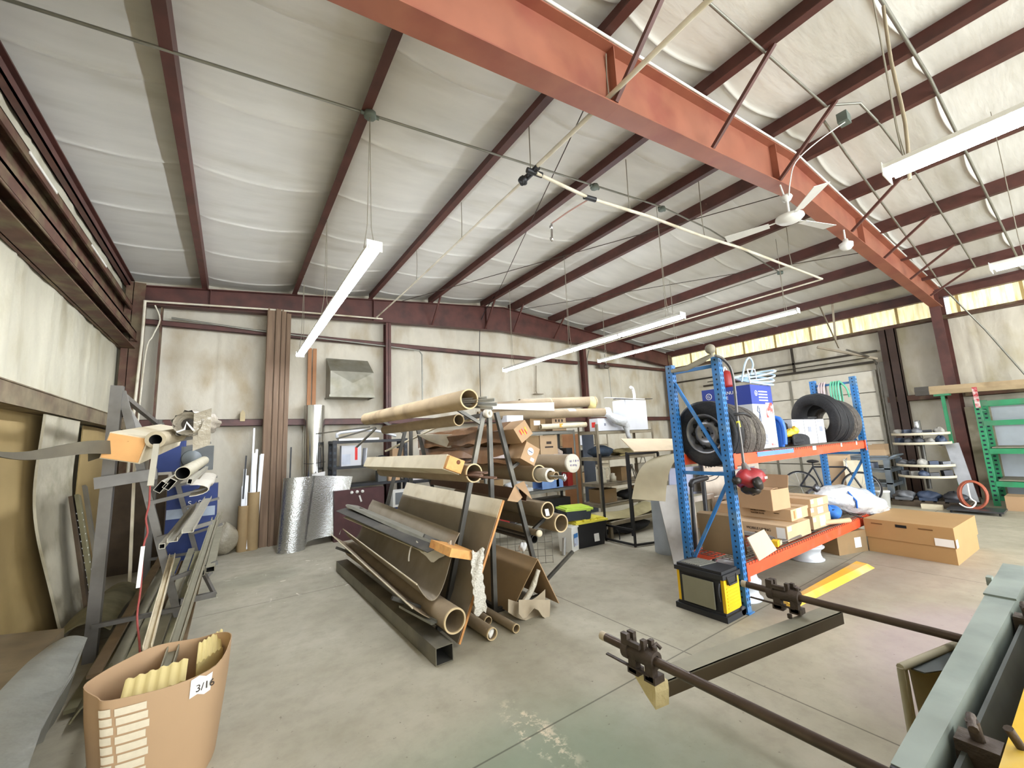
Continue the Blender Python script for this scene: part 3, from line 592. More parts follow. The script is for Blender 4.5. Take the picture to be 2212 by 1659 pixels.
tyre('tyre', (4.74, 2.5, zc-.04), (1, .08, 0), 'dusty brown tyre standing third, in front of the blue and white carton', 'tyres on the rack', dusty=True, rim=False)
tyre('tyre', (7.24, 2.48, zc+.14), (1, -.35, .12), 'large bare black tyre leaning beside the white boxes', 'tyres on the rack', R=.37, rim=False)
tyre('tyre', (7.52, 2.48, zc+.1), (1, -.25, .12), 'middle bare tyre of the three at the right end of the rack', 'tyres on the rack', R=.35, rim=False)
tyre('tyre', (7.78, 2.46, zc+.08), (1, -.2, .12), 'last bare tyre against the right rack post', 'tyres on the rack', R=.34, rim=False, dusty=True)
# ---- cartons
def carton(name, label, c, size, ang, m_, grp=None, parts=(), cat='box', tape=True):
    """closed cardboard carton: base centre, size, yaw"""
    t = thing(name, label, cat, c, grp); w_, d_, h_ = size
    m = MB(); m.obox(c, size, ang); m.build('carton', m_, t)
    if tape:
        m = MB(); m.obox((c[0], c[1], c[2]+h_), (w_*1.001 if w_ > d_ else .05, .05 if w_ > d_ else d_*1.001, .0015), ang); m.build('tape', TAPE, t)
    R = Matrix.Rotation(ang, 3, 'Z'); c = Vector(c)
    for (fc, u, v, su, sv, mm_, nm) in parts:      # face f/b/l/r, u across from centre, v up from base
        if fc == 'f': o = R @ Vector((u, -d_/2-.001, v)); r_ = R @ Vector((1, 0, 0)); n = R @ Vector((0, -1, 0))
        elif fc == 'l': o = R @ Vector((-w_/2-.001, u, v)); r_ = R @ Vector((0, -1, 0)); n = R @ Vector((-1, 0, 0))
        elif fc == 'r': o = R @ Vector((w_/2+.001, u, v)); r_ = R @ Vector((0, 1, 0)); n = R @ Vector((1, 0, 0))
        else: o = R @ Vector((u, 0, h_+.001)); r_ = R @ Vector((1, 0, 0)); n = Vector((0, 0, 1))
        up = n.cross(r_); o = c+o
        if nm.startswith('text:'): text(nm[5:], sv, o-r_*su/2, r_, up, mm_, t, 'print')
        else:
            m = MB(); m.add([o-r_*su/2-up*sv/2, o+r_*su/2-up*sv/2, o+r_*su/2+up*sv/2, o-r_*su/2+up*sv/2]+[o-n*.002-r_*su/2-up*sv/2, o-n*.002+r_*su/2-up*sv/2, o-n*.002+r_*su/2+up*sv/2, o-n*.002-r_*su/2+up*sv/2], [(0, 1, 2, 3), (7, 6, 5, 4), (0, 4, 5, 1), (1, 5, 6, 2), (2, 6, 7, 3), (3, 7, 4, 0)])
            m.build(nm, mm_, t)
    return t
ZD = .445
carton('long_carton', 'long cardboard carton lettered MOBILE LIVING on the lower rack shelf', (5.5, 2.78, ZD), (.62, 1.1, .165), 0, CARD2,
       parts=[('l', -.485, .085, .09, .12, PAPER, 'shipping_label'), ('l', -.26, .09, .3, .04, INK, 'text:MOBILE LIVING'), ('l', -.27, .05, .14, .022, INK, 'text:MADE IN'), ('f', -.24, .13, .09, .05, PAPER, 'small_label')])
carton('long_carton', 'cardboard carton resting on the MOBILE LIVING carton, white label at its corner', (5.76, 2.76, ZD+.167), (.5, .92, .13), 0, CARD2,
       parts=[('l', -.1, .08, .2, .026, INK, 'text:MOBILE LIVING'), ('l', -.1, .05, .2, .026, INK, 'text:WATER HOSE'), ('l', -.34, .07, .14, .014, INK, 'text:ASSEMBLY'), ('f', -.03, .07, .13, .11, PAPER, 'shipping_label'), ('f', -.16, .065, .04, .09, TAPE, 'stamp')])
# open carton on top
def open_carton(label, c, size, ang, m_, flaps=((-1, 40), (1, 60)), grp=None, name='open_carton'):
    t = thing(name, label, 'box', c, grp); w_, d_, h_ = size; R = Matrix.Rotation(ang, 3, 'Z'); c = Vector(c); T = .006
    m = MB()
    def wl(p, q): a = c+R @ Vector(p); b = c+R @ Vector(q); m.bar(a+Vector((0, 0, h_/2)), b+Vector((0, 0, h_/2)), T, h_)
    P = [(-w_/2, -d_/2, 0), (w_/2, -d_/2, 0), (w_/2, d_/2, 0), (-w_/2, d_/2, 0)]
    for i in range(4): wl(P[i], P[(i+1) % 4])
    m.obox(c, (w_, d_, T), ang); m.build('carton', m_, t)
    for s, a in flaps:
        a = radians(a); f0 = c+R @ Vector((s*w_/2, 0, h_)); d = R @ Vector((s*cos(a), 0, sin(a))); m = MB()
        y = R @ Vector((0, 1, 0)); L_ = w_*.42
        m.grid(lambda u, v: f0+d*L_*u+y*(v-.5)*d_+Vector((0, 0, .01*sin(3*u))), 3, 1, .005); m.build('flap', m_, t)
    return t
open_carton('small open carton standing on top of the long cartons', (5.52, 2.62, ZD+.3), (.36, .48, .24), -.12, CARD, ((-1, 175), (1, 75)))
LBL = [('f', .0, .09, .2, .11, PAPER, 'shipping_label'), ('f', .18, .04, .06, .04, PAPER, 'small_label')]
for i, (z, h_, lb, dx) in enumerate(((ZD, .16, 'bottom carton of the right-hand stack on the lower rack shelf', 0), (ZD+.162, .1, 'middle carton of the right-hand stack on the lower rack shelf', -.03), (ZD+.264, .1, 'top carton of the right-hand stack on the lower rack shelf', 0))):
    carton('carton', lb, (6.27+dx, 2.62, z), (.5, .72, h_), -.04, [CARD2, CARD, CARD2][i], 'stacked cartons on the rack', [('f', .02, h_*.5, .15, h_*.75, PAPER, 'shipping_label'), ('f', -.2, h_*.7, .07, .05, PAPER, 'small_label')])
open_carton('open carton with folded flaps behind the right-hand stack', (6.0, 2.9, ZD+.366), (.5, .4, .09), .3, CARD2, ((-1, 20), (1, 25)))
# cardboard sheet leaning at the left end
t = thing('flat_carton', 'large flattened carton standing in the left end of the rack', 'box', (4.32, 2.5, .45))
m = MB(); m.obox((4.35, 2.5, ZD), (.09, .42, .4), .1, (0, -.14)); m.build('carton', CARDK, t)
m = MB(); q = Vector((4.30, 2.58, ZD+.1)); m.obox((4.3, 2.6, ZD+.02), (.004, .14, .14), .1, (0, -.14)); m.build('shipping_label', PAPER, t)
# cream card, hoses, small yellow part
m = MB(); a_, b_, c_, d_ = W(1612, 1162, 1, 2.22), W(1648, 1144, 1, 2.26), W(1676, 1188, 1, 2.18), W(1638, 1212, 1, 2.15)
m.grid(lambda u, v: (a_*(1-u)+b_*u)*(1-v)+(d_*(1-u)+c_*u)*v, 3, 3, .012); single(m, 'card_offcut', mat('cream_card', '#cdb79a', .8, var=.04), 'cream piece of card leaning over the lower orange beam', 'card')
m = MB()
for k in range(5):
    m.path([(4.3+.02*k, 2.7, ZD+.04+.02*k), (4.7, 2.66, ZD+.1+.012*k), (5.0+.02*k, 2.45-.02*k, ZD+.06), (5.05, 2.3-.01*k, ZD+.02), (5.5, 2.24-.005*k, ZD+.02)], .011, sub=4)
single(m, 'grey_hose', mat('hose_grey', '#5d5650', .6, var=.15), 'loops of grey hose beneath the MOBILE LIVING carton', 'hose')
m = MB(); p_ = W(1675, 1171, 1, 2.25); m.obox((p_.x, p_.y, ZD), (.1, .06, .06), .2); m.obox((p_.x+.07, p_.y, ZD+.005), (.08, .05, .04), .2, mi=1)
single(m, 'yellow_fitting', [mat('yellow_plastic', '#e0b52a', .45), mat('beige_part', '#cfc09a', .5)], 'small yellow fitting at the front of the lower shelf', 'fitting')
# plastic bag, blue things, cardboard tube
BAG = mat('clear_bag', '#cdd0d2', .18, var=.12, scale=9, bump=1., bscale=14, spec=.8)
t = thing('plastic_bag', 'big clear plastic bag bulging off the right end of the lower shelf', 'bag', (7.6, 2.42, ZD))
m = MB(); p0, p1 = Vector((6.98, 2.55, ZD+.27)), Vector((8.28, 2.12, ZD+.1)); dx = (p1-p0)
def bagf(u, v):
    a = 2*pi*v; e = sin(pi*min(max(u, .0), 1))**.55; rr = .25*e*(1.12-.25*u)+.012*sin(9*a+5*u)+.012*sin(23*u+3*a)
    return p0+dx*u+Vector((0, 0, -.1*u*u))+Vector((.3*cos(a), cos(a), 0))*rr+Vector((0, 0, 1))*sin(a)*rr*.82
m.grid(bagf, 26, 26); m.build('bag', BAG, t)
m = MB(); m.path([p0+dx*.2+Vector((-.02, -.22, .1)), p0+dx*.24+Vector((0, -.26, -.02)), p0+dx*.26+Vector((0, -.24, -.12))], .012); m.build('blue_tie', mat('blue_plastic', '#2a67c4', .4), t)
m = MB(); m.blob((6.86, 2.36, ZD+.09), (.16, .12, .09), 4, .12); single(m, 'blue_cloth', mat('blue_cloth', '#2f6fbe', .7, var=.15), 'crumpled blue cloth between the cartons and the plastic bag', 'cloth')
m = MB(); m.path([(6.75, 2.3, ZD+.14), (6.95, 2.26, ZD+.12), (7.15, 2.2, ZD+.03), (7.4, 2.12, ZD-.05), (7.5, 2.1, ZD-.12)], .008, sub=4); single(m, 'black_cable', BLK, 'black cable trailing over the lower orange beam', 'cable')
m = MB(); m.tube((6.3, 2.3, ZD+.035), (6.72, 2.12, ZD+.035), .03, .022, 14); single(m, 'cardboard_tube', CARD2, 'short cardboard tube poking over the lower orange beam', 'tube')
m = MB(); m.path([(6.55, 2.5, ZD+.37), (6.7, 2.5, ZD+.4), (6.85, 2.48, ZD+.38)], .02); m.blob((6.75, 2.45, ZD+.42), (.05, .04, .05), 2); single(m, 'spray_gun', mat('dark_metal', '#55565a', .35, .6), 'small dark metal spray gun on top of the right-hand carton stack', 'tool')
# upper shelf
NAVY = mat('carton_blue', '#2b3f96', .6, var=.05)
CWH = mat('carton_white', '#cfd1d6', .6, var=.03)
ZU = 1.485
t = thing('sprayer_carton', 'tall blue and white carton with a G emblem on the upper rack shelf', 'box', (5.2, 2.56, ZU))
bx0, bx1, by0, by1 = 4.98, 5.5, 2.33, 2.93
m = MB(); m.box((bx0, by0, ZU), (bx1, by1, ZU+.52)); m.build('carton', CWH, t)
m = MB(); m.box((bx0, by0, ZU+.521), (bx1, by1, ZU+.75)); m.build('lid_band', NAVY, t)
m = MB(); m.lathe([(.032, 0), (.04, 0), (.04, .002), (.032, .002)], (bx0-.001, by1-.09, ZU+.66), (-1, 0, 0)); m.lathe([(.026, 0), (.033, 0), (.033, .002), (.026, .002)], (bx0+.12, by0-.001, ZU+.65), (0, -1, 0)); m.build('emblem', PAPER, t)
text('G', .05, (bx0-.002, by1-.07, ZU+.642), (0, -1, 0), (0, 0, 1), PAPER, t, 'emblem_letter')
text('G', .042, (bx0+.105, by0-.002, ZU+.635), (1, 0, 0), (0, 0, 1), PAPER, t, 'emblem_letter')
for k, (zz, s_) in enumerate(((.66, 'MAGNUM'), (.6, 'TRUE'))): text(s_, .055, (bx0-.002, by1-.2, ZU+zz), (0, -1, 0), (0, 0, 1), PAPER, t)
m = MB()
for k in range(4): m.box((bx0+.18, by0-.002, ZU+.56+.035*k), (bx0+.4, by0-.001, ZU+.575+.035*k))
m.build('print_lines', PAPER, t)
m = MB(); m.box((bx1-.2, by0-.002, ZU+.36), (bx1-.03, by0-.001, ZU+.54)); m.box((bx1-.18, by0-.002, ZU+.02), (bx1-.05, by0-.001, ZU+.05)); m.build('red_print', mat('red_print', '#b8483f', .6, second='#dfe0e4', sfac=.6, sscale=12), t)
m = MB(); gx = bx0+.13; m.path([(gx, by0-.002, ZU+.5), (gx-.03, by0-.002, ZU+.44), (gx+.02, by0-.002, ZU+.41), (gx-.01, by0-.002, ZU+.32), (gx, by0-.002, ZU+.24), (gx+.05, by0-.002, ZU+.22), (gx+.09, by0-.002, ZU+.16)], .006, 5)
m.path([(gx+.02, by0-.002, ZU+.48), (gx+.03, by0-.002, ZU+.36), (gx+.02, by0-.002, ZU+.26)], .005, 5)
for k in range(7): m.box((bx0+.1+.03*(k % 2), by0-.0015, ZU+.05+.018*k), (bx0+.28, by0-.001, ZU+.057+.018*k))
m.build('line_drawing', mat('print_navy', '#4c5a78', .6), t)
m = MB(); m.box((5.55, 2.3, ZU), (5.6, 2.5, ZU+.34)); m.path([(5.575, 2.29, ZU+.03), (5.575, 2.28, ZU+.2), (5.56, 2.31, ZU+.34), (5.56, 2.48, ZU+.37)], .03, sub=3); single(m, 'blue_jug', mat('blue_plastic', '#2a67c4'), 'blue plastic piece standing right of the sprayer carton', 'container')
t = thing('tool_bag', 'black tool bag with a yellow tool inside on the upper shelf', 'bag', (5.9, 2.32, ZU)); FAB = mat('black_fabric', '#202124', .85, var=.2, bump=.5, bscale=30)
m = MB(); m.grid(lambda u, v: (5.66+.52*u, 2.22+.03*sin(7*u), ZU+.01+v*(.09+.05*sin(pi*min(1, u*1.35)))*(1-.55*max(0, u-.7)/.3)), 16, 6, .012)
m.grid(lambda u, v: (5.66+.52*u, 2.42+.03*sin(7*u), ZU+.02+v*(.19+.11*sin(pi*min(1, u*1.3)))*(1-.5*max(0, u-.7)/.3)), 16, 6, .012)
m.blob((5.92, 2.32, ZU+.06), (.28, .11, .06), 3, .06); m.blob((5.8, 2.5, ZU+.28), (.3, .1, .05), 5, .1); m.build('bag_body', FAB, t)
m = MB(); m.blob((5.8, 2.3, ZU+.15), (.12, .05, .055), 3, .2); m.blob((5.93, 2.3, ZU+.19), (.05, .04, .05), 3); m.build('yellow_tool', mat('yellow_plastic', '#e0b52a'), t)
for i, (x0, x1, lb) in enumerate(((5.98, 6.33, 'white carton half hidden behind the black tool bag'), (6.35, 6.72, 'middle white printed carton beside the tool bag'), (6.74, 7.02, 'white printed carton next to the leaning tyres'))):
    t = thing('white_carton', lb, 'box', ((x0+x1)/2, 2.6, ZU), 'white cartons on the upper shelf')
    m = MB(); m.box((x0, 2.34, ZU), (x1, 2.8, ZU+.33)); m.build('carton', CWH, t)
    m = MB()
    for k in range(3): m.box((x0+.04, 2.338, ZU+.08+.07*k), (x1-.08, 2.339, ZU+.085+.07*k))
    m.box((x0+.1, 2.337, ZU+.16), (x0+.2, 2.338, ZU+.23)); m.box((x0+.03, 2.337, ZU+.3), (x0+.16, 2.338, ZU+.31)); m.build('print_lines', mat('print_grey', '#8a8f9c', .7), t)
m = MB()
m.box((6.1, 2.5, ZU+.335), (7.0, 2.75, ZU+.345)); m.box((6.55, 2.36, ZU+.346), (6.85, 2.42, ZU+.366)); single(m, 'black_tray', BLK, 'flat black tray with a wooden stick lying on the white cartons', 'tray')
# hose coil on the sprayer carton
t = thing('hose_coil', 'coil of pale blue hose piled on top of the sprayer carton', 'hose', (5.3, 2.5, ZU+.75)); HB = mat('pale_hose', '#b9d6e8', .3, var=.05)
m = MB()
for k in range(4):
    pts = [(5.42+.3*cos(a)*(1+.06*k)+.03*k, 2.5+.2*sin(a), ZU+.83+.03*k+.07*sin(a+.5*k)) for a in [2*pi*i/12 for i in range(12)]]; m.path(pts, .011, 7, sub=3, closed=True)
m.path([(5.05, 2.45, ZU+.8), (5.07, 2.4, ZU+1.0), (5.2, 2.4, ZU+1.1), (5.32, 2.42, ZU+1.03), (5.3, 2.45, ZU+.9)], .011, sub=4); m.build('hose', HB, t)
m = MB(); m.path([(5.15, 2.4, ZU+.78), (5.12, 2.4, ZU+.95), (5.3, 2.4, ZU+.96), (5.36, 2.42, ZU+.85)], .008); m.build('wire_frame', PAPER, t)
t = thing('red_gas_can', 'small red can tucked behind the front rack post', 'can', (4.85, 2.62, ZU+.755)); m = MB(); m.lathe([(0, 0), (.08, 0), (.09, .03), (.09, .15), (.06, .2), (.03, .22), (0, .22)], (5.1, 2.66, ZU+.755)); m.build('can_body', mat('red_plastic', '#9c2b26', .4), t); m = MB(); m.path([(5.05, 2.66, ZU+.95), (5.1, 2.66, ZU+1.02), (5.16, 2.66, ZU+.95)], .01, sub=3); m.build('handle', PAPER, t)
# string trimmer hanging on the front post
t = thing('string_trimmer', 'string trimmer with a red engine hanging upside down on the front rack post', 'trimmer', (4.25, 2.08, .95))
tp = [W(1545, 768, 1, 2.12), W(1562, 776, 1, 2.12), W(1580, 800, 1, 2.11), W(1588, 850, 1, 2.1), W(1593, 905, 1, 2.09), W(1600, 950, 1, 2.08), W(1606, 1000, 1, 2.06)]
m = MB(); m.path(tp, .014, sub=4); m.build('shaft', mat('trimmer_shaft', '#5d5a57', .35, .6), t)
m = MB(); m.path([tp[4]+Vector((-.06, 0, .04)), tp[4]+Vector((.0, -.06, .05)), tp[4]+Vector((.18, -.04, .02))], .014, sub=3); m.build('loop_handle', BLK, t)
m = MB(); m.path([tp[4]+Vector((0, 0, -.02)), tp[4]+Vector((.01, 0, -.08))], .019); m.build('warning_label', mat('yellow_label', '#d9cf3a', .5), t)
e = W(1616, 1034, 1, 2.04); RED2 = mat('engine_red', '#8c2126', .35, var=.2)
m = MB(); m.path([tp[6], e+Vector((0, 0, .06))], [.022, .05]); m.build('clutch_housing', mat('trimmer_grey', '#6b645f', .5), t)
m = MB(); m.blob(e+Vector((.03, 0, 0)), (.17, .12, .1), 6, .12); m.build('engine_cover', RED2, t)
m = MB(); m.lathe([(0, -.02), (.05, -.02), (.06, .02), (0, .04)], e+Vector((-.08, -.12, -.03)), (0, -1, .2)); m.blob(e+Vector((.02, -.02, -.09)), (.11, .08, .06), 4, .2); m.lathe([(0, 0), (.03, 0), (.035, .05), (0, .06)], e+Vector((-.18, 0, 0)), (-1, 0, 0)); m.build('muffler', mat('engine_black', '#37332f', .4, .5), t)
m = MB(); m.box(e+Vector((.05, -.13, .0)), e+Vector((.1, -.12, .02))); m.build('emblem', PAPER, t)
k_ = W(1534, 754, 1, 2.2); m = MB(); m.blob(k_, (.05, .05, .05), 1, .03); m.path([k_, k_+Vector((.02, .0, -.06)), k_+Vector((0, .1, -.1)), k_+Vector((-.05, .25, -.16)), k_+Vector((-.1, .4, -.17))], [.02, .03, .03, .02]); m.build('trimmer_head', mat('dusty_grey', '#8a8474', .8, var=.15), t)
# hoses over the right end rail
for i, (y0, col, lb, n_) in enumerate(((2.66, '#c9b6b8', 'pinkish white hose loops over the far end rail of the rack', 3), (2.5, '#67bf9c', 'mint green hose loops over the far end rail of the rack', 4))):
    m = MB()
    for k in range(n_):
        y = y0-.035*k; m.path([(RX1-.05, y, 1.95), (RX1-.06, y, 2.3), (RX1, y-.01, 2.42), (RX1+.06, y, 2.3), (RX1+.06, y, 2.0)], .014, sub=4)
    if i: m.path([(RX1-.02, y0-.12, 2.42), (RX1-.03, y0-.2, 2.3), (RX1-.02, y0-.22, 2.15)], .014, sub=3)
    single(m, 'garden_hose', mat('hose_'+col[1:], col, .4), lb, 'hose')
# ------------------------------------------------------------------ A-frame material rack in the middle
STEEL = mat('dark_steel', '#4a4843', .45, .55, var=.15, second='#6b675c', sfac=.4)
KRAFT = mat('kraft_tube', '#b09a78', .85, var=.1, scale=4, second='#8a7658', sfac=.4, bump=.2)
KRAFTD = mat('kraft_dusty', '#95846b', .9, var=.14, scale=5, second='#7c6c56', sfac=.4, bump=.25)
KRIM = mat('kraft_rim', '#cdb78f', .8)
CREAM = mat('cream_wrap', '#d6cbb0', .7, var=.06, second='#b7a682', sfac=.35)
GREYB = mat('dusty_board', '#968b79', .85, var=.08, scale=3, second='#857a67', sfac=.4)
PLY = mat('ply_edge', '#c98f55', .7, var=.1, scale=12)
WOOD = mat('pine_end', '#d9a25e', .65, var=.14, scale=14, second='#c07f3f', sfac=.4, sscale=9)
FOAM = mat('white_foam', '#cfc8b8', .6, var=.08, scale=8, bump=.4)
ALU = mat('aluminium', '#c2c4c4', .3, .75, var=.1)
BROWNP = mat('brown_film', '#7d5a3b', .3, var=.15, scale=4, bump=.5, bscale=6, spec=.6)
YN, YFR = 3.756, 6.1
rack = thing('a_frame_rack', 'dark steel A-frame rack carrying long tubes and sheets in the hall centre', 'rack', (2.28, 4.9, 0))
for y in (YN, YFR):
    for nm, a, b in (('leg', (1.68, y, 0), (2.2, y, 2.02)), ('leg', (2.87, y, 0), (2.36, y, 2.02)), ('centre_post', (2.25, y, 0), (2.27, y, 2.02))):
        m = MB(); m.bar(a, b, .045, .045, up=(0, 1, 0)); m.build(nm, STEEL, rack)
    m = MB(); m.bar((1.62, y, .025), (2.95, y, .025), .04, .04); m.build('base_bar', STEEL, rack)
    for z, L_ in ((.12, .5), (.68, .34), (1.4, .3), (1.9, .36)):
        xl = 1.68+.254*z; xr = 2.87-.26*z
        m = MB(); m.bar((xl, y, z), (xl-L_, y, z+L_*.55), .032, .032, up=(0, 1, 0)); m.build('arm', STEEL, rack)
        if not (z == 1.9 and y == YN): m = MB(); m.bar((xr, y, z), (xr+L_, y, z+L_*.55), .032, .032, up=(0, 1, 0)); m.build('arm', STEEL, rack)
for z in (.04, 2.0): m = MB(); m.bar((2.27, YN, z), (2.27, YFR, z), .04, .04); m.build('long_rail', STEEL, rack)
def ctube(label, a, b, r, ri=None, m_=None, grp=None, sq=1., cap=None, lab=None):
    ri = ri or r*.88; t = thing('cardboard_tube', label, 'tube', a, grp); m_ = m_ or KRAFT
    m = MB(); m.tube(a, b, r, ri, 32, sq=sq); m.build('tube', m_, t)
    d = (Vector(b)-Vector(a)).normalized(); a = Vector(a)
    m = MB(); m.tube(a-d*.003, a+d*.012, r*1.004, ri*.99, 32, sq=sq); m.build('cut_rim', KRIM, t)
    if cap: m = MB(); m.lathe([(0, 0), (r*.93, 0), (r*.97, .008), (r*1.03, .008), (r*1.03, .04), (r, .04)], a-d*.012, d, 30); m.build('end_cap', cap, t)
    if lab:
        m = MB(); s, w_, ang = lab; d2, x, y = m.basis(a, b)
        m.grid(lambda u, v: a+d*(s+w_*u)+(x*cos(ang+1.1*v)+y*sin(ang+1.1*v))*(r+.002), 3, 6); m.build('paper_label', PAPER, t)
    return t
ctube('thick dusty cardboard tube along the top left of the A-frame', (1.82, 3.36, 2.11), (1.78, 6.75, 2.16), .095, grp=None)
ctube('second, darker cardboard tube tucked under the top left one', (1.98, 3.9, 1.95), (1.93, 6.3, 1.96), .062, m_=KRAFTD)
t = thing('aluminium_extrusions', 'bundle of bright aluminium extrusions poking out of the top cardboard tube', 'metal bars', (1.95, 3.2, 2.1))
for i, (a, b) in enumerate(((((1.78, 3.6, 2.1)), W(1066, 864, 1, 3.2)), ((1.78, 3.6, 2.09), W(1072, 874, 1, 3.25)), ((1.82, 3.6, 2.08), W(1062, 882, 1, 3.2)), ((1.8, 3.6, 2.12), W(1050, 860, 1, 3.3)))):
    m = MB(); m.prof(a, b, [(-.02, -.014), (.02, -.014), (.02, -.01), (-.016, -.01), (-.016, .014), (-.02, .014)]); m.bar(Vector(a)+Vector((.01, 0, .012)), Vector(b)+Vector((.01, 0, .012)), .012, .012); m.build('extrusion', ALU, t)
p_ = W(1058, 893, 1, 3.68); m = MB(); m.lathe([(.02, 0), (.045, 0), (.045, .06), (.02, .06)], p_, (-.3, 1, 0), 24, closed=True); single(m, 'tape_roll', [FOAM], 'white plastic roll end just below the aluminium bundle', 'roll')
m = MB(); m.path([W(832, 975, 1, 6.6), W(890, 948, 1, 6.3), W(965, 915, 1, 5.3), W(1040, 907, 1, 3.8)], .016, sub=3); single(m, 'thin_pipe', CREAM, 'thin cream pipe slanting through the A-frame top', 'pipe')
for a, b, lb in (((1.75, 6.5, 2.02), (1.28, 8.3, 2.0), 'upper pale bar jutting past the far end of the A-frame'), ((1.78, 6.3, 2.0), (1.5, 7.6, 1.88), 'thin grey bar jutting past the far end of the A-frame'), ((1.74, 6.12, 1.98), (1.66, 6.9, 1.72), 'short grey bar tilting down at the far end of the A-frame')):
    m = MB(); m.rtube(a, b, .03, .02, .003); single(m, 'metal_bar', GALV, lb, 'metal bar')
# wrapped timber on the second level, left
t = thing('wrapped_beam', 'long timber in cream wrap with a bare wooden end, second level left', 'timber', (1.66, 3.35, 1.5))
c0, c1 = Vector((1.665, 3.42, 1.515)), Vector((1.68, 6.15, 1.47)); tl = radians(-22); q = lambda w_, h_: [(x*cos(tl)-y*sin(tl), x*sin(tl)+y*cos(tl)) for x, y in ((-w_, -h_), (w_, -h_), (w_, h_), (-w_, h_))]
m = MB(); m.prof(c0, c1, q(.088, .068)); m.build('wrap', CREAM, t)
m = MB(); m.prof(c0+Vector((0, -.05, 0)), c0+Vector((0, .1, 0)), q(.08, .06)); m.build('timber_end', WOOD, t)
m = MB(); m.lathe([(0, -.002), (.014, -.002), (.02, 0), (0, .004)], c0+Vector((.03, -.05, .02)), (0, 1, 0), 12); m.build('knot', mat('knot', '#6e3f1e', .7), t)
t = ctube('open cardboard tube holding brown sticks, second level left', (1.83, 3.33, 1.43), (1.78, 5.9, 1.38), .085, m_=KRAFTD)
for k, (dx, dz, e) in enumerate(((.0, .0, (1070, 1033)), (.02, .03, (1050, 1022)), (-.03, .02, (1040, 1028)))):
    a = Vector((1.82+dx, 3.8, 1.42+dz-.03)); b = W(e[0], e[1], 1, 3.05); m = MB(); m.prof(a, b, [(-.018, -.006), (.018, -.006), (.018, .0), (-.01, .006), (-.018, .012)]); single(m, 'brown_stick', mat('stick_brown', '#6a4a35', .7, var=.15), ['longest brown stick with a yellow tip out of the left tube', 'upper brown stick out of the left tube', 'short brown stick out of the left tube'][k], 'stick')
# big leaning board
t = thing('leaning_board', 'large dusty board leaning on the left side of the A-frame', 'board', (1.9, 4.6, .02))
BA, BB_, BC, BD = Vector((1.66, 3.38, .02)), Vector((2.19, 3.42, 1.14)), Vector((2.12, 5.85, 1.18)), Vector((1.66, 5.85, .03))
def bq(u, v): return (BA*(1-u)+BD*u)*(1-v)+(BB_*(1-u)+BC*u)*v
m = MB(); m.grid(lambda u, v: bq(u, v*.86), 6, 6, .015); m.build('dusty_face', GREYB, t)
m = MB(); m.grid(lambda u, v: bq(u, .86+.14*v), 6, 2, .015); m.build('clean_top_strip', CREAM, t, 'cream strip at the top edge, free of dust')
m = MB(); m.bar(bq(-.003, 0), bq(-.003, 1), .012, .02, up=(1, 0, 0)); m.build('plywood_edge', PLY, t)
# plank with torn foam (third level)
t = thing('wrapped_plank', 'flat plank with an orange pine end and torn foam wrap, third level left', 'timber', (1.7, 3.35, .74))
pa, pb = Vector((1.70, 3.33, .745)), Vector((1.5, 6.5, .86)); qq = [(x*cos(radians(-18))-y*sin(radians(-18)), x*sin(radians(-18))+y*cos(radians(-18))) for x, y in ((-.135, -.035), (.135, -.035), (.135, .035), (-.135, .035))]
m = MB(); m.prof(pa, pa+(pb-pa)*.12, qq); m.build('plank_end', WOOD, t)
m = MB(); m.prof(pa+(pb-pa)*.12, pb, [(x*.62, y*.5) for x, y in qq]); m.build('wrap', mat('grey_sheet', '#9b9a8e', .4, .3, var=.12), t)
m = MB(); m.grid(lambda u, v: W(1022+25*v-4*sin(5*u)+3*sin(40*u+3*v)*(v-.5), 1188+138*u+6*sin(6*v), 1, 3.3+.02*sin(6*u+v*4)), 22, 6, .01); m.build('bubble_wrap', mat('bubble_wrap', '#d9d4c8', .35, var=.1, scale=30, bump=1, bscale=60), t)
m = MB(); m.grid(lambda u, v: W(900+75*u, 1168+14*sin(u*3)+(8+22*sin(pi*u))*v+3*sin(17*u), 1, 3.55+.4*(1-u)), 14, 4, .008); m.path([W(905, 1170, 1, 4.0), W(890, 1178, 1, 4.0), W(884, 1198, 1, 4.0), W(883, 1212, 1, 4.0)], .008, sub=3); m.build('torn_foam', FOAM, t)
m = MB(); m.grid(lambda u, v: W(748+65*u, 1090+20*u+(3+14*sin(pi*u*.9))*v+3*sin(9*u), 1, 6.5-.6*u), 12, 4, .01); m.build('torn_foam', FOAM, t)
for k, (a, b, mm_, lb) in enumerate((((1.56, 3.6, .78), (1.38, 6.6, .83), STEEL, 'dark thin sheet lying beside the pine-ended plank'), ((1.6, 3.8, .74), (1.42, 6.3, .77), CREAM, 'cream strip lying under the thin dark sheet'))):
    m = MB(); m.prof(a, b, [(-.08, -.03), (.08, .0), (.08, .006), (-.08, -.024)]); single(m, 'sheet_strip', mm_, lb, 'sheet')
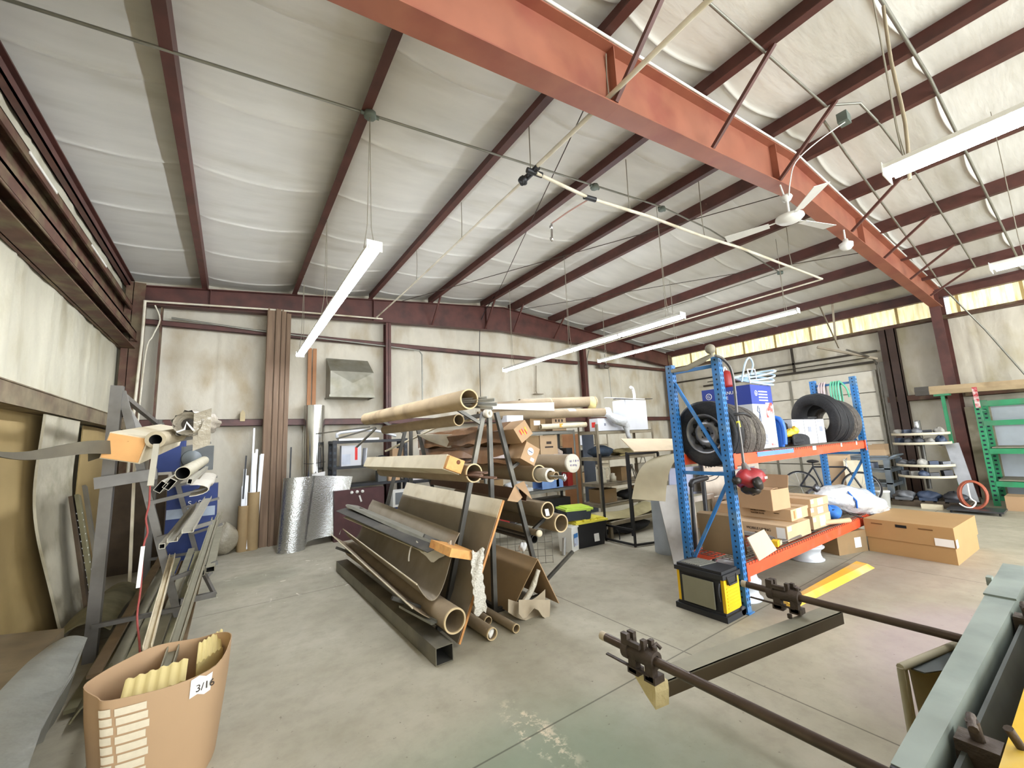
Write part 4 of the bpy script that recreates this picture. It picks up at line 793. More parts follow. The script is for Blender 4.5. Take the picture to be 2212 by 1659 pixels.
# curled sheets on the bottom left
def curl(label, m_, m2, y0, y1, fn, th=.006, cat='sheet'):
    t = thing('curled_sheet', label, cat, (1.5, (y0+y1)/2, .3)); m = MB(); m.grid(lambda u, v: fn(y0+(y1-y0)*u, v), 10, 16, th); m.build('sheet', m_, t)
    m = MB(); m.path([fn(y0+(y1-y0)*k/10, 0.)+Vector((0, 0, .0)) for k in range(11)], .007, 6); m.build('pale_edge', m2, t); return t
curl('large grey-brown sheet sagging in a curve above the thick bottom tube', GREYB, CREAM, 3.55, 6.4, lambda y, v: Vector((1.36+.0*y+.42*v, y, .52-.22*sin(pi*min(v*1.15, 1))+.36*v*v+.05*(y-3.5)/3)))
curl('cream-edged sheet curling outward below the sagging grey sheet', KRAFTD, CREAM, 3.5, 6.6, lambda y, v: Vector((1.3-.06*(y-3.5)/3+.3*v, y, .36+.04*(y-3.5)-.17*sin(pi*v*.5))))
ctube('thickest dusty cardboard tube, lowest on the left of the A-frame', (1.58, 3.28, .255), (1.5, 6.45, .26), .1, m_=KRAFTD, lab=(.12, .16, -.6))
m = MB(); m.rtube((1.445, 3.2, .07), (1.36, 6.45, .07), .15, .13, .006, mj=1); single(m, 'box_section', [mat('dusty_box_section', '#7d7868', .5, .3, var=.1, second='#615d52', sfac=.5), mat('steel_inside', '#4b4a46', .7, .3)], 'long rectangular steel tube on the floor left of the A-frame', 'steel tube')
m = MB(); m.prof(W(868, 1308, 1, 3.9), W(938, 1345, 1, 3.4), [(-.03, -.01), (.03, -.01), (.03, .01), (.024, .01), (.024, -.004), (-.024, -.004), (-.024, .01), (-.03, .01)]); single(m, 'steel_channel', GALV, 'short galvanised channel sticking out under the thickest tube', 'metal bar')
for a, b, r, lb in (((1.93, 3.28, .055), (1.9, 5.6, .055), .052, 'floor tube stuffed with crumpled paper under the A-frame'), ((2.05, 3.55, .045), (2.05, 5.5, .045), .04, 'middle thin tube on the floor under the A-frame'), ((2.17, 3.26, .04), (2.12, 5.6, .04), .037, 'thin clean-rimmed tube at the right on the floor under the A-frame')): ctube(lb, a, b, r, m_=KRAFTD)
m = MB(); m.blob((1.93, 3.33, .055), (.04, .04, .04), 5, .3); single(m, 'paper_wad', PAPER, 'crumpled paper in the end of the floor tube', 'paper')
# right side of the A-frame
for nm, nc, fc, s, rot, lb, st in (('wrapped_package', (2.585, 3.58, 1.8), (2.62, 6.4, 1.76), .09, 33, 'upper brown film-wrapped long package with red and yellow marks on its end', 0), ('wrapped_package', (2.65, 3.56, 1.56), (2.68, 6.5, 1.54), .098, -28, 'lower brown film-wrapped long package with a round white sticker on its end', 1)):
    t = thing(nm, lb, 'package', nc, 'brown long packages'); rr = radians(rot); pq = lambda w_: [(x*cos(rr)-y*sin(rr), x*sin(rr)+y*cos(rr)) for x, y in ((-w_, -w_), (w_, -w_), (w_, w_), (-w_, w_))]
    nc, fc = Vector(nc), Vector(fc)
    m = MB(); m.prof(nc, nc+(fc-nc)*.1, pq(s)); m.build('end_carton', CARD, t)
    m = MB(); m.prof(nc+(fc-nc)*.1, fc, pq(s*1.04)); m.grid(lambda u, v: nc+(fc-nc)*(.1+.9*u)+Vector((-.11-.03*sin(9*u), 0, .1-.2*v+.012*sin(30*u+5*v))), 30, 5, .003); m.build('film', BROWNP, t)
    m = MB(); x = Vector((cos(rr), 0, sin(rr))); y = Vector((-sin(rr), 0, cos(rr)))
    if st:
        m.lathe([(0, 0), (.042, 0), (.042, .002), (0, .002)], nc-Vector((0, .003, 0))+y*.02-x*.01, (0, 1, 0), 24); m.build('round_sticker', PAPER, t)
        m = MB(); o = nc-Vector((0, .004, 0))+y*.02-x*.01; m.add([o-x*.03-y*.006, o+x*.03-y*.006, o+x*.03+y*.004, o-x*.03+y*.004], [(0, 1, 2, 3)]); m.build('sticker_print', mat('print_navy', '#4c5a78'), t)
        m = MB(); o = nc-Vector((0, .003, 0))-y*.05+x*.045; m.add([o-x*.025-y*.018, o+x*.025-y*.018, o+x*.025+y*.018, o-x*.025+y*.018], [(0, 1, 2, 3)]); m.build('small_label', PAPER, t)
    else:
        for col, mm_ in ((-1, mat('mark_red', '#d8352f', .6)), (1, mat('mark_yellow', '#e6b030', .6))):
            m = MB()
            for k in range(3): o = nc-Vector((0, .003, 0))+x*(-.03+.03*k+.008*col)+y*(.02*cos(k*2+col)); m.add([o-x*.008-y*.03, o+x*.008-y*.022, o+x*.008+y*.03, o-x*.008+y*.024], [(0, 1, 2, 3)])
            m.build('end_marks', mm_, t)
m = MB(); m.grid(lambda u, v: W(900+110*u+25*v, 938+7*v+24*v*(1-abs(u-.45)*1.6), 1, 5.6-.6*u), 5, 3, .004); single(m, 'white_board', mat('white_card', '#e0dacb', .7), 'white pointed sheet lying on the brown film-wrapped package', 'sheet')
t = ctube('fat cardboard tube closed by a white cap with handwriting', (3.29, 3.6, 1.415), (3.22, 6.2, 1.41), .104, m_=KRAFTD, lab=(.12, .2, .6), cap=FOAM)
text('10  7  8  4', .035, (3.22, 3.583, 1.43), (1, 0, 0), (0, 0, 1), mat('ink_violet', '#7a74a0', .7), t, 'handwriting'); text('42 1/2 lg', .03, (3.225, 3.583, 1.385), (1, 0, 0), (0, 0, 1), mat('ink_violet', '#7a74a0', .7), t, 'handwriting')
t = ctube('cardboard tube with a white roll sliding out of it', (2.8, 3.62, 1.335), (2.82, 6.2, 1.335), .095, m_=KRAFTD)
m = MB(); m.tube((2.82, 3.45, 1.325), (2.82, 4.1, 1.325), .074, .048, 28); single(m, 'white_roll', FOAM, 'white roll sticking out of the tube on the right of the A-frame', 'roll')
m = MB(); m.tube((2.84, 3.38, 1.32), (2.83, 3.8, 1.32), .042, .032, 20); single(m, 'cardboard_core', KRAFT, 'small brown core inside the white roll', 'tube')
m = MB()
for k in range(3): m.rod((2.84+.01*k, 3.7, 1.31+.008*k), W(1215+3*k, 1029+3*k, 1, 3.2), .008)
m.blob(W(1219, 1032, 1, 3.19), (.025, .02, .03), 4, .4); single(m, 'rod_bundle', ALU, 'bundle of shiny rods tied with tape, out of the white roll', 'rods')
ctube('grey cardboard tube with white paper inside, right of the A-frame', (2.89, 3.62, .935), (2.89, 5.8, .93), .09, m_=KRAFTD)
m = MB(); m.grid(lambda u, v: Vector((2.85+.05*u, 3.6+.02*v, .88+.07*v)), 2, 2, .002); single(m, 'paper_slip', PAPER, 'white paper slip in the mouth of the grey tube', 'paper')
ctube('long dusty tube with a ragged open end and white label, lowest on the right', (3.04, 3.58, .78), (3.02, 6.1, .76), .097, m_=KRAFTD, lab=(.1, .17, .9))
ctube('small pipe with a pale end under the ragged tube', (2.76, 3.62, .71), (2.76, 4.8, .71), .034, m_=KRAFTD, cap=CREAM)
for i, (x, z) in enumerate(((2.82, .66), (2.9, .58))): m = MB(); m.tube((x, 3.9, z), (x, 6.1, z), .045, .04, 18); single(m, 'dark_pipe', STEEL, ['upper dark pipe behind the right leg', 'lower dark pipe behind the right leg'][i], 'pipe')
t = thing('opened_carton', 'long brown carton with its end flaps open, behind the right leg', 'box', (2.5, 3.5, 1.0)); m = MB(); m.rtube((2.62, 3.75, 1.12), (2.64, 6.0, 1.14), .2, .12, .006, up=(.25, 0, 1)); m.build('carton', mat('carton_brown', '#5d4330', .7, var=.12), t)
for a, b, c_, d_ in ((W(1112, 1048, 1, 3.5), W(1132, 1040, 1, 3.5), W(1149, 1079, 1, 3.3), W(1136, 1068, 1, 3.35)), (W(1112, 1048, 1, 3.5), W(1128, 1075, 1, 3.4), W(1118, 1085, 1, 3.3), W(1096, 1082, 1, 3.35))):
    m = MB(); m.grid(lambda u, v: (a*(1-u)+b*u)*(1-v)+(d_*(1-u)+c_*u)*v, 3, 3, .004); m.build('flap', CARD, t)
# folded cardboard tent on the floor, right
t = thing('folded_carton', 'large folded cardboard sleeve standing like a tent at the right foot of the A-frame', 'box', (2.55, 4.2, 0))
ap0, ap1 = Vector((2.64, 3.52, .49)), Vector((2.6, 6.0, .5)); l0, l1 = Vector((2.33, 3.58, .03)), Vector((2.3, 6.0, .03)); r0, r1 = Vector((2.84, 3.46, .03)), Vector((2.85, 6.0, .03))
m = MB(); m.grid(lambda u, v: (ap0*(1-v)+l0*v)*(1-u)+(ap1*(1-v)+l1*v)*u+Vector((-.012*sin(pi*v), 0, 0)), 8, 5, .008); m.build('left_panel', CARDK, t)
m = MB(); m.grid(lambda u, v: (ap0*(1-v)+r0*v)*(1-u)+(ap1*(1-v)+r1*v)*u, 8, 5, .008); m.build('right_panel', CARD, t)
m = MB(); m.grid(lambda u, v: W(1098+80*u, 1322+18*sin(3*u)-(28+24*u)*v, 1, 3.42+.1*v), 8, 4, .006)
m.grid(lambda u, v: W(1120+68*u, 1316+12*sin(9*u)*(v)-20+30*v, 1, 3.44-.1*v), 8, 3, .004); m.build('paper_flap', mat('grey_paper', '#a89a82', .85, var=.08), t)
m = MB(); m.path([l0+Vector((.04, -.04, .02)), (l0+ap0)/2+Vector((.05, -.03, -.06)), ap0+Vector((0, -.01, -.1))], [.03, .03, .022], sub=3); m.build('foam_edge', mat('foam_wrap', '#c9c1ae', .3, var=.12, bump=.8, bscale=30), t)
# ------------------------------------------------------------------ stuff at the left: cantilever rack, panels, big carton
LST = mat('left_steel', '#6e6b66', .4, .5, var=.12, second='#56524a', sfac=.4)
LX, LY = -.93, 5.2
t = thing('cantilever_rack', 'galvanised steel stock rack with a sloping front leg near the left wall', 'rack', (-.6, 5.6, 0))
LFAR = 7.9
for y in (LY, LFAR):
    z1 = 2.38 if y == LY else 2.25
    m = MB(); m.rtube((LX, y, 0), (LX+.02, y, z1), .085, .085, .006, up=(0, 1, 0)); m.build('post', LST, t)
    m = MB(); m.bar((LX+.05, y, z1-.05), (LX+.62, y, .04), .06, .045, up=(0, 1, 0)); m.build('sloping_leg', LST, t)
    for z, l in ((.29, .62), (.56, .86), (.95, .8), (1.28, .76), (1.8, .66)):
        xs_ = LX+.05+.57*(1-z/(z1-.05)) if z > .4 else LX; m = MB(); m.rtube((xs_, y-.04, z), (LX+l, y-.04, z+.09*(z > .4)), .04, .035, .004, mj=0); m.build('arm', LST, t)
m = MB(); m.bar((LX, LY, 2.35), (LX, LFAR, 2.2), .05, .05); m.build('top_rail', LST, t)
m = MB(); m.bar((LX+.02, LY+.06, 2.3), (LX+.22, LY+.1, 1.9), .07, .05); m.build('corner_brace', LST, t)
m = MB(); m.rtube((LX-.05, LY-.12, 1.5), (LX+.36, LY-.1, 1.55), .1, .085, .006, up=(0, 1, .0)); m.build('square_tube_arm', LST, t)
m = MB(); m.bar(W(388, 1300, 1, 5.2), W(465, 1283, 1, 5.3), .05, .05); m.bar(W(437, 1232, 1, 5.4), W(464, 1285, 1, 5.3), .03, .03); m.bar(W(443, 1250, 1, 5.4), W(457, 1235, 1, 5.4), .03, .03); m.build('foot_bracket', LST, t)
# long goods on it
def ybar(name, a, b, w_, h_, th, mats, label, cat='metal bar', tilt=0, grp=None):
    q = lambda W_, H_: [(x*cos(tilt)-y*sin(tilt), x*sin(tilt)+y*cos(tilt)) for x, y in ((-W_/2, -H_/2), (W_/2, -H_/2), (W_/2, H_/2), (-W_/2, H_/2))]
    m = MB(); m.hollow(a, b, q(w_, h_), q(w_-2*th, h_-2*th), None, 0, 1); return single(m, name, mats, label, cat, grp)
DI = mat('tube_inside', '#2c2a27', .8); ALW = mat('pale_aluminium', '#bdb8a8', .4, .3, var=.08)
for px, py, lb, w_ in ((347, 1052, 'left one of two flat aluminium box tubes with dark open ends', .075), (366, 1046, 'right one of two flat aluminium box tubes with dark open ends', .075), (410, 1040, 'small square aluminium tube beside the black pipe end', .045)):
    n_ = W(px, py, 1, 4.75); ybar('aluminium_tube', n_, n_+Vector((.02, 3.2, .06)), w_*.75, w_*1.25 if w_ > .05 else w_, .003, [ALW, DI], lb, tilt=radians(-35 if w_ > .05 else -10) if True else 0)
n_ = W(395, 1022, 1, 4.8); m = MB(); m.tube(n_, n_+Vector((.05, 2.2, .08)), .058, .052, 24, mj=1); single(m, 'wrapped_pipe', [mat('pale_wrap', '#b9b29b', .6, var=.1), DI], 'pale wrapped pipe with a dark round mouth', 'pipe')
n_ = W(400, 1068, 1, 4.9); m = MB(); m.grid(lambda u, v: n_+Vector((.03+.14*sin(pi*v), 2.4*u, .03+.05*cos(pi*v)+.02*sin(8*u))), 10, 8, .006); single(m, 'plastic_sleeve', FOAM, 'off-white plastic sleeve along the right of the aluminium tubes', 'sleeve')
# timber in cream wrap at the top, roll and film
t = thing('wrapped_beam', 'square timber wrapped in cream sheet with a bare orange end, top of the left rack', 'timber', (-.7, 4.6, 1.7)); a = W(268, 968, 1, 4.25); b = a+Vector((.08, 1.9, .17)); tl = radians(-14)
qq = lambda s: [(x*cos(tl)-y*sin(tl), x*sin(tl)+y*cos(tl)) for x, y in ((-s, -s*.85), (s, -s*.85), (s, s*.85), (-s, s*.85))]
m = MB(); m.prof(a, a+Vector((0, .05, .004)), qq(.108)); m.build('timber_end', mat('orange_pine', '#dba567', .75, var=.06, scale=8), t)
m = MB(); m.prof(a+Vector((0, .03, 0)), b, qq(.118)); m.build('wrap', CREAM, t)
m = MB(); m.lathe([(0, -.003), (.012, -.003), (.012, 0)], a+Vector((.02, -.001, .06)), (0, 1, 0), 10); m.build('knot', mat('knot', '#6e3f1e'), t)
a = W(336, 950, 1, 4.2); m = MB(); m.tube(a, a+Vector((.1, 1.7, .13)), .065, .04, 24, mj=1); single(m, 'foam_roll', [mat('beige_foam', '#b3a68b', .8, var=.12, bump=.5), DI], 'beige foam-wrapped roll with a dark hollow below the clear film', 'roll')
a = W(405, 915, 1, 4.4); m = MB()
def film(u, v):
    an = 2*pi*v; r = .1+.012*sin(5*an+8*u)+.01*sin(11*an)
    return a+Vector((.0+.1*u, 1.3*u, .08*u))+Vector((cos(an)*r, 0, sin(an)*r*1.05))
m.grid(film, 14, 28); m.grid(lambda u, v: a+Vector((.04+.12*v, -.02+.1*u, .08-.32*u+.05*v+.02*sin(9*u))), 8, 5, .002); m.grid(lambda u, v: a+Vector((cos(2*pi*v)*(.1-.05*u), .0+.1*u, sin(2*pi*v)*(.1-.05*u))), 3, 22)
single(m, 'film_roll', mat('clear_film', '#a9a08e', .25, var=.12, bump=.8, bscale=20, spec=.7), 'large roll wrapped in shiny clear film, top of the left rack', 'roll')
a = W(402, 925, 1, 4.35); m = MB(); m.path([a+Vector((-.06, 0, -.03)), a+Vector((-.01, -.01, -.01)), a+Vector((.0, 0, .05)), a+Vector((.05, 0, -.02))], .008); single(m, 'white_strip', PAPER, 'bent bright white strip in the mouth of the film roll', 'strip')
a, b = W(338, 960, 1, 4.15), W(325, 1050, 1, 4.05); m = MB(); m.rtube(a, b, .035, .03, .004, up=(0, 1, 0)); single(m, 'hanging_profile', ALW, 'short metal profile hanging out of the foam roll', 'metal bar')
m = MB(); m.path([W(326, 1030, 1, 4.07), W(324, 1052, 1, 4.05), W(322, 1090, 1, 4.05), W(315, 1120, 1, 4.05), W(319, 1150, 1, 4.05), W(310, 1180, 1, 4.05), W(304, 1270, 1, 4.0), W(296, 1330, 1, 3.9), W(301, 1385, 1, 3.8), W(303, 1425, 1, 3.75)], .006, sub=3); single(m, 'hanging_string', mat('red_cord', '#96443f', .7), 'thin red cord dangling from the left rack into the big carton', 'cord')
m = MB(); m.bar(W(309, 1180, 1, 4.02), W(298, 1270, 1, 3.98), .022, .004, up=(0, 1, 0)); single(m, 'white_tag', mat('bright_strip', '#efeee8', .6), 'narrow white strip tied on the red cord', 'strip')
m = MB(); P0 = W(250, 960, 1, 4.5)
m.grid(lambda u, v: W(-60+330*u, 968+10*sin(6*u)-10*u*u+(28+8*sin(3*u))*v-25*v*(1-u), 1, 3.0+1.4*u), 16, 3, .01)
m.grid(lambda u, v: W(190+75*u, 970-14*u*(1-v)+25*v*(1-u)-20*v*u*0, 1, 4.3+.1*v), 4, 3, .01)
single(m, 'rubber_strip', mat('dark_rubber', '#57503f', .8, var=.15), 'dark bent rubber strip sticking out left of the wrapped timber', 'strip')
# lower left long goods: gutters, boards
for k, (n, f, w_, mm_, lb) in enumerate((((350, 1180), (462, 1060), .04, ALW, 'small square white tube with a bright open end, middle level of the left rack'), ((372, 1170), (470, 1065), .07, ALW, 'pale channel beside the small square white tube'), ((405, 1150), (478, 1062), .08, ALW, 'wide pale channel at the right of the middle level'))):
    a = W(n[0], n[1], 1, 4.55); b = Vector((a.x+.03, a.y+2.9, a.z+.03)); m = MB()
    if k == 0: m.rtube(a, b, .04, .04, .004, mj=1)
    else: m.prof(a, b, [(-w_/2, -.004), (w_/2, -.004), (w_/2, .03), (w_/2-.004, .03), (w_/2-.004, 0), (-w_/2+.004, 0), (-w_/2+.004, .03), (-w_/2, .03)])
    single(m, 'aluminium_channel' if k else 'square_tube', [mm_, DI], lb, 'metal bar')
for k, (n, y, w_, lb) in enumerate((((432, 1238), 5.0, .07, 'left grey box tube with a dark end on the lowest arm'), ((454, 1230), 5.0, .07, 'right grey box tube with a dark end on the lowest arm'))):
    a = W(n[0], n[1], 1, y); ybar('box_tube', a, a+Vector((.02, 2.4, .02)), w_, .05, .004, [mat('dusty_bar', '#8b8672', .6, .2, var=.12), DI], lb)
for k, (a, b, w_, mm_, lb) in enumerate(((W(358, 1452, 1, 3.28), W(465, 1120, 1, 5.6), .06, mat('dusty_bar', '#8b8672'), 'long grey channel leaning out of the big carton toward the rack'), (W(318, 1400, 1, 3.5), W(372, 1200, 1, 5.2), .045, CREAM, 'cream bar leaning from the big carton to the rack'), (W(412, 1260, 1, 4.9), W(475, 1110, 1, 6.4), .05, mat('dusty_bar', '#8b8672'), 'grey bar between the lower box tubes and the carton'))):
    m = MB(); m.prof(a, b, [(-w_/2, -.02), (w_/2, -.02), (w_/2, .02), (w_/2-.006, .02), (w_/2-.006, -.012), (-w_/2+.006, -.012), (-w_/2+.006, .02), (-w_/2, .02)]); single(m, 'leaning_bar', mm_, lb, 'metal bar')
random.seed(3)
OLV = [mat('dusty_olive', '#7b7558', .8, var=.15, second='#5f593f', sfac=.5), mat('dusty_brown_board', '#6d5a40', .8, var=.2), mat('dusty_bar', '#8b8672')]
LB = ['lowest board', 'board second from the floor', 'thin dark board', 'olive gutter', 'pale gutter lying across', 'narrow brown board', 'grey lath', 'uppermost dusty lath']
for k in range(8):
    x = -.82+.075*k; z = .03+.05*((k*3) % 4); m = MB(); m.prof((x, 4.2+.1*(k % 3), z), (x+.03, 7.6, z+.2), [(-.035, 0), (.035, 0), (.035, .025), (-.035, .025)]); single(m, 'stored_board', OLV[k % 3], LB[k]+' stored low inside the left rack', 'board')
# blue cartons behind the rack
BC = mat('blue_box', '#23366e', .6, var=.1)
a = W(412, 1140, 1, 7.6); t = thing('blue_carton', 'dark blue carton with a white printed band behind the left rack', 'box', (a.x, 8.05, 0)); m = MB(); m.box((a.x-.33, 8.05, .0), (a.x+.28, 8.4, 1.25)); m.build('carton', BC, t)
m = MB(); m.box((a.x-.325, 8.045, .78), (a.x+.26, 8.048, .92)); m.build('white_band', mat('band_blue_white', '#aab6c4', .6, var=.12), t); text('S . S', .1, (a.x-.08, 8.04, .955), (1, 0, 0), (0, 0, 1), PAPER, t)
a = W(375, 975, 1, 7.4); m = MB(); m.box((a.x-.22, 7.3, 1.5), (a.x+.12, 7.6, 1.95)); t = thing('blue_carton', 'smaller dark blue carton higher up behind the left rack', 'box', (a.x, 7.4, 1.5)); m.build('carton', BC, t)
a = W(427, 990, 1, 7.4); t = thing('headlight_unit', 'dark grey boxed unit with a round lens behind the left rack', 'appliance', (a.x, 7.4, a.z-.15)); m = MB(); m.box(a-Vector((.18, .1, .17)), a+Vector((.18, .1, .17))); m.build('case', mat('grey_case', '#5b5e5e', .6, var=.15), t)
m = MB(); m.lathe([(0, 0), (.11, 0), (.12, .03), (.1, .03)], a-Vector((.06, .13, 0)), (0, 1, 0), 24); m.build('lens', mat('lens_grey', '#747a7c', .4), t)
m = MB(); m.box(W(260, 1100, 1, 8.6)-Vector((.5, 0, 1.1)), W(330, 1000, 1, 8.7)+Vector((.2, .05, -.2))); single(m, 'plywood_sheet', mat('dark_brown_panel', '#4a3c2b', .8, var=.2), 'dark brown panel standing in the corner behind the left rack', 'panel')
# left wall dressing below the girt
t = thing('wall_panel', 'ochre hardboard sheet covering the left wall below the girt, nearest the camera', 'panel', (-1.5, 4.6, 0)); m = MB()
m.grid(lambda u, v: (-1.56+.04*sin(2.2*u*pi)+.22*(1-v)**3, 2.2+4.5*u, 2.14*v+.02), 12, 12, .012); m.build('sheet', mat('ochre_board', '#a0895a', .75, var=.12, scale=1.2, second='#857044', sfac=.45, sscale=1.), t)
m = MB(); m.grid(lambda u, v: (-1.47+.02*sin(7*v)+.24*(1-v)**3, 5.62+1.05*u+.02*sin(9*v)+.2*(1-v), 2.1*v+.05), 8, 20, .02); single(m, 'insulation_strip', mat('hanging_insulation', '#b5ae98', .6, var=.08, bump=1., bscale=4, second='#8e866d', sfac=.4), 'torn white insulation strip hanging to the floor on the left wall', 'insulation')
m = MB(); m.grid(lambda u, v: (-1.56+.02*sin(5*u), 7.3+1.6*u, .02+2.12*v), 6, 6, .012); single(m, 'wall_panel', mat('ochre_board', '#a0895a'), 'ochre hardboard sheet beyond the white strip, left wall', 'panel')
for k, (a, b, w_, mm_, lb) in enumerate(((W(190, 1325, 0, -1.12), W(155, 1075, 0, -1.4), .13, mat('dark_brown_panel', '#4a3c2b'), 'dark plank leaning on the left wall beside the strip'), (W(212, 1350, 0, -1.05), W(168, 1070, 0, -1.36), .12, mat('dusty_olive', '#7b7558'), 'slotted metal strip leaning on the left wall'), (W(222, 1300, 0, -1.05), W(183, 1050, 0, -1.34), .09, mat('grey_metal_strip', '#6d675a', .5, .4), 'grey metal strip leaning behind the slotted one'), ((-1.0, 7.3, .02), (-1.15, 7.9, 2.1), .05, CREAM, 'thin cream batten leaning in the left corner'))):
    m = MB(); m.bar(a, b, w_, .03, up=(1, 0, 0))
    if k == 1:
        A_, B_ = Vector(a), Vector(b)
        for i in range(12): p = A_+(B_-A_)*(.25+.055*i); m.box(p+Vector((-.05, -.03, -.004)), p+Vector((.02, -.018, .008)), 1)
    single(m, 'leaning_strip', [mm_, PAPER], lb, 'strip')
# long carton and sheet roll on the floor by the left wall
m = MB(); m.prof((-1.3, 2.4, .2), (-1.3, 5.1, .2), [(-.22, -.2), (.22, -.2), (.22, .14), (-.22, .2)]); single(m, 'long_crate', mat('dusty_crate', '#75664c', .85, var=.15, second='#8b7b5d', sfac=.4), 'long dusty crate on the floor along the left wall', 'crate')
LE = [W(110, 1392, 2, .42), W(60, 1435, 2, .43), W(0, 1495, 2, .43), W(-90, 1580, 2, .42), W(-200, 1700, 2, .42)]
RE = [W(189, 1378, 2, .42), W(160, 1450, 2, .4), W(130, 1500, 2, .38), W(88, 1580, 2, .38), W(40, 1720, 2, .38)]
def lerp(P, t): k = min(int(t*4), 3); f = t*4-k; return P[k]*(1-f)+P[k+1]*f
m = MB(); m.grid(lambda u, v: lerp(LE, u)*(1-v)+lerp(RE, u)*v+Vector((0, 0, .015*sin(5*u+3*v)+.02*sin(pi*v))), 20, 10, .02)
m.grid(lambda u, v: lerp(RE, u)+Vector((-.06*v+.02*sin(14*u)*v, 0, -.28*v*(.5+.5*abs(sin(5*u))))), 20, 5, .01); single(m, 'foil_sheet', mat('foil_grey', '#8f9088', .45, .25, var=.1, bump=.6, bscale=6), 'grey insulation sheet curling over the crate in the lower left corner', 'sheet')
m = MB(); m.grid(lambda u, v: Vector((-.78+.18*v, 4.0+1.2*u, .04+.1*sin(pi*v)+.02*sin(5*u))), 12, 8, .01); single(m, 'crumpled_sheet', mat('dusty_olive', '#7b7558'), 'crumpled olive sheet on the floor at the foot of the left rack', 'sheet')
m = MB(); m.grid(lambda u, v: Vector((-1.2+.35*v, 5.4+1.6*u, .16+.1*sin(pi*v)+.04*sin(5*u))), 12, 8, .01); single(m, 'crumpled_sheet', mat('dusty_olive', '#7b7558'), 'olive sheet draped behind the rack post above the crate', 'sheet')
# big oval carton in front
t = thing('big_carton', 'large oval-squashed open cardboard carton in the lower left corner of the photo', 'box', (-.25, 3.18, 0))
CB = mat('carton_big', '#b39472', .8, var=.04, scale=2)
rim = [(-.575, 3.13), (-.50, 2.99), (-.44, 2.93), (-.2, 2.92), (-.02, 3.0), (.045, 3.22), (.03, 3.35), (-.04, 3.45), (-.13, 3.47), (-.33, 3.485), (-.47, 3.36), (-.55, 3.24)]
def rimz(i): return [.56, .55, .54, .53, .54, .58, .58, .56, .55, .56, .56, .56][i % 12]
m = MB(); n = len(rim); cx_, cy_ = -.26, 3.2; rings = []
for z in (0, .1, .25, .4, 1):
    k = .82+.18*(min(z, .5)/.5) if z < 1 else 1.; rings.append([(cx_+(x-cx_)*k, cy_+(y-cy_)*k, z if z < 1 else rimz(i)) for i, (x, y) in enumerate(rim)])
def crom(P, sub=4):
    P = [Vector(p) for p in P]; o = []
    for i in range(len(P)):
        p0, p1, p2, p3 = P[i-1], P[i], P[(i+1) % len(P)], P[(i+2) % len(P)]
        for k in range(sub): s_ = k/sub; o.append(.5*((2*p1)+(-p0+p2)*s_+(2*p0-5*p1+4*p2-p3)*s_*s_+(-p0+3*p1-3*p2+p3)*s_**3))
    return o
R_ = [crom(r) for r in rings]; N_ = len(R_[0])
outer = [p for r in R_ for p in r]; inner = [Vector((cx_+(p.x-cx_)*.985, cy_+(p.y-cy_)*.985, p.z)) for p in outer]; K = len(outer)
m.add(outer+inner, [(i*N_+j, i*N_+(j+1) % N_, (i+1)*N_+(j+1) % N_, (i+1)*N_+j) for i in range(4) for j in range(N_)], 0, True)
m.add(outer+inner, [(K+i*N_+(j+1) % N_, K+i*N_+j, K+(i+1)*N_+j, K+(i+1)*N_+(j+1) % N_) for i in range(4) for j in range(N_)], 0, True)
m.add(outer+inner, [(4*N_+j, 4*N_+(j+1) % N_, K+4*N_+(j+1) % N_, K+4*N_+j) for j in range(N_)]); m.add([(p.x, p.y, .01) for p in R_[0]], [tuple(range(N_))]); m.build('carton', CB, t)
# stickers follow the camera-side wall of the carton
def wallpt(sx, zf):      # sx along the near side of the rim 0..1 between rim points 1 and 4
    pts = [Vector((*rim[1], 0)), Vector((*rim[2], 0)), Vector((*rim[3], 0)), Vector((*rim[4], 0))]; full = [R_[4][j] for j in range(4, 17)]
    i = min(int(sx*12), 11); p = full[i]*(1-(sx*12-i))+full[i+1]*(sx*12-i); z = zf*.54; k = (.82+.18*z/.5)*1.012
    return Vector((cx_+(p.x-cx_)*k, cy_+(p.y-cy_)*k, z))
for c in range(2):
    for r_ in range(11):
        m = MB(); u0 = .18+c*.19+.008*(r_ % 3); z0 = .93-r_*.082-.01*c
        m.grid(lambda u, v: wallpt(u0+.165*u, z0-.064*v), 3, 1, .001); m.build('sticker', mat('sticker_cream', '#d9cdb5', .7, var=.05, scale=40), t)
m = MB(); m.grid(lambda u, v: wallpt(.78+.17*u, .97-.17*v+.02*sin(6*u)), 3, 2, .001); m.build('white_label', PAPER, t)
text('3/16', .05, wallpt(.82, .84)+Vector((0, -.004, 0)), (.85, .35, 0), (0, 0, 1), INK, t, 'handwriting')
YFO = mat('yellow_foam', '#d3c184', .7, var=.06)
for i, (x0, y0, x1, y1, z, lb) in enumerate(((-.42, 3.02, -.16, 3.1, .47, 'folded yellowish corrugated sheet at the left inside the big carton'), (-.12, 3.2, .0, 3.36, .5, 'yellowish corrugated sheet at the right inside the big carton'))):
    m = MB(); m.grid(lambda u, v: Vector((x0+(x1-x0)*u, y0+(y1-y0)*u+.14*v, z+.006*sin(36*u)+.06*v)), 24, 3, .01); m.grid(lambda u, v: Vector((x0+(x1-x0)*u, y0+(y1-y0)*u, z-.35*v+.006*sin(36*u))), 24, 2, .008); single(m, 'corrugated_sheet', YFO, lb, 'sheet')
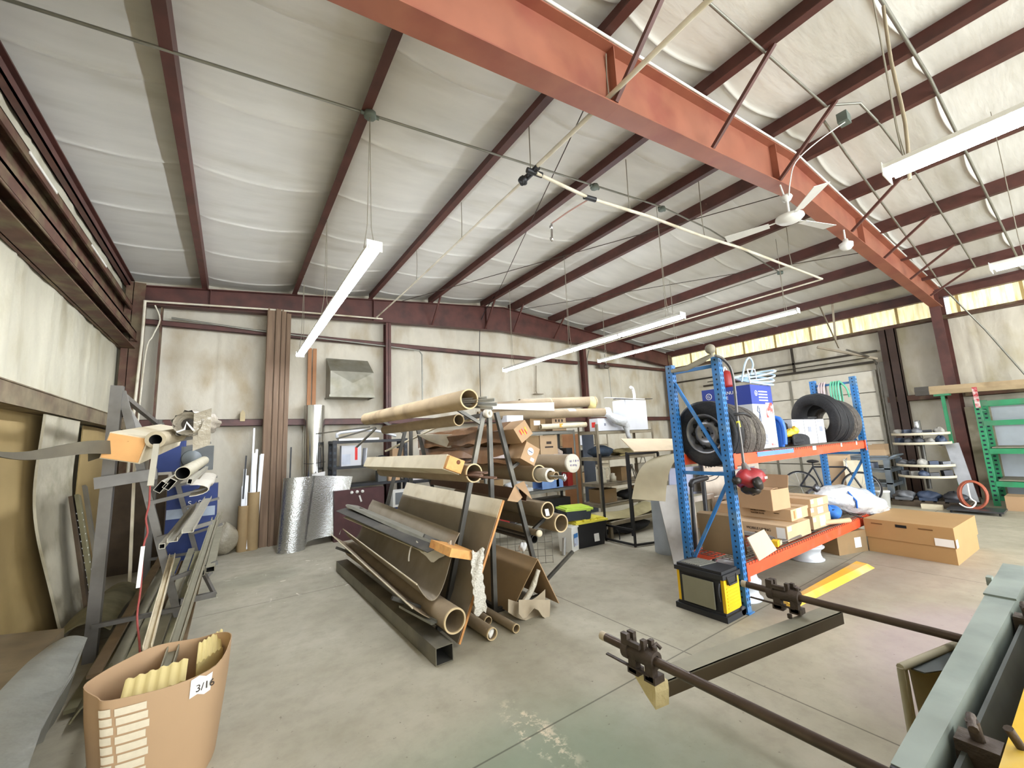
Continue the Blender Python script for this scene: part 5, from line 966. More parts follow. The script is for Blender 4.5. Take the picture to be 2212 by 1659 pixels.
# ------------------------------------------------------------------ along the back wall
BWOOD = mat('brown_lumber', '#765f4a', .7, var=.14, scale=2, stretch=(8, 8, .5), second='#87705a', sfac=.5)
for k, (x0, x1, y, z1, lb) in enumerate(((.47, .60, 9.0, 4.5, 'leftmost tall brown plank standing to the roof beside the silver sheet'), (.61, .70, 8.98, 4.5, 'second tall brown plank of the bundle by the back wall'), (.71, .79, 9.0, 4.5, 'third tall brown plank of the bundle by the back wall'), (.80, .88, 9.03, 4.45, 'rightmost paler tall plank of the bundle by the back wall'))):
    m = MB(); m.box((x0-.004, y, 0), (x1, y+.09, z1)); m.prof((x0+.02, y-.012, 0), (x0+.02, y-.012, z1), [(-.014, -.012), (.014, -.012), (.014, .012), (-.014, .012)]); single(m, 'tall_plank', BWOOD, lb, 'plank')
for k, (x0, lb) in enumerate(((1.25, 'left of the two narrow laths behind the shiny rolled sheet'), (1.345, 'right of the two narrow laths behind the shiny rolled sheet'))):
    m = MB(); m.box((x0, 9.36, 2.3), (x0+.07, 9.4, 3.85)); single(m, 'narrow_lath', mat('orange_lath', '#a9774f', .7, var=.1), lb, 'plank')
MIR = mat('mirror_sheet', '#d2d2ce', .16, .95, var=.06, scale=3)
m = MB(); m.tube((1.38, 9.1, .02), (1.36, 9.14, 2.6), .195, .19, 40); single(m, 'rolled_sheet', MIR, 'tall mirror-bright rolled metal sheet standing at the back wall', 'metal roll')
m = MB(); m.path([(1.18, 9.05, 1.45), (1.3, 8.9, 1.44), (1.5, 8.92, 1.46), (1.57, 9.05, 1.46)], .004, sub=3); single(m, 'binding_wire', BLK, 'thin wire tied round the tall shiny roll', 'wire')
# half-rolled silver bubble sheet
t = thing('foil_insulation', 'big half-unrolled shiny bubble-foil sheet on the floor by the back wall', 'insulation roll', (1.2, 8.3, 0))
def ff(u, v):   # v height, u along the sheet: tight cylinder on the left, opening to the right
    lean = .16*v; a = pi*1.1-u*2.4
    if u < .42: t_ = u/.42; an = pi*1.05+t_*pi*1.0; x = .93+.22*cos(an); y = 8.32+.16*sin(an)
    else: t_ = (u-.42)/.58; x = 1.147+.6*t_; y = 8.36+.12*sin(t_*2.6)
    low = .0 if u < .42 else .1*min(1, (u-.42)/.05)+.05*(u-.42); x += lean*(.5+1.0*u)
    return Vector((x-.02, y-.05+.1*v, low+(1.24-.13*max(0, u-.4)-low)*v))
m = MB(); m.grid(ff, 60, 24, .006); m.build('sheet', mat('bubble_foil', '#c4c6c4', .22, .92, var=.08, scale=30, bump=.35, bscale=45), t)
m = MB(); m.grid(lambda u, v: ff(.4+.2*u, 1)+Vector((-.03+.03*u, .1, .06*u+.02-.1*v)), 6, 2, .004); m.build('top_flap', mat('foil_back', '#dcdad6', .5), t)
# cardboard tubes filled with profiles
for k, (x, y, r, z1, lb) in enumerate(((.215, 8.93, .082, .78, 'left brown cardboard tube on the floor holding short white profiles'), (.36, 8.95, .098, 1.0, 'right brown cardboard tube on the floor holding a sheaf of white profiles'))):
    t = thing('floor_tube', lb, 'tube', (x, y, 0)); m = MB(); m.tube((x, y, 0), (x, y, z1), r, r*.93, 26); m.build('tube', mat('kraft_clean', '#a38a63', .75, var=.06), t)
    m = MB(); m.lathe([(0, .01), (r*.92, .01)], (x, y, 0)); m.build('base', mat('kraft_clean', '#a38a63'), t)
    random.seed(11+k)
WP = mat('white_profile', '#d5d7da', .35, .2, var=.12)
for i in range(11):
    random.seed(50+i); right = i >= 4; x = (.36 if right else .215)+random.uniform(-.055, .055); y = (8.95 if right else 8.93)+random.uniform(-.05, .05)
    z1 = random.uniform(1.55, 1.78) if right else (1.12, 1.42, 1.0, 1.3)[i]; w_ = random.uniform(.02, .035); dx = random.uniform(-.02, .07) if right else random.uniform(-.03, .04)
    if i == 7: z1, dx, w_ = 2.16, .02, .014
    m = MB(); m.prof((x, y, .03), (x+dx, y+.06, z1), [(-w_, -.008), (w_, -.008), (w_, .008), (w_-.005, .008), (w_-.005, -.003), (-w_+.005, -.003), (-w_+.005, .008), (-w_, .008)], up=(0, 1, 0))
    lb = ['white profile, %s in the left floor tube' % q for q in ('front', 'tall one', 'shortest', 'rear')]+['shiny profile in the right floor tube, %s' % q for q in ('nearest the front', 'at its left rim', 'at its centre', 'standing far taller than the rest', 'at its right rim', 'at the back', 'leaning right')]
    single(m, 'white_profile', WP, lb[i], 'metal bar')
for x, y, z0, z1, lb in ((.2, 8.88, .9, 1.66, 'thin black profile in the left floor tube'), (.92, 8.9, 0, 1.78, 'thin black bar standing behind the silver foil sheet'), (.5, 9.1, 0, 1.72, 'dark green bar standing between the tubes and the planks')):
    m = MB(); m.bar((x, y, z0), (x+.02, y+.05, z1), .05 if x > .4 and x < .6 else .025, .02, up=(0, 1, 0)); single(m, 'dark_bar', mat('dark_green', '#2b3330', .6) if .4 < x < .6 else BLK, lb, 'metal bar')
p_ = W(525, 910, 1, 9.3); m = MB(); m.box(p_-Vector((.05, 0, 0)), p_+Vector((.03, .1, .16))); m.add([p_+Vector((-.05, 0, .16)), p_+Vector((.03, 0, .16)), p_+Vector((.03, .1, .16)), p_+Vector((-.05, .1, .16)), p_+Vector((-.01, 0, .22)), p_+Vector((-.01, .1, .22))], [(0, 1, 4), (1, 2, 5, 4), (2, 3, 5), (3, 0, 4, 5)])
single(m, 'small_birdhouse', mat('cream_box', '#bfae87', .7), 'tiny pale house-shaped box on the back wall girt', 'box')
m = MB(); m.blob((-.05, 8.9, .26), (.2, .16, .26), 4, .1); single(m, 'plastic_sack', mat('dusty_film', '#a29a86', .35, var=.15, bump=.8), 'dusty clear sack on the floor left of the brown tubes', 'bag')
# black plastic shelf
BKP = mat('black_shelf', '#1c1e22', .5, var=.2)
t = thing('black_shelf', 'black plastic shelving unit against the back wall', 'shelf', (2.35, 8.85, 0))
for x in (1.66, 3.08):
    for y in (8.62, 9.05):
        m = MB(); m.box((x-.035, y-.03, 0), (x+.035, y+.03, 1.87))
        for k in range(14): m.box((x-.02, y-.033, .1+.125*k), (x+.02, y-.03, .15+.125*k), 1)
        m.build('post', [BKP, mat('shelf_groove', '#3b4048', .6)], t)
for z in (.2, .52, 1.0, 1.36, 1.86): m = MB(); m.box((1.62, 8.58, z-.05), (3.12, 9.08, z)); m.build('shelf_board', BKP, t)
carton('book_carton', 'white carton with a red band and a grey arch on the black shelf', (1.98, 8.72, 1.362), (.38, .16, .4), 0, CWH, tape=False, parts=[('f', .09, .24, .05, .26, mat('mark_red', '#d8352f'), 'red_band'), ('f', -.1, .13, .16, .2, mat('pale_grey_panel', '#c3cad6', .6), 'grey_panel')])
m = MB(); m.obox((2.24, 8.72, 1.362), (.02, .2, .34), .1, (0, .08)); single(m, 'white_binder', CWH, 'thin white board leaning beside the white carton on the black shelf', 'board')
m = MB(); m.blob((2.62, 8.75, 1.45), (.14, .12, .08), 6, .15); single(m, 'black_bag', FAB, 'small black bag at the right on the black shelf', 'bag')
carton('shelf_carton', 'small brown carton on the upper right of the black shelf', (2.95, 8.8, 1.362), (.25, .2, .3), 0, CARD)
carton('shelf_carton', 'small brown carton hanging over the middle board of the black shelf', (2.82, 8.66, 1.002), (.24, .16, .2), .1, CARD)
m = MB(); m.box((2.5, 8.62, 1.002), (2.68, 8.8, 1.22)); single(m, 'grey_box', mat('grey_case', '#5b5e5e'), 'grey metal box on the middle of the black shelf', 'box')
for k, (x, z) in enumerate(((2.42, 1.86), (1.9, 1.86))): pass
m = MB(); m.box((1.72, 8.55, 1.862), (2.5, 8.7, 1.9)); m.path([(1.7, 8.6, 1.93), (1.75, 8.58, 2.02), (2.4, 8.7, 2.06), (2.9, 8.7, 1.93)], .03, sub=3); single(m, 'white_trim_bundle', mat('white_profile', '#d5d7da'), 'bundle of white trims lying on top of the black shelf', 'metal bars')
mc = thing('maroon_cabinet', 'dark maroon cabinet with three white knobs right of the silver foil', 'cabinet', (2.1, 8.55, 0)); m = MB(); m.box((1.62, 8.38, .0), (2.55, 8.55, .92)); m.build('cabinet_body', mat('maroon', '#4b2b2c', .6, var=.15), mc)
for k, x in enumerate((1.93, 2.03, 2.13)): m = MB(); m.lathe([(0, 0), (.028, 0), (.03, .02), (0, .02)], (x, 8.36, .87), (0, 1, 0), 14); m.build('knob', WHT, mc)
m = MB(); m.bar((2.07, 8.37, .8), (2.11, 8.37, .68), .03, .008, up=(0, 1, 0)); m.build('paper_tag', PAPER, mc)
for i, (c, lb) in enumerate((('#e6e2e0', 'lowest white carton of the small stack behind the wrapped timber'), ('#b4353c', 'red and white carton of the small stack behind the wrapped timber'), ('#3c3a70', 'dark blue carton of the small stack behind the wrapped timber'), ('#e3dfdc', 'topmost white carton of the small stack behind the wrapped timber'))):
    m = MB(); m.box((3.16, 8.5, .98+.075*i), (3.62, 8.8, 1.05+.075*i)); single(m, 'flat_carton', mat('ct'+c[1:], c, .6), lb, 'box', 'small stack of flat cartons')
t = thing('long_bench', 'dark steel workbench behind the A-frame', 'bench', (3.9, 8.75, 0)); m = MB(); m.box((3.14, 8.4, .92), (5.3, 9.1, .97)); m.build('bench_top', BKP, t)
for x in (3.2, 5.2):
    for y in (8.46, 9.04): m = MB(); m.box((x-.03, y-.03, 0), (x+.03, y+.03, .92)); m.build('leg', BKP, t)
m = MB(); m.box((2.7, 8.3, .5), (3.05, 8.55, .82)); m.box((2.75, 8.29, .55), (3.0, 8.3, .78), 1); single(m, 'white_monitor', [WHT, mat('screen_grey', '#6d7376', .3)], 'small white framed screen under the bench beside the blue box', 'screen')
m = MB(); m.box((2.72, 8.28, .02), (3.2, 8.6, .48)); single(m, 'blue_crate', mat('blue_crate', '#2b4f8f', .5), 'blue box on the floor beneath the white framed screen', 'crate')
carton('bench_carton', 'white and grey printed carton on the dark bench', (4.25, 8.6, .972), (.3, .25, .22), .1, CWH, tape=False, parts=[('f', 0, .11, .16, .12, mat('print_dark', '#44464c', .6), 'print')])
# ---- grey shelving unit M and rusty shelving unit R
SHG = mat('shelf_grey', '#83827b', .5, .4, var=.1); SHR = mat('shelf_tan', '#8f8570', .65, .2, var=.15, second='#6f6350', sfac=.4)
def shelf(name, label, x0, x1, y0, y1, top, levels, m_, pw=.045, th=.06, back=False):
    t = thing(name, label, 'shelf', ((x0+x1)/2, (y0+y1)/2, 0))
    for x in (x0, x1):
        for y, s in ((y0, 1), (y1, -1)):
            sx = 1 if x == x0 else -1; m = MB(); m.box((x, y, 0), (x+sx*pw, y+s*.004, top)); m.box((x, y, 0), (x+sx*.004, y+s*pw, top)); m.build('post', m_, t)
    for z in levels: m = MB(); m.box((x0+.004, y0+.005, z-.008), (x1-.004, y1-.005, z)); m.box((x0+.004, y0+.005, z-th), (x1-.004, y0+.01, z)); m.box((x0+.005, y1-.01, z-th), (x1-.005, y1-.005, z)); m.box((x0+.005, y0+.01, z-th), (x0+.01, y1-.01, z)); m.box((x1-.01, y0+.01, z-th), (x1-.005, y1-.01, z)); m.build('shelf_board', m_, t)
    return t
shelf('grey_shelf', 'grey steel shelving unit behind the right side of the A-frame', 3.5, 5.58, 6.0, 6.5, 1.87, (.3, .8, 1.36, 1.86), SHG)
shelf('tan_shelf', 'dusty tan angle-iron shelving unit in the middle background', 5.68, 7.36, 5.5, 6.02, 1.95, (.46, .83, 1.32, 1.82), SHR)
shelf('back_shelf', 'second tan shelving unit further back near the rear wall', 7.0, 9.0, 8.3, 8.8, 1.9, (.4, .95, 1.5, 1.88), SHR)
ZT = 1.862
def bx(name, label, x0, x1, y0, y1, z0, h, m_, cat='box', grp=None): m = MB(); m.box((x0, y0, z0), (x1, y1, z0+h)); return single(m, name, m_, label, cat, grp)
carton('carton', 'white printed carton on the grey shelf top, behind the red-marked package', (4.2, 6.2, ZT), (.36, .3, .3), 0, CWH, parts=[('f', 0, .15, .2, .03, INK, 'print')])
carton('carton', 'dusty brown carton with a white label on the grey shelf top', (4.75, 6.25, ZT), (.36, .3, .27), 0, CARDK, parts=[('f', -.02, .16, .15, .09, PAPER, 'white_label')])
carton('carton', 'pale brown carton with small dark symbols on the grey shelf top', (5.32, 6.3, ZT), (.36, .3, .3), 0, CARD2, parts=[('f', -.08, .2, .04, .05, INK, 'print'), ('f', 0, .2, .04, .05, INK, 'print'), ('f', .08, .2, .04, .05, INK, 'print')])
m = MB(); m.tube((4.75, 6.02, ZT+.08), (5.75, 5.85, ZT+.1), .05, .045, 20); single(m, 'cardboard_tube', CREAM, 'pale tube with an orange sticker lying along the grey shelf top', 'tube')
m = MB(); m.box((5.12, 5.9, ZT+.06), (5.2, 5.91, ZT+.13)); single(m, 'orange_sticker', mat('orange_sticker', '#e8a13a', .6), 'orange sticker on the pale tube', 'sticker')
carton('carton', 'square brown carton on the second level of the grey shelf', (4.95, 6.25, 1.362), (.42, .4, .42), 0, CARD2, parts=[('f', 0, .28, .12, .05, INK, 'print'), ('f', 0, .2, .2, .03, INK, 'print')])
bx('carton', 'dark brown carton beside the square one on the grey shelf', 4.42, 4.72, 6.05, 6.4, 1.362, .42, CARDK)
bx('black_box', 'small black box at the right of the second level, grey shelf', 5.38, 5.53, 6.05, 6.35, 1.362, .16, BLK)
m = MB(); m.blob((5.25, 6.2, 1.44), (.12, .1, .07), 3, .2); single(m, 'paper_bag', mat('pink_paper', '#bfae9f', .7), 'crumpled brown and white paper on the grey shelf', 'bag')
t = thing('blue_tub', 'light blue plastic tub on the third level of the grey shelf', 'tub', (4.95, 6.15, .802)); m = MB(); m.rtube((4.7, 6.15, .9), (5.2, 6.15, .9), .3, .19, .01); m.build('tub', mat('light_blue', '#7d9fd6', .4), t); m = MB(); m.box((5.04, 6.0, .82), (5.1, 6.01, .97)); m.build('handle', mat('light_blue', '#7d9fd6'), t)
m = MB(); m.obox((5.42, 6.12, .802), (.16, .14, .26), .2); single(m, 'red_box', mat('red_plastic', '#9c2b26'), 'red box at the right end of the third level, grey shelf', 'box')
m = MB(); m.box((4.0, 6.02, .802), (4.5, 6.3, .86)); m.blob((4.2, 6.15, .9), (.22, .12, .07), 7, .3); single(m, 'clear_tray', BAG, 'clear plastic tray heaped with wrapped parts on the grey shelf', 'tray')
m = MB(); m.box((4.1, 6.05, .302), (4.6, 6.4, .62))
m2 = MB()
for k in range(6): m2.box((4.09, 6.04, .32+.055*k), (4.61, 6.045, .326+.055*k))
t = thing('wire_basket', 'white box inside a wire basket low on the grey shelf', 'basket', (4.35, 6.2, .302)); m.build('white_liner', CWH, t); m2.build('wires', WIRE, t)
bx('black_crate', 'black crate low on the grey shelf', 4.7, 5.4, 6.05, 6.45, .302, .3, BLK, 'crate')
# things on the tan shelf
ZR = 1.822
carton('long_box', 'long white carton with a red round logo on the tan shelf top', (6.32, 5.66, ZR), (1.1, .22, .24), 0, CWH, tape=False, parts=[('l', 0, .12, .1, .1, mat('mark_red', '#d8352f'), 'round_logo'), ('f', -.35, .12, .05, .05, mat('print_grey', '#8a8f9c'), 'print')])
m = MB(); m.box((6.62, 5.56, ZR), (7.28, 5.9, ZR+.62)); single(m, 'tall_white_carton', CWH, 'large plain white carton at the right end of the tan shelf top', 'box')
m = MB(); m.path([(7.08, 5.7, ZR+.62), (7.1, 5.7, ZR+.74), (7.04, 5.68, ZR+.88), (6.93, 5.64, ZR+.9)], .03, 12, sub=4); single(m, 'white_elbow_pipe', WHT, 'bent white pipe standing on the tall white carton', 'pipe')
for k, (x0, x1, z, mm_, lb) in enumerate(((6.3, 7.5, ZR+.655, BLK, 'long dark strip lying across the tall white carton'), (6.0, 7.2, ZR+.64, PAPER, 'white strip lying under the dark strip'))):
    m = MB(); m.bar((x0, 5.55-.03*k, z-.03*(1-k)), (x1, 5.58-.03*k, z), .07, .012); single(m, 'long_strip', mm_, lb, 'strip')
t = ctube('long brown tube with plastic-stuffed end lying across the shelf tops', (6.22, 5.78, 2.2), (3.6, 6.35, 2.17), .085, m_=KRAFTD, lab=(.7, .16, 1.6))
m = MB()
m.blob((6.28, 5.75, 2.2), (.1, .09, .08), 7, .25); m.path([W(1310, 893, 1, 5.5), W(1330, 905, 1, 5.4), W(1350, 915, 1, 5.4), W(1357, 940, 1, 5.4), W(1362, 948, 1, 5.4)], [.07, .1, .07, .045, .03], 10, sub=3); single(m, 'plastic_sheet', BAG, 'clear plastic sheet hanging like a tongue from the brown tube end', 'plastic')
ctube('brown tube with an open dark mouth, left of the two on the shelf tops', (5.15, 6.2, 2.42), (3.7, 6.35, 2.3), .1, m_=KRAFTD)
ctube('brown tube with a yellow-lined mouth, highest on the shelf tops', (6.35, 6.15, 2.46), (4.6, 6.45, 2.4), .11, m_=KRAFTD)
m = MB(); m.blob((6.2, 6.08, 2.4), (.06, .12, .14), 4, .15); single(m, 'yellow_foam', YFO, 'yellow foam strip wrapped at the mouth of the highest tube', 'foam')
m = MB(); m.grid(lambda u, v: Vector((3.7+1.35*u, 6.05-.1*u, 2.27+.07*u*v+.09*v-.03*u)), 6, 2, .006); single(m, 'folded_board', mat('white_card', '#e0dacb'), 'pale folded board lying in front of the left brown tube', 'board')
m = MB(); m.blob((6.0, 5.75, 1.42), (.3, .17, .11), 8, .15); single(m, 'navy_cloth', mat('navy_cloth', '#2b3847', .85, var=.2, bump=.5), 'bundle of dark blue cloth on the tan shelf', 'cloth')
m = MB(); m.blob((6.65, 5.72, 1.38), (.35, .16, .07), 5, .35); single(m, 'olive_rags', mat('olive_rag', '#7b6f4a', .85, var=.2, bump=.5), 'heap of olive rags right of the blue cloth on the tan shelf', 'rags')
m = MB(); m.box((6.3, 5.52, 1.322), (7.2, 5.56, 1.345)); m.path([(6.9, 5.55, 1.36), (7.25, 5.55, 1.38), (7.3, 5.55, 1.44)], .02, sub=2); single(m, 'brass_bar', mat('brass', '#a89a6c', .35, .6), 'shiny brass-coloured bar lying at the front of the tan shelf', 'metal bar')
t = thing('paint_jug', 'cream plastic jug with a looped handle on the tan shelf', 'jug', (5.9, 5.62, .832)); JUG = mat('jug_cream', '#cbc5b0', .5); m = MB(); m.lathe([(0, 0), (.085, 0), (.09, .03), (.085, .24), (.06, .28), (.06, .3)], (5.86, 5.64, .832)); m.build('jug_body', JUG, t); m = MB(); m.path([(5.92, 5.6, 1.1), (6.0, 5.58, 1.12), (6.02, 5.57, 1.02), (5.95, 5.58, .93)], .013, sub=3); m.build('handle', JUG, t)
m = MB(); m.lathe([(0, 0), (.06, 0), (.065, .1), (.04, .13), (.045, .16), (0, .17)], (6.15, 5.62, .832)); single(m, 'small_bottle', JUG, 'small pale bottle right of the cream jug', 'bottle')
bx('brown_box', 'brown box in the middle of the third level, tan shelf', 6.4, 6.7, 5.62, 5.9, .832, .26, CARDK)
m = MB(); m.path([(6.62, 5.6, .84), (6.7, 5.6, 1.1), (6.78, 5.6, .84)], .012); m.path([(6.7, 5.6, 1.1), (6.84, 5.55, .84)], .012); m.lathe([(0, 0), (.03, 0), (.03, .05), (0, .06)], (6.7, 5.6, 1.08)); single(m, 'small_tripod', mat('grey_tripod', '#7d7a70', .5, .4), 'small grey tripod on the tan shelf', 'tripod')
m = MB(); m.obox((7.08, 5.65, .832), (.28, .12, .3), -.2); m.path([(7.0, 5.62, 1.13), (7.03, 5.6, 1.25), (7.12, 5.6, 1.25), (7.18, 5.62, 1.13)], .01); single(m, 'grey_case', mat('pale_grey_case', '#a19c8d', .6), 'pale grey case with a handle at the right of the tan shelf', 'case')
m = MB(); m.blob((6.65, 5.7, .55), (.28, .16, .09), 9, .15); single(m, 'black_coil', FAB, 'black coiled bundle low on the tan shelf', 'coil')
m = MB(); m.grid(lambda u, v: Vector((5.0+2.5*u, 5.0+.45*v, .3+.09*sin(pi*v)+.05*math.exp(-((u-.62)/.05)**2)+.02*sin(13*u))), 30, 8, .012); single(m, 'dusty_tarp', mat('tarp_dusty', '#8f855f', .85, var=.12, second='#a59b76', sfac=.4), 'long dusty folded tarp lying in front of the tan shelf', 'tarp')
t = thing('low_rack', 'low dusty rack under the tarp with dark clutter', 'rack', (6.3, 5.2, 0)); m = MB(); m.box((5.3, 4.95, .22), (7.6, 5.45, .28)); m.build('board', SHR, t)
for x in (5.35, 7.55): m = MB(); m.box((x-.03, 5.0, 0), (x+.03, 5.06, .22)); m.build('leg', SHR, t)
m = MB(); m.path([(5.25, 4.8, .2), (5.28, 4.78, .12), (5.3, 4.8, .03)], .008, sub=2); m.blob((5.9, 5.1, .12), (.5, .12, .1), 3, .3); single(m, 'black_clutter', FAB, 'tangle of black straps under the low rack', 'straps')
# black and yellow totes, bucket
t = thing('storage_tote', 'large black storage tote with a yellow lid on the floor', 'tote', (4.8, 5.08, 0)); TB = mat('tote_black', '#15161a', .4, var=.2)
def taper(c, w_, d_, h_, ang, k, m_, name, t, z=0):
    R = Matrix.Rotation(ang, 3, 'Z'); c = Vector(c); m = MB(); vs = []
    for zz, kk in ((0, k), (h_*.5, (k+1)/2), (h_, 1)):
        for x, y in ((-1, -1), (1, -1), (1, 1), (-1, 1)): vs.append(c+R @ Vector((x*w_/2*kk, y*d_/2*kk, zz+z)))
    m.add(vs, [(0, 3, 2, 1), (8, 9, 10, 11)]+[(i+4*l, (i+1) % 4+4*l, (i+1) % 4+4*l+4, i+4*l+4) for l in (0, 1) for i in range(4)]); return m.build(name, m_, t)
TC, TA = (4.78, 5.1, 0), -.08
taper(TC, .62, .46, .37, TA, .86, TB, 'tote_body', t); TY = mat('lid_yellow', '#dcd04a', .45, var=.05)
m = MB(); m.obox((TC[0], TC[1], .37), (.66, .5, .03), TA); m.obox((TC[0], TC[1], .4), (.58, .42, .02), TA)
for k in (-.25, 0, .25): m.obox((TC[0]+k*.6, TC[1]-.22, .4), (.06, .05, .03), TA)
m.build('lid', TY, t)
m = MB(); m.obox((4.86, 4.87, .07), (.1, .006, .12), TA, (-.1, 0)); m.build('white_label', PAPER, t)
t = thing('storage_tote', 'small dark tote with a lime green lid, on top of the black tote', 'tote', (4.66, 5.1, .42))
taper((4.62, 5.1, .421), .44, .36, .15, -.3, .9, mat('tote_navy', '#2b323c', .45), 'tote_body', t)
m = MB(); m.obox((4.62, 5.1, .571), (.48, .4, .03), -.3); m.obox((4.62, 5.1, .601), (.4, .32, .02), -.3); m.build('lid', mat('lid_lime', '#b6d24a', .45, var=.05), t)
m = MB(); m.obox((4.72, 4.88, .55), (.07, .02, .03), -.3); m.build('latch', mat('lid_lime', '#b6d24a'), t)
t = thing('white_bucket', 'square white bucket with a blue label beside the black tote', 'bucket', (4.36, 4.98, 0))
taper((4.36, 4.98, 0), .24, .24, .34, .35, .9, WHT, 'bucket_body', t); m = MB(); m.obox((4.36, 4.98, .34), (.26, .26, .03), .35); m.build('lid', WHT, t)
m = MB(); m.obox((4.4, 4.86, .08), (.12, .004, .18), .35); m.build('lower_label', mat('label_print', '#b7c2d6', .5, second='#8f6a6a', sfac=.3, sscale=15), t); m = MB(); m.obox((4.4, 4.857, .2), (.122, .004, .06), .35); m.build('blue_band', mat('label_blue', '#3f79b8', .5), t)
m = MB(); m.rod((4.13, 4.85, .0), (4.16, 4.85, .24), .03, 14); single(m, 'steel_can', ALU, 'small shiny tilted can left of the white bucket', 'can')
t = thing('wire_mesh_panel', 'wire mesh panel standing on the floor behind the right leg', 'mesh', (3.3, 5.0, 0)); m = MB()
for k in range(9): m.rod((3.0+.09*k, 5.0-.05*k, .02), (3.0+.09*k, 5.0-.05*k, .5), .004, 5)
for k in range(6): m.rod((3.0, 5.0, .03+.09*k), (3.72, 4.6, .03+.09*k), .004, 5)
m.build('mesh', WIRE, t)
m = MB(); m.blob(W(1129, 1181, 1, 4.3), (.05, .05, .05), 5, .2); single(m, 'paper_ball', PAPER, 'white crumpled ball on the wire mesh panel', 'paper')
# black steel stand with curved sheets
t = thing('steel_stand', 'thin black steel stand between the tan shelf and the blue rack', 'stand', (5.4, 4.6, 0))
for x, y in ((5.2, 4.4), (5.75, 4.25), (5.2, 5.0), (5.75, 4.9)): m = MB(); m.bar((x, y, 0), (x, y, 1.42), .03, .03, up=(0, 1, 0)); m.build('leg', BLK, t)
for a, b in (((5.2, 4.4, .03), (5.75, 4.25, .03)), ((5.2, 5.0, .03), (5.2, 4.4, .03)), ((5.2, 4.4, 1.42), (5.75, 4.25, 1.42)), ((5.2, 4.4, .25), (5.2, 5.0, .25))): m = MB(); m.bar(a, b, .03, .03); m.build('rail', BLK, t)
BG = mat('beige_sheet', '#c6b394', .8, var=.05, second='#a8987a', sfac=.3); OLS = mat('olive_sheet', '#9c9276', .75, var=.07, second='#8a8165', sfac=.3)
a, b, c_, d_ = W(1341, 949, 1, 4.35), W(1482, 949, 1, 4.1), W(1486, 972, 1, 3.7), W(1370, 977, 1, 3.9)
m = MB(); m.grid(lambda u, v: (a*(1-u)+b*u)*(1-v)+(d_*(1-u)+c_*u)*v, 6, 4, .012); single(m, 'flat_cardboard', BG, 'flat pale cardboard sheet lying on top of the curved sheets', 'cardboard')
def csf(u, v):
    p0 = W(1425, 985, 1, 3.9); p1 = W(1362, 1078, 1, 3.7); q0 = W(1484, 976, 1, 3.6); q1 = W(1434, 1083, 1, 3.5)
    A_ = p0*(1-u)+q0*u; B_ = p1*(1-u)+q1*u; return A_*(1-v)+B_*v+Vector((-.12*sin(pi*v), -.02, .12*sin(pi*v)))
m = MB(); m.grid(csf, 8, 12, .008); single(m, 'curved_sheet', OLS, 'olive-grey sheet bending down from under the flat cardboard', 'sheet')
def rnd(u, v): an = radians(115+140*u); return Vector((5.38+.3*cos(an)*1.2+.06, 3.85+.26*sin(an), .02+v*.95))
m = MB(); m.grid(rnd, 16, 6, .008); single(m, 'rounded_sheet', mat('bluegrey_sheet', '#9fa6ac', .45, .2, var=.08), 'blue-grey sheet rolled into a half round on the floor behind the rack', 'sheet')
GS = mat('grey_metal_sheet', '#8b8780', .5, .25, var=.1, second='#6f6a62', sfac=.45); LBL_ = mat('lavender_board', '#aab0c6', .6, var=.04)
m = MB(); m.grid(lambda u, v: Vector((4.86+.3*u, 3.5-.15*u, .0+(1.0)*v))+Vector((.1*v*0, .18*v, 0)), 6, 8, .01); single(m, 'grey_metal_sheet', GS, 'tall grey metal sheet standing behind the left rack posts', 'sheet')
m = MB(); m.grid(lambda u, v: W(1446+90*u, 1072-8*u-(60+0*u)*v, 1, 3.62), 4, 3, .015); single(m, 'lavender_board', LBL_, 'pale lavender board above the tall grey sheet', 'board')
# behind the rack: signboard, grey sheet, window frames, pole
t = thing('sign_board', 'cream signboard with large black letters half hidden behind the tyre', 'sign', (5.9, 3.5, 0)); a = W(1512, 1002, 1, 3.5); b = W(1625, 998, 1, 3.5)
m = MB(); m.box((a.x, 3.5, 0), (b.x+.2, 3.52, a.z+.14)); m.build('board', mat('sign_cream', '#cfc4b4', .6), t); text('Floor Guard', .17, (a.x+.12, 3.497, a.z-.07), (1, 0, 0), (0, 0, 1), BLK, t)
m = MB(); m.box((a.x+.1, 3.496, a.z-.17), (b.x+.05, 3.498, a.z-.145)); m.build('small_print', mat('print_grey', '#8a8f9c'), t)
m = MB(); m.grid(lambda u, v: W(1500+155*u, 1062-12*u-(52-15*u)*v, 1, 3.6), 6, 3, .012); single(m, 'grey_metal_sheet', GS, 'wide grey sheet behind the signboard', 'sheet')
for i, (x0, x1, lb) in enumerate(((1500, 1548, 'left white window frame standing behind the lower rack shelf'), (1548, 1576, 'middle white window frame behind the lower rack shelf'), (1576, 1625, 'right white window frame behind the lower rack shelf'))):
    A0, A1, B1, B0 = W(x0, 1120, 1, 3.3), W(x1, 1122, 1, 3.3), W(x1, 1068, 1, 3.3), W(x0, 1072, 1, 3.3); t = thing('window_frame', lb, 'window frame', (A0.x, 3.3, A0.z-.45))
    z0 = .0; z1 = (B0.z+B1.z)/2; m = MB(); m.box((A0.x, 3.3, z0), (A0.x+.05, 3.35, z1)); m.box((A1.x-.05, 3.3, z0), (A1.x, 3.35, z1)); m.box((A0.x+.05, 3.3, z1-.06), (A1.x-.05, 3.35, z1)); m.box((A0.x+.05, 3.3, z0), (A1.x-.05, 3.35, z0+.05)); m.build('frame', mat('frame_white', '#d5d0c6', .6), t)
    m = MB(); m.box((A0.x+.05, 3.32, z0+.05), (A1.x-.05, 3.33, z1-.06)); m.build('infill', mat('frame_infill', '#8c8876', .5, var=.08), t)
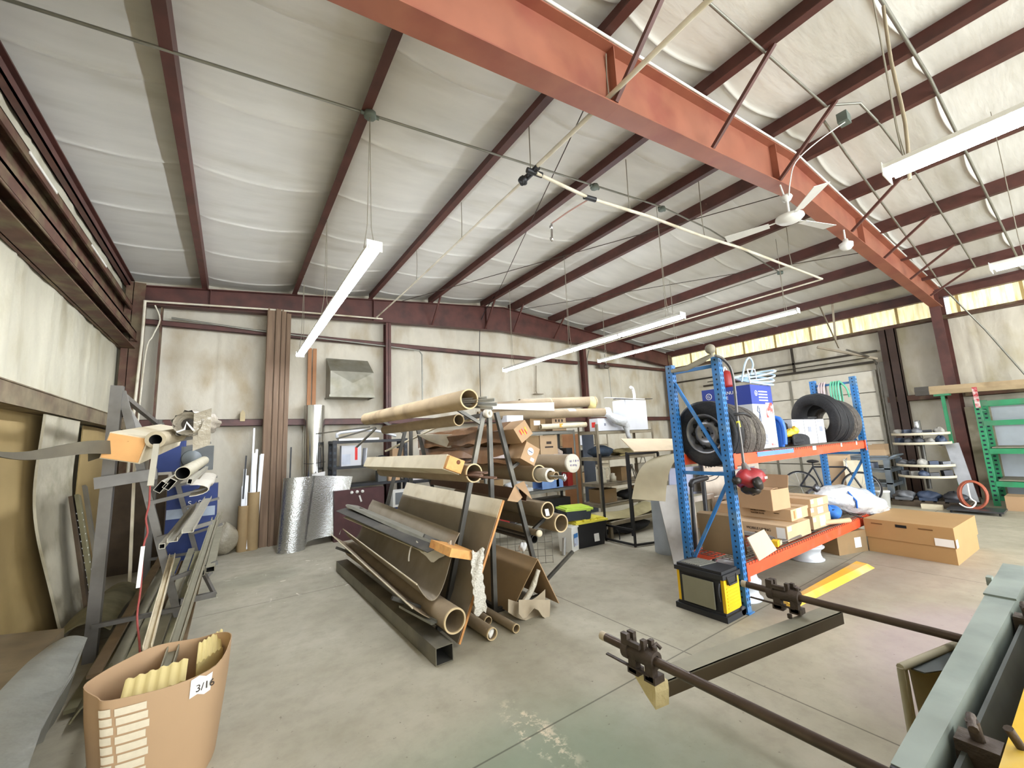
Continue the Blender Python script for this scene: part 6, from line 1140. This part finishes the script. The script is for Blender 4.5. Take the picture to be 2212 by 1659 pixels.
t = thing('black_umbrella', 'long black-handled tool with a wire loop standing behind the toolbox', 'tool', (4.6, 3.0, 0)); q = [W(1503, 1205, 1, 2.95), W(1498, 1120, 1, 2.95), W(1493, 1050, 1, 2.95)]
m = MB(); m.path([(q[0].x, 2.95, .02)]+q, [.035, .03, .022, .02], 8); m.path([q[2], W(1496, 1040, 1, 2.93), W(1527, 1032, 1, 2.9)], [.03, .035, .03], 8, sub=2); m.build('handle', BLK, t)
m = MB(); m.path([W(1527, 1032, 1, 2.9), W(1545, 1026, 1, 2.9), W(1554, 1024, 1, 2.9), W(1547, 1034, 1, 2.9), W(1527, 1040, 1, 2.9)], .005, 6, sub=3, closed=True); m.build('wire_loop', BLK, t)
m = MB(); m.path([W(1513, 1000, 1, 3.2), W(1519, 1040, 1, 3.15), W(1526, 1115, 1, 3.1)], .028, 8); p0 = W(1526, 1115, 1, 3.1); m.path([p0, (p0.x, 3.05, .02)], .028); single(m, 'black_pole', BLK, 'thick black pole standing behind the diagonal rack brace', 'pole')
# bicycle and the far items seen through the rack
t = thing('bicycle', 'dark bicycle parked in front of the garage door', 'bicycle', (10.6, 4.2, .1)); K = Vector((10.6, 4.15, .42)); dv = Vector((.25, -1, 0)).normalized()
def wheelb(c):
    m = MB(); n = dv.cross(Vector((0, 0, 1))); m.lathe([(.3, -.015), (.33, -.015), (.33, .015), (.3, .015)], c, n, 36, closed=True); m.build('tyre', RUB, t)
    m = MB(); m.lathe([(.285, -.01), (.3, -.01), (.3, .01), (.285, .01)], c, n, 36, closed=True); m.build('rim', ALU, t)
    m = MB()
    for k in range(14): m.rod(c, c+(dv*cos(2*pi*k/14)+Vector((0, 0, 1))*sin(2*pi*k/14))*.29, .0025, 4)
    m.build('spokes', ALU, t)
r_, f_ = K, K+dv*1.05; wheelb(r_); wheelb(f_)
bb, st, hd = K+dv*.43+Vector((0, 0, -.06)), K+dv*.28+Vector((0, 0, .42)), K+dv*.86+Vector((0, 0, .42))
m = MB()
for p, q_ in ((r_, bb), (bb, st), (st, hd), (hd, bb), (r_, st), (hd, f_)): m.rod(p, q_, .018, 8)
m.build('bike_frame', mat('bike_dark', '#2b2d33', .35, .3), t)
m = MB(); m.blob(st+Vector((0, 0, .12)), (.06, .12, .035), 2, .1); m.rod(st, st+Vector((0, 0, .1)), .014); m.build('saddle', BLK, t)
m = MB(); m.path([hd, hd+Vector((0, 0, .12)), hd+Vector((.25, .05, .17))], .013); m.path([hd+Vector((0, 0, .12)), hd+Vector((-.25, -.05, .17))], .013); m.build('handlebar', ALU, t)
m = MB(); m.lathe([(.06, 0), (.09, 0), (.09, .01), (.06, .01)], bb, dv.cross(Vector((0, 0, 1))), 20, closed=True); m.rod(bb, bb+Vector((0, 0, -.16)), .01); m.build('crank', BLK, t)
bx('red_cart', 'low dark red cart under the bicycle', 9.2, 10.9, 3.2, 3.9, .12, .12, mat('dark_red_cart', '#6b2327', .5), 'cart')
t = thing('steel_bench', 'low steel bench carrying the red cart behind the rack', 'bench', (9.8, 3.7, 0)); m = MB(); m.box((8.8, 3.1, .06), (11.3, 4.8, .1)); m.build('bench_top', mat('dark_metal', '#55565a'), t)
for x in (8.9, 11.2): m = MB(); m.box((x-.03, 3.15, 0), (x+.03, 3.2, .06)); m.build('leg', mat('dark_metal', '#55565a'), t)
carton('carton', 'tall brown carton standing behind the right rack post', (11.6, 3.75, 0), (.6, .5, 1.05), .2, CARD2)
m = MB(); m.obox((11.2, 3.3, 0), (.08, .35, .95), .3, (0, .12)); single(m, 'cardboard_sheet', CREAM, 'pale cardboard sheet leaning on the tall brown carton', 'cardboard')

# more goods in the background shelving
for k, (x0, y0, z0, w_, h_, mm_, lb) in enumerate(((6.05, 6.9, 1.0, .5, .8, mat('orange_lath', '#a9774f'), 'reddish wood panel seen through the upper tan shelf'), (6.75, 7.0, 1.0, .35, .8, mat('slate_panel', '#3f4652', .6), 'dark slate panel seen through the upper tan shelf'), (7.1, 8.35, 1.51, .4, .3, CARDK, 'dark carton at the left of the back shelf'), (7.7, 8.35, 1.51, .5, .25, CWH, 'white carton on the back shelf'), (7.3, 8.35, .96, .6, .35, CARD, 'brown carton on the middle of the back shelf'), (8.1, 8.35, .96, .5, .4, BLK, 'black case on the middle of the back shelf'), (7.5, 8.35, .41, .8, .35, CARDK, 'wide dark carton low on the back shelf'))):
    bx('wood_sheet' if k < 2 else 'stored_carton', lb, x0, x0+w_, y0, y0+(.03 if k < 2 else .3), 0 if k < 2 else z0, (1.8 if k < 2 else h_), mm_)
for k, (x0, z0, w_, h_, mm_, lb) in enumerate(((3.6, 1.362, .3, .3, CARD, 'brown carton at the left end of the grey shelf'), (4.0, 1.362, .34, .2, mat('grey_case', '#5b5e5e'), 'flat grey case on the second level, grey shelf'), (3.62, .302, .4, .35, mat('red_plastic', '#9c2b26'), 'red box low at the left end of the grey shelf'), (3.62, .802, .3, .25, CARDK, 'dark brown carton at the left of the third level, grey shelf'))):
    bx('stored_carton', lb, x0, x0+w_, 6.1, 6.4, z0, h_, mm_)
bx('stored_carton', 'dusty carton low on the tan shelf', 5.8, 6.2, 5.6, 5.95, .462, .25, CARDK); bx('stored_carton', 'flat brown carton at the right of the low tan shelf', 6.95, 7.3, 5.6, 5.95, .462, .2, CARD)
# ------------------------------------------------------------------ right side of the hall
GRN = mat('shelf_green', '#2f8a5c', .45, var=.12, second='#4c6b54', sfac=.3)
t = thing('green_shelf', 'green steel shelving rack at the right edge of the photo', 'shelf', (12.9, .8, 0))
for x in (12.6, 13.45):
    for y in (1.52, -.9):
        m = MB(); m.box((x-.04, y-.045, 0), (x+.04, y+.045, 2.12))
        for k in range(22): m.box((x-.042, y-.02, .1+.09*k), (x-.039, y+.02, .135+.09*k), 1)
        m.build('post', [GRN, SLOT], t)
for y in (1.52, -.9):
    for z in (.3, 1.0, 1.9): m = MB(); m.bar((12.64, y, z), (13.41, y, z), .03, .03); m.build('crossbar', GRN, t)
for z in (.48, 1.12, 1.68, 2.08):
    for x in (12.57, 13.48): m = MB(); m.box((x-.02, -.86, z-.1), (x+.02, 1.48, z)); m.build('beam', GRN, t)
for z in (.49, 1.13): m = MB(); m.box((12.6, -.86, z), (13.44, 1.44, z+.02)); m.build('shelf_board', mat('grey_ply', '#8d8574', .7, var=.1), t)
m = MB(); m.obox((12.5, 1.5, 1.95), (.012, .07, .42), 0, (0, -.05)); t2 = thing('red_white_tag', 'red and white sticker strip on the corner of the green shelf', 'sticker', (12.5, 1.5, 1.95)); m.build('strip', mat('sticker_red_white', '#d8c9c4', .5, second='#b5333c', sfac=.8, sscale=14), t2)
t = thing('long_cardboard_roll', 'very long brown roll lying across the top of the green shelf', 'roll', (12.9, .8, 2.3)); m = MB(); m.prof((12.8, 2.42, 2.4), (12.9, -1.6, 2.3), [(-.1, -.09), (.1, -.09), (.13, 0), (.1, .09), (-.1, .09), (-.13, 0)]); m.build('roll', KRAFT, t); m = MB(); m.prof((12.8, 2.43, 2.4), (12.81, 2.2, 2.395), [(-.105, -.095), (.105, -.095), (.135, 0), (.105, .095), (-.105, .095), (-.135, 0)]); m.build('dark_end', mat('dark_tape', '#4a4640', .6), t)
m = MB(); m.bar((12.75, 2.0, 0), (12.8, 2.02, 2.3), .09, .05, up=(0, 1, 0)); m.box((12.7, 1.9, 2.26), (12.9, 2.14, 2.3)); single(m, 'green_post', GRN, 'single green post holding up the left end of the long roll', 'post')
for i, (y0, lb) in enumerate(((.2, 'white-grey panel behind the green shelf'),)): bx('wall_sheet', lb, 13.6, 13.64, -1.5, 1.5, .1, 1.9, mat('bluish_white', '#b9bfc6', .5, var=.05), 'panel')
bx('steel_sheet', 'dusty steel sheet between the red column and the green shelf', 13.5, 13.54, 1.45, 1.83, 0, 2.0, mat('dusty_panel', '#867d68', .6, .2, var=.12, second='#a39c88', sfac=.4), 'panel')
# revolving parts bins
t = thing('revolving_bin', 'stack of round white-rimmed revolving trays full of dark parts', 'parts bin', (12.35, 2.4, 0)); RC = (12.35, 2.4); RIMW = mat('rim_cream', '#d4cbb2', .5, var=.08)
m = MB(); m.rod((*RC, .3), (*RC, 1.75), .04, 12); m.build('pole', STEEL, t)
for z in (.55, .78, 1.24, 1.44):
    m = MB(); m.lathe([(0, 0), (.44, 0), (.46, .0), (.46, .05), (.445, .05), (.44, .01), (0, .01)], (*RC, z), n=36); m.build('tray', RIMW, t)
random.seed(21); DKP = [mat('part_dark', '#3a3b40', .5, .3, var=.2), mat('part_grey', '#6a6c70', .5, .3, var=.2), mat('part_blue', '#39465e', .5, var=.2), mat('part_pale', '#a5a29a', .5, var=.2)]
LV = ['lowest tray', 'second tray', 'third tray', 'top tray']; PL = ['at its left', 'left of its centre', 'at its centre', 'right of its centre', 'at its right']
for li, z in enumerate((.56, .79, 1.25, 1.45)):
    for k in range(5):
        y = 2.4+.32-.16*k; x = 12.05+.06*random.random()+.08*abs(k-2); m = MB()
        if random.random() < .5: m.blob((x, y, z+.06), (.07, .085, .055+.04*random.random()), k+li*7, .2)
        else: m.obox((x, y, z+.012), (.12, .14, .07+.07*random.random()), random.random(), (random.uniform(-.1, .1), 0))
        single(m, 'machine_part', DKP[(k*3+li) % 4], '%s part on the %s of the revolving bin, %s' % (['dark', 'grey', 'bluish', 'pale'][(k*3+li) % 4], LV[li], PL[k]), 'part', 'loose parts on the revolving bin')
m = MB(); m.lathe([(0, 0), (.04, 0), (.045, .12), (.035, .18), (.04, .22), (0, .22)], (12.2, 2.4, 1.52)); single(m, 'metal_canister', ALU, 'shiny canister standing on the heap of the top tray', 'canister')
t = thing('wooden_pallet', 'dark wooden pallet under the revolving bin', 'pallet', (12.1, 2.3, 0)); PW = mat('pallet_wood', '#4f4335', .85, var=.2)
for k in range(7): m = MB(); m.box((11.65, 1.75+.17*k, .1), (12.8, 1.86+.17*k, .125)); m.build('deck_slat', PW, t)
for x in (11.7, 12.2, 12.7): m = MB(); m.box((x-.04, 1.75, 0), (x+.04, 2.88, .1)); m.build('runner', PW, t)
for k, (x, y, lb) in enumerate(((11.8, 2.7, 'left heap of flat dark parts on the pallet'), (11.9, 2.35, 'middle heap of blue-grey parts on the pallet'), (11.9, 1.98, 'right heap of brown slats on the pallet'))): m = MB(); m.blob((x, y, .2), (.16, .17, .1), k, .25); m.obox((x, y, .127), (.4, .26, .05), .1); single(m, 'parts_heap', DKP[(k+1) % 3], lb, 'parts')
m = MB(); m.obox((11.5, 2.25, 0), (.1, .3, .09), 0); single(m, 'wood_block', CREAM, 'pale wooden block on the floor in front of the pallet', 'block')
m = MB(); a, b = W(2010+46, 958, 0, 12.4), W(2100, 1085, 0, 12.2); m.prof(a, b, [(-.02, -.1), (.02, -.1), (.02, .1), (-.02, .1)], up=(0, 1, 0)); single(m, 'galvanised_plank', mat('galv_plank', '#a9abad', .4, .5), 'galvanised sheet strip leaning against the revolving bin', 'sheet')
t = thing('orange_hose_coil', 'coil of reddish hose with a white end standing on a dolly', 'hose', (11.4, 1.65, .05)); HC = mat('orange_hose', '#a4553c', .5, var=.15)
m = MB()
for k in range(7): c = Vector((11.45+.02*k, 1.66+.01*(k % 3), .32+.01*(k % 2))); m.path([c+Vector((.05*sin(a), .17*cos(a)*(1+.03*(k % 3)), .24*sin(a)+.0)) for a in [2*pi*i/12 for i in range(12)]], .014, 6, sub=2, closed=True)
m.build('hose', HC, t)
m = MB(); m.path([W(2090, 1045, 0, 11.3), W(2096, 1075, 0, 11.2), W(2108, 1085, 0, 11.2), W(2100, 1096, 0, 11.1), W(2085, 1095, 0, 11.1), W(2072, 1087, 0, 11.1)], .012, sub=3); m.build('white_hose_end', PAPER, t)
t = thing('dolly', 'small dark dolly under the hose coil', 'dolly', (11.4, 1.65, 0)); m = MB(); m.box((11.2, 1.3, .05), (11.7, 2.0, .08)); m.build('deck', mat('dark_metal', '#55565a'), t)
for x, y in ((11.25, 1.35), (11.25, 1.95), (11.65, 1.35), (11.65, 1.95)): m = MB(); m.lathe([(0, -.012), (.025, -.012), (.025, .012), (0, .012)], (x, y, .026), (0, 1, 0), 12); m.build('wheel', RUB, t)
bx('brown_carton_low', 'long brown carton on the floor in front of the green shelf', 12.05, 12.5, -.9, 1.35, 0, .26, CARD)
m = MB(); m.blob((12.03, .95, .1), (.02, .05, .05), 2, .1); single(m, 'lime_sticker', mat('lime', '#c3cf3a', .6), 'lime yellow sticker on the long brown carton', 'sticker')
# grey plastic carts by the door
GPL = mat('grey_plastic', '#6e7880', .55, var=.12, second='#868373', sfac=.4)
t = thing('utility_cart', 'grey plastic utility cart left of the revolving bin', 'cart', (12.6, 3.3, 0))
for z in (.3, .62, .9): m = MB(); m.box((12.2, 2.98, z), (13.2, 3.75, z+.07)); m.box((12.17, 2.95, z+.07), (12.22, 3.78, z+.1)); m.build('tray', GPL, t)
for x, y in ((12.22, 3.0), (12.22, 3.72), (13.15, 3.0), (13.15, 3.72)): m = MB(); m.box((x-.05, y-.05, .08), (x+.05, y+.05, .9)); m.build('corner_post', GPL, t); m = MB(); m.lathe([(0, -.02), (.045, -.02), (.045, .02), (0, .02)], (x, y, .045), (0, 1, 0), 12); m.build('wheel', RUB, t)
m = MB(); m.path([(12.25, 2.95, .95), (12.3, 2.86, 1.0), (12.9, 2.86, 1.0), (13.0, 2.95, .95)], .02, sub=2); m.build('handle', GPL, t)
bx('blue_binder', 'blue-grey box on the middle tray of the utility cart', 12.25, 12.6, 3.25, 3.6, .692, .14, mat('binder_blue', '#7e8799', .6))
open_carton('open pale carton on top of the utility cart', (12.4, 3.15, .972), (.3, .3, .16), 0, CARD2, ((-1, 60), (1, 75)))
t = thing('white_bucket', 'white pail on the floor behind the right rack post', 'bucket', (12.5, 3.26, 0)); m = MB(); m.lathe([(0, 0), (.12, 0), (.14, .3), (.15, .3), (.15, .33), (0, .33)], (11.3, 2.95, 0)); m.build('pail', WHT, t)
# opener arm and springs under the strip
m = MB(); m.bar(W(1765, 750, 0, 12.6), W(1895, 775, 0, 13.3), .05, .05); single(m, 'door_opener_arm', mat('dusty_metal', '#867a66'), 'dusty angled bar above the garage door', 'bar')
for i, (a, b, lb) in enumerate((((1748, 612), (1812, 752), 'left strut of the V hanging above the garage door'), ((1793, 603), (1805, 735), 'right strut of the V hanging above the garage door'))): m = MB(); m.bar(W(*a, 0, 12.4), W(*b, 0, 12.7), .045, .012); single(m, 'hanging_strut', mat('dusty_metal', '#867a66'), lb, 'strut')
# long carton in the aisle
cA, cB, cC = Vector((7.12, 1.28, 0)), Vector((7.28, 2.1, 0)), Vector((8.25, 1.3, 0))
d1_ = (W(2070, 1222, 2, 0)-W(1880, 1190, 2, 0)); yaw_ = math.atan2(-d1_.x, d1_.y) if 0 else math.atan2(d1_.y, d1_.x)
t = thing('aisle_carton', 'large long brown carton with two handle slots on the floor in the aisle', 'box', (7.7, 1.7, 0))
P = [Vector((7.19, 1.27)), Vector((8.3, 1.24)), Vector((8.36, 2.06)), Vector((7.27, 2.12))]
m = MB(); z_ = 0
for z0, z1, g in ((0, .19, 0), (.19, .43, .012)):
    vs = [(p.x+(-g if p.x < 7.7 else g), p.y+(-g if p.y < 1.7 else g), z) for z in (z0, z1) for p in P]; m.add(vs, [(0, 3, 2, 1), (4, 5, 6, 7)]+[(i, (i+1) % 4, (i+1) % 4+4, i+4) for i in range(4)])
CB2 = mat('carton_amber', '#a88658', .75, var=.05, scale=2); m.build('carton', CB2, t)
def onleft(s, z, g=.016): a = Vector((7.27, 2.12, 0)); b = Vector((7.19, 1.27, 0)); p = a+(b-a)*s; return Vector((p.x-g, p.y, z))
m = MB(); m.grid(lambda u, v: onleft(.38+.13*u, .36+.035*v), 4, 2, .004); m.build('handle_slot', DRK, t)
m = MB(); m.grid(lambda u, v: onleft(.64+.16*u, .37+.015*v), 2, 1, .001); m.grid(lambda u, v: onleft(.08+.14*u, .37+.015*v), 2, 1, .001); m.build('faded_print', mat('faded_print', '#6d4d28', .8), t)
m = MB(); m.grid(lambda u, v: onleft(.8+.2*u, .2+.09*v), 2, 1, .001); m.box((7.17, 1.25, .2), (7.26, 1.256, .29)); m.build('shipping_label', PAPER, t)
# yellow ramp board
t = thing('yellow_board', 'dusty yellow board lying flat on the floor beside the rack', 'board', (5.4, 1.9, 0))
a, b, c_, d_ = W(1720, 1314, 2, 0), W(1890, 1227, 2, 0), W(1850, 1212, 2, .04), W(1692, 1299, 2, .04)
YB2 = mat('ramp_yellow', '#e3b53c', .5, var=.06, second='#cfb98a', sfac=.45, sscale=2)
m = MB(); m.add([a, b, b+Vector((-.02, .06, .04)), a+Vector((-.02, .06, .04)), c_, d_, c_-Vector((0, 0, .04)), d_-Vector((0, 0, .04))], [(0, 1, 2, 3), (3, 2, 4, 5), (5, 4, 6, 7), (0, 3, 5, 7), (1, 6, 4, 2)]); m.build('board', YB2, t)
# steel wheel rims on the floor under the rack
def rimw(c, label, n=1):
    t = thing('wheel_rim', label, 'wheel', c, 'white steel wheels under the rack'); m = MB()
    m.lathe([(.17, .0), (.2, .0), (.205, .012), (.185, .02), (.17, .06), (.165, .1), (.18, .14), (.2, .15), (.203, .165), (.17, .165), (.155, .1), (.16, .05)], c, n=36, closed=True); m.build('rim', mat('rim_white', '#c9cdd2', .4, .2, var=.06), t)
    m = MB(); m.lathe([(.05, .08), (.16, .08), (.165, .09), (.1, .1), (.05, .1)], c, n=36, closed=True); m.build('disc', mat('rim_white', '#c9cdd2'), t)
LBR = ['bottom steel rim behind the front rack post', 'second steel rim behind the front rack post', 'lower steel rim further along under the rack', 'upper steel rim further along under the rack', 'third rim of the left stack tilted on top']
rimw((4.42, 2.42, 0), LBR[0]); rimw((4.42, 2.42, .166), LBR[1]); rimw((6.3, 2.52, 0), LBR[2]); rimw((6.28, 2.5, .166), LBR[3])
carton('carton', 'brown carton with a white label on the floor under the rack', (7.05, 2.4, 0), (.55, .4, .28), -.3, CARDK, parts=[('f', .1, .13, .12, .13, PAPER, 'white_label')])
# yellow and black rolling toolbox
t = thing('tool_chest', 'black and yellow portable tool chest at the foot of the rack', 'toolbox', (3.85, 2.42, 0)); CY = mat('chest_yellow', '#f0c21c', .4, var=.04); CK = mat('chest_black', '#232428', .55, var=.15)
X0, X1, Y0, Y1 = 3.74, 4.03, 2.2, 2.68
m = MB(); m.box((X0-.02, Y0-.02, 0), (X1+.02, Y1+.02, .05)); m.box((X0, Y0, .05), (X1, Y1, .07))
for y in (Y0, Y1): m.lathe([(0, -.02), (.04, -.02), (.04, .02), (0, .02)], (X1-.02, y, .04), (0, 1, 0), 14)
m.build('base', CK, t)
m = MB(); m.box((X0+.012, Y0+.03, .07), (X1-.01, Y1-.03, .36)); m.build('core', CK, t)
for y0, y1, nm in ((Y0, Y0+.075, 'end'), (Y1-.075, Y1, 'end')):
    m = MB(); m.prof((X0+.015, (y0+y1)/2, .07), (X0+.015, (y0+y1)/2, .35), [(-.0375, -.0), (.0375, -.0), (.0375, .26), (-.0375, .26)], up=(1, 0, 0))
    for k in range(7): m.box((X0+.05, y0-.004 if y0 == Y0 else y1, .1+.028*k), (X1-.03, y0 if y0 == Y0 else y1+.004, .112+.028*k))
    m.build('yellow_end', CY, t)
m = MB(); m.box((X0-.01, Y0-.01, .36), (X1+.01, Y1+.01, .4)); m.box((X0+.01, Y0+.01, .4), (X1-.01, Y1-.01, .425)); m.build('lid', CK, t)
m = MB()
for k in range(9): m.bar((X0+.03, Y1-.05-.024*k, .43), (X1-.03, Y1-.09-.024*k, .43), .009, .008)
m.build('tread_mat', mat('tread_grey', '#77756c', .8, var=.1), t)
m = MB(); m.box((X0-.016, Y0+.09, .085), (X0-.002, Y1-.075, .325)); m.build('front_panel', mat('panel_grey', '#8d8b78', .45, .2, var=.05), t)
m = MB(); m.path([(X0-.012, Y0+.03, .33), (X0-.035, Y0+.03, .27), (X0-.03, Y0+.03, .2), (X0-.005, Y0+.04, .17)], .009, sub=3); m.box((X0+.06, Y0-.012, .31), (X0+.2, Y0-.004, .37)); m.path([(X0+.05, Y0-.01, .38), (X0+.07, Y0-.02, .31), (X0+.2, Y0-.02, .31), (X0+.22, Y0-.01, .38)], .008); m.build('latch', CK, t)
# ------------------------------------------------------------------ sheet-metal shear in the lower right corner, with its back gauge
DKS = mat('gauge_steel', '#4f4238', .4, .6, var=.18, second='#6e5f50', sfac=.4)
CAST = mat('cast_brown', '#4a3f36', .6, .4, var=.2, bump=.4, bscale=25)
SHB = mat('machine_grey', '#8b948c', .5, .3, var=.12, scale=4, second='#6a756f', sfac=.5)
SHD = mat('machine_dark', '#474b48', .6, .3, var=.2)
t = thing('metal_shear', 'big sheet-metal shear with a grey beam and yellow body in the lower right corner', 'machine', (2.6, .25, 0))
# rods
for x, y1 in ((1.52, 1.54), (2.69, 1.455)):
    m = MB(); m.rod((x, .36, .75), (x, y1-.03, .75), .019, 18); rd = m.build('gauge_rod', DKS, t)
    m = MB(); m.rod((x, y1-.03, .75), (x, y1, .75), .0195, 18); m.build('worn_tip', mat('worn_tip', '#b9ab93', .6), rd)
# clamps
for x, y in ((1.525, 1.31), (2.685, 1.215)):
    m = MB(); m.tube((x, y-.08, .75), (x, y+.05, .75), .036, .0195, 20); m.tube((x, y+.05, .75), (x, y+.082, .75), .043, .0195, 20)
    m.box((x-.035, y+.045, .765), (x-.012, y+.08, .822)); m.box((x+.008, y+.045, .765), (x+.03, y+.08, .818)); m.box((x-.035, y-.02, .78), (x-.015, y+.045, .8)); m.box((x-.02, y-.035, .775), (x+.004, y-.015, .818)); m.box((x+.014, y-.05, .77), (x+.034, y-.03, .815))
    m.rod((x-.012, y-.025, .805), (x+.05, y-.028, .8), .008, 8); m.path([(x+.02, y-.05, .79), (x+.045, y-.05, .795), (x+.05, y-.07, .78)], .008); m.rod((x+.01, y-.068, .775), (x+.01, y-.068, .8), .011, 6)
    for yy, L_ in ((y-.058, .05), (y+.03, .03)): m.box((x-.03, yy-.02, .672), (x+.004, yy+.02, .735)); m.box((x-.03, yy-.028, .664), (x+L_-.015, yy+.028, .692)); m.rod((x+.012, yy, .69), (x+.012, yy, .697), .007, 8)
    cl = m.build('rod_clamp', CAST, t)
    m = MB(); m.box((x-.035, y-.06, .69), (x-.02, y+.18, .696)); m.build('slide_bar', CAST, cl)
# gauge bar: angle joining the two clamps
A_, B_ = Vector((1.56, 1.235, .65)), Vector((2.92, 1.02, .65)); d = (B_-A_).normalized(); n = Vector((-d.y, d.x, 0))
m = MB(); m.add([A_, B_, B_+n*.1, A_+n*.1]+[p-Vector((0, 0, .006)) for p in (A_, B_, B_+n*.1, A_+n*.1)], [(0, 1, 2, 3), (7, 6, 5, 4), (0, 4, 5, 1), (1, 5, 6, 2), (2, 6, 7, 3), (3, 7, 4, 0)])
gb = m.build('gauge_plate', mat('plate_dusty', '#8f8a76', .6, .2, var=.1, second='#7a776a', sfac=.4), t)
m = MB(); z0 = .588; m.add([A_-Vector((0, 0, .0)), B_, Vector((B_.x, B_.y, z0)), Vector((A_.x, A_.y, z0))]+[p+n*.008 for p in (A_, B_, Vector((B_.x, B_.y, z0)), Vector((A_.x, A_.y, z0)))], [(3, 2, 1, 0), (4, 5, 6, 7), (0, 1, 5, 4), (2, 3, 7, 6), (1, 2, 6, 5), (3, 0, 4, 7)])
m.build('gauge_face', mat('face_dark', '#4f4433', .5, .4, var=.15), t)
m = MB(); m.rod((2.62, 1.17, .651), (2.62, 1.17, .672), .012, 6); m.build('bolt', CAST, t)
m = MB(); o = A_-d*.055; m.prof(o, A_+d*.02, [(.004, -.085), (.012, -.02), (.01, .012), (-.05, .016), (-.105, .01), (-.11, -.01), (-.04, -.06)]); m.prof(o-d*.002, o, [(-.01, -.06), (-.005, -.02), (-.04, -.02)], mi=0); m.blob(A_+d*.0+n*.05+Vector((0, 0, .006)), (.03, .04, .008), 4, .2)
m.build('tape_wrap', mat('masking_wrap', '#c9b98c', .75, var=.1, bump=.6, bscale=20), t, 'crumpled masking-tape wrap on the bar end')
# main beam along x
m = MB(); m.add([(1.33, .413, .9), (3.6, .46, .9), (3.6, .352, .9), (1.33, .362, .9), (1.33, .413, .74), (3.6, .46, .74), (3.6, .352, .7), (1.33, .362, .7)], [(0, 3, 2, 1), (0, 1, 5, 4), (3, 7, 6, 2), (0, 4, 7, 3), (1, 2, 6, 5), (4, 5, 6, 7)]); m.build('grey_beam', SHB, t)
m = MB(); m.box((1.318, .364, .72), (1.33, .412, .898)); m.build('beam_end', BLK, t)
m = MB(); m.box((2.9, .352, .9), (3.3, .45, .908)); m.box((3.15, .45, .88), (3.2, .47, .92)); m.build('beam_cap', SHB, t)
m = MB(); m.add([(1.3, .34, .86), (3.6, .33, .86), (3.6, .24, .55), (1.3, .24, .55)]+[(1.3, .33, .86), (3.6, .32, .86), (3.6, .23, .55), (1.3, .23, .55)], [(0, 1, 2, 3), (7, 6, 5, 4), (0, 4, 5, 1)]); m.build('blade_apron', SHD, t)
m = MB(); m.rod((1.35, .285, .74), (3.5, .28, .74), .02, 14); m.rod((1.35, .3, .66), (3.5, .3, .66), .016, 12); m.build('blade_shaft', mat('dusty_shaft', '#8e8368', .5, .3), t)
for x in (1.62, 2.75):
    m = MB(); m.box((x-.035, .27, .76), (x+.035, .35, .885)); m.lathe([(0, -.03), (.05, -.03), (.05, .03), (0, .03)], (x, .285, .75), (1, 0, 0), 18); m.rod((x, .31, .88), (x-.005, .315, .93), .014, 8); m.rod((x+.02, .32, .93), (x-.03, .31, .92), .01, 8); m.build('link_bracket', CAST, t)
m = MB(); m.box((1.2, -.35, .0), (3.9, .19, .62)); m.add([(1.2, .2, .62), (3.9, .2, .62), (3.9, .262, .9), (1.2, .262, .9), (1.2, .05, .62), (3.9, .05, .62), (3.9, .1, .93), (1.2, .1, .93)], [(0, 1, 2, 3), (3, 2, 6, 7), (4, 7, 6, 5), (0, 3, 7, 4), (1, 5, 6, 2)]); m.build('yellow_body', mat('machine_yellow', '#e8bd2c', .45, var=.07, second='#cdbb86', sfac=.35, sscale=3), t)
m = MB(); m.rod((1.62, .235, .9), (1.6, .25, .95), .01, 8); m.build('lever', CAST, t)
m = MB(); m.box((1.32, .19, 0), (1.42, .44, .72)); m.box((3.4, .19, 0), (3.5, .44, .72)); m.build('side_frame', SHD, t)
# scrap chute with tube frame hanging behind the beam
t = thing('sheet_chute', 'dusty folded sheet chute with a tube rail behind the shear beam', 'chute', (2.0, .6, 0)); DC = mat('dusty_chute', '#a39b82', .75, .1, var=.1)
q1, q2, q3 = W(1945, 1442, 2, .7), W(2100, 1378, 2, .7), W(1925, 1640, 2, .3)
m = MB(); m.path([q1, q2, (q2.x+.25, .46, .72)], .015); m.build('top_rail', DC, t)
m = MB(); m.path([q1, q1+Vector((-.0, -.0, -.34))], .013); m.path([q1+Vector((.05, -.0, -.01)), q1+Vector((.05, -.0, -.36))], .01); m.build('drop_rail', DC, t)
m = MB(); a = q1+Vector((.06, -.01, -.02)); b = Vector((q2.x+.1, .46, .7)); m.grid(lambda u, v: (a*(1-u)+b*u)+Vector((0, -.03*v, -.6*v)), 6, 6, .005); m.build('back_panel', DC, t)
m = MB(); m.grid(lambda u, v: (a*(1-u)+b*u)+Vector((.0, -.05*v, -.09*v*u)), 6, 3, .005); m.build('folded_lip', SHD, t)
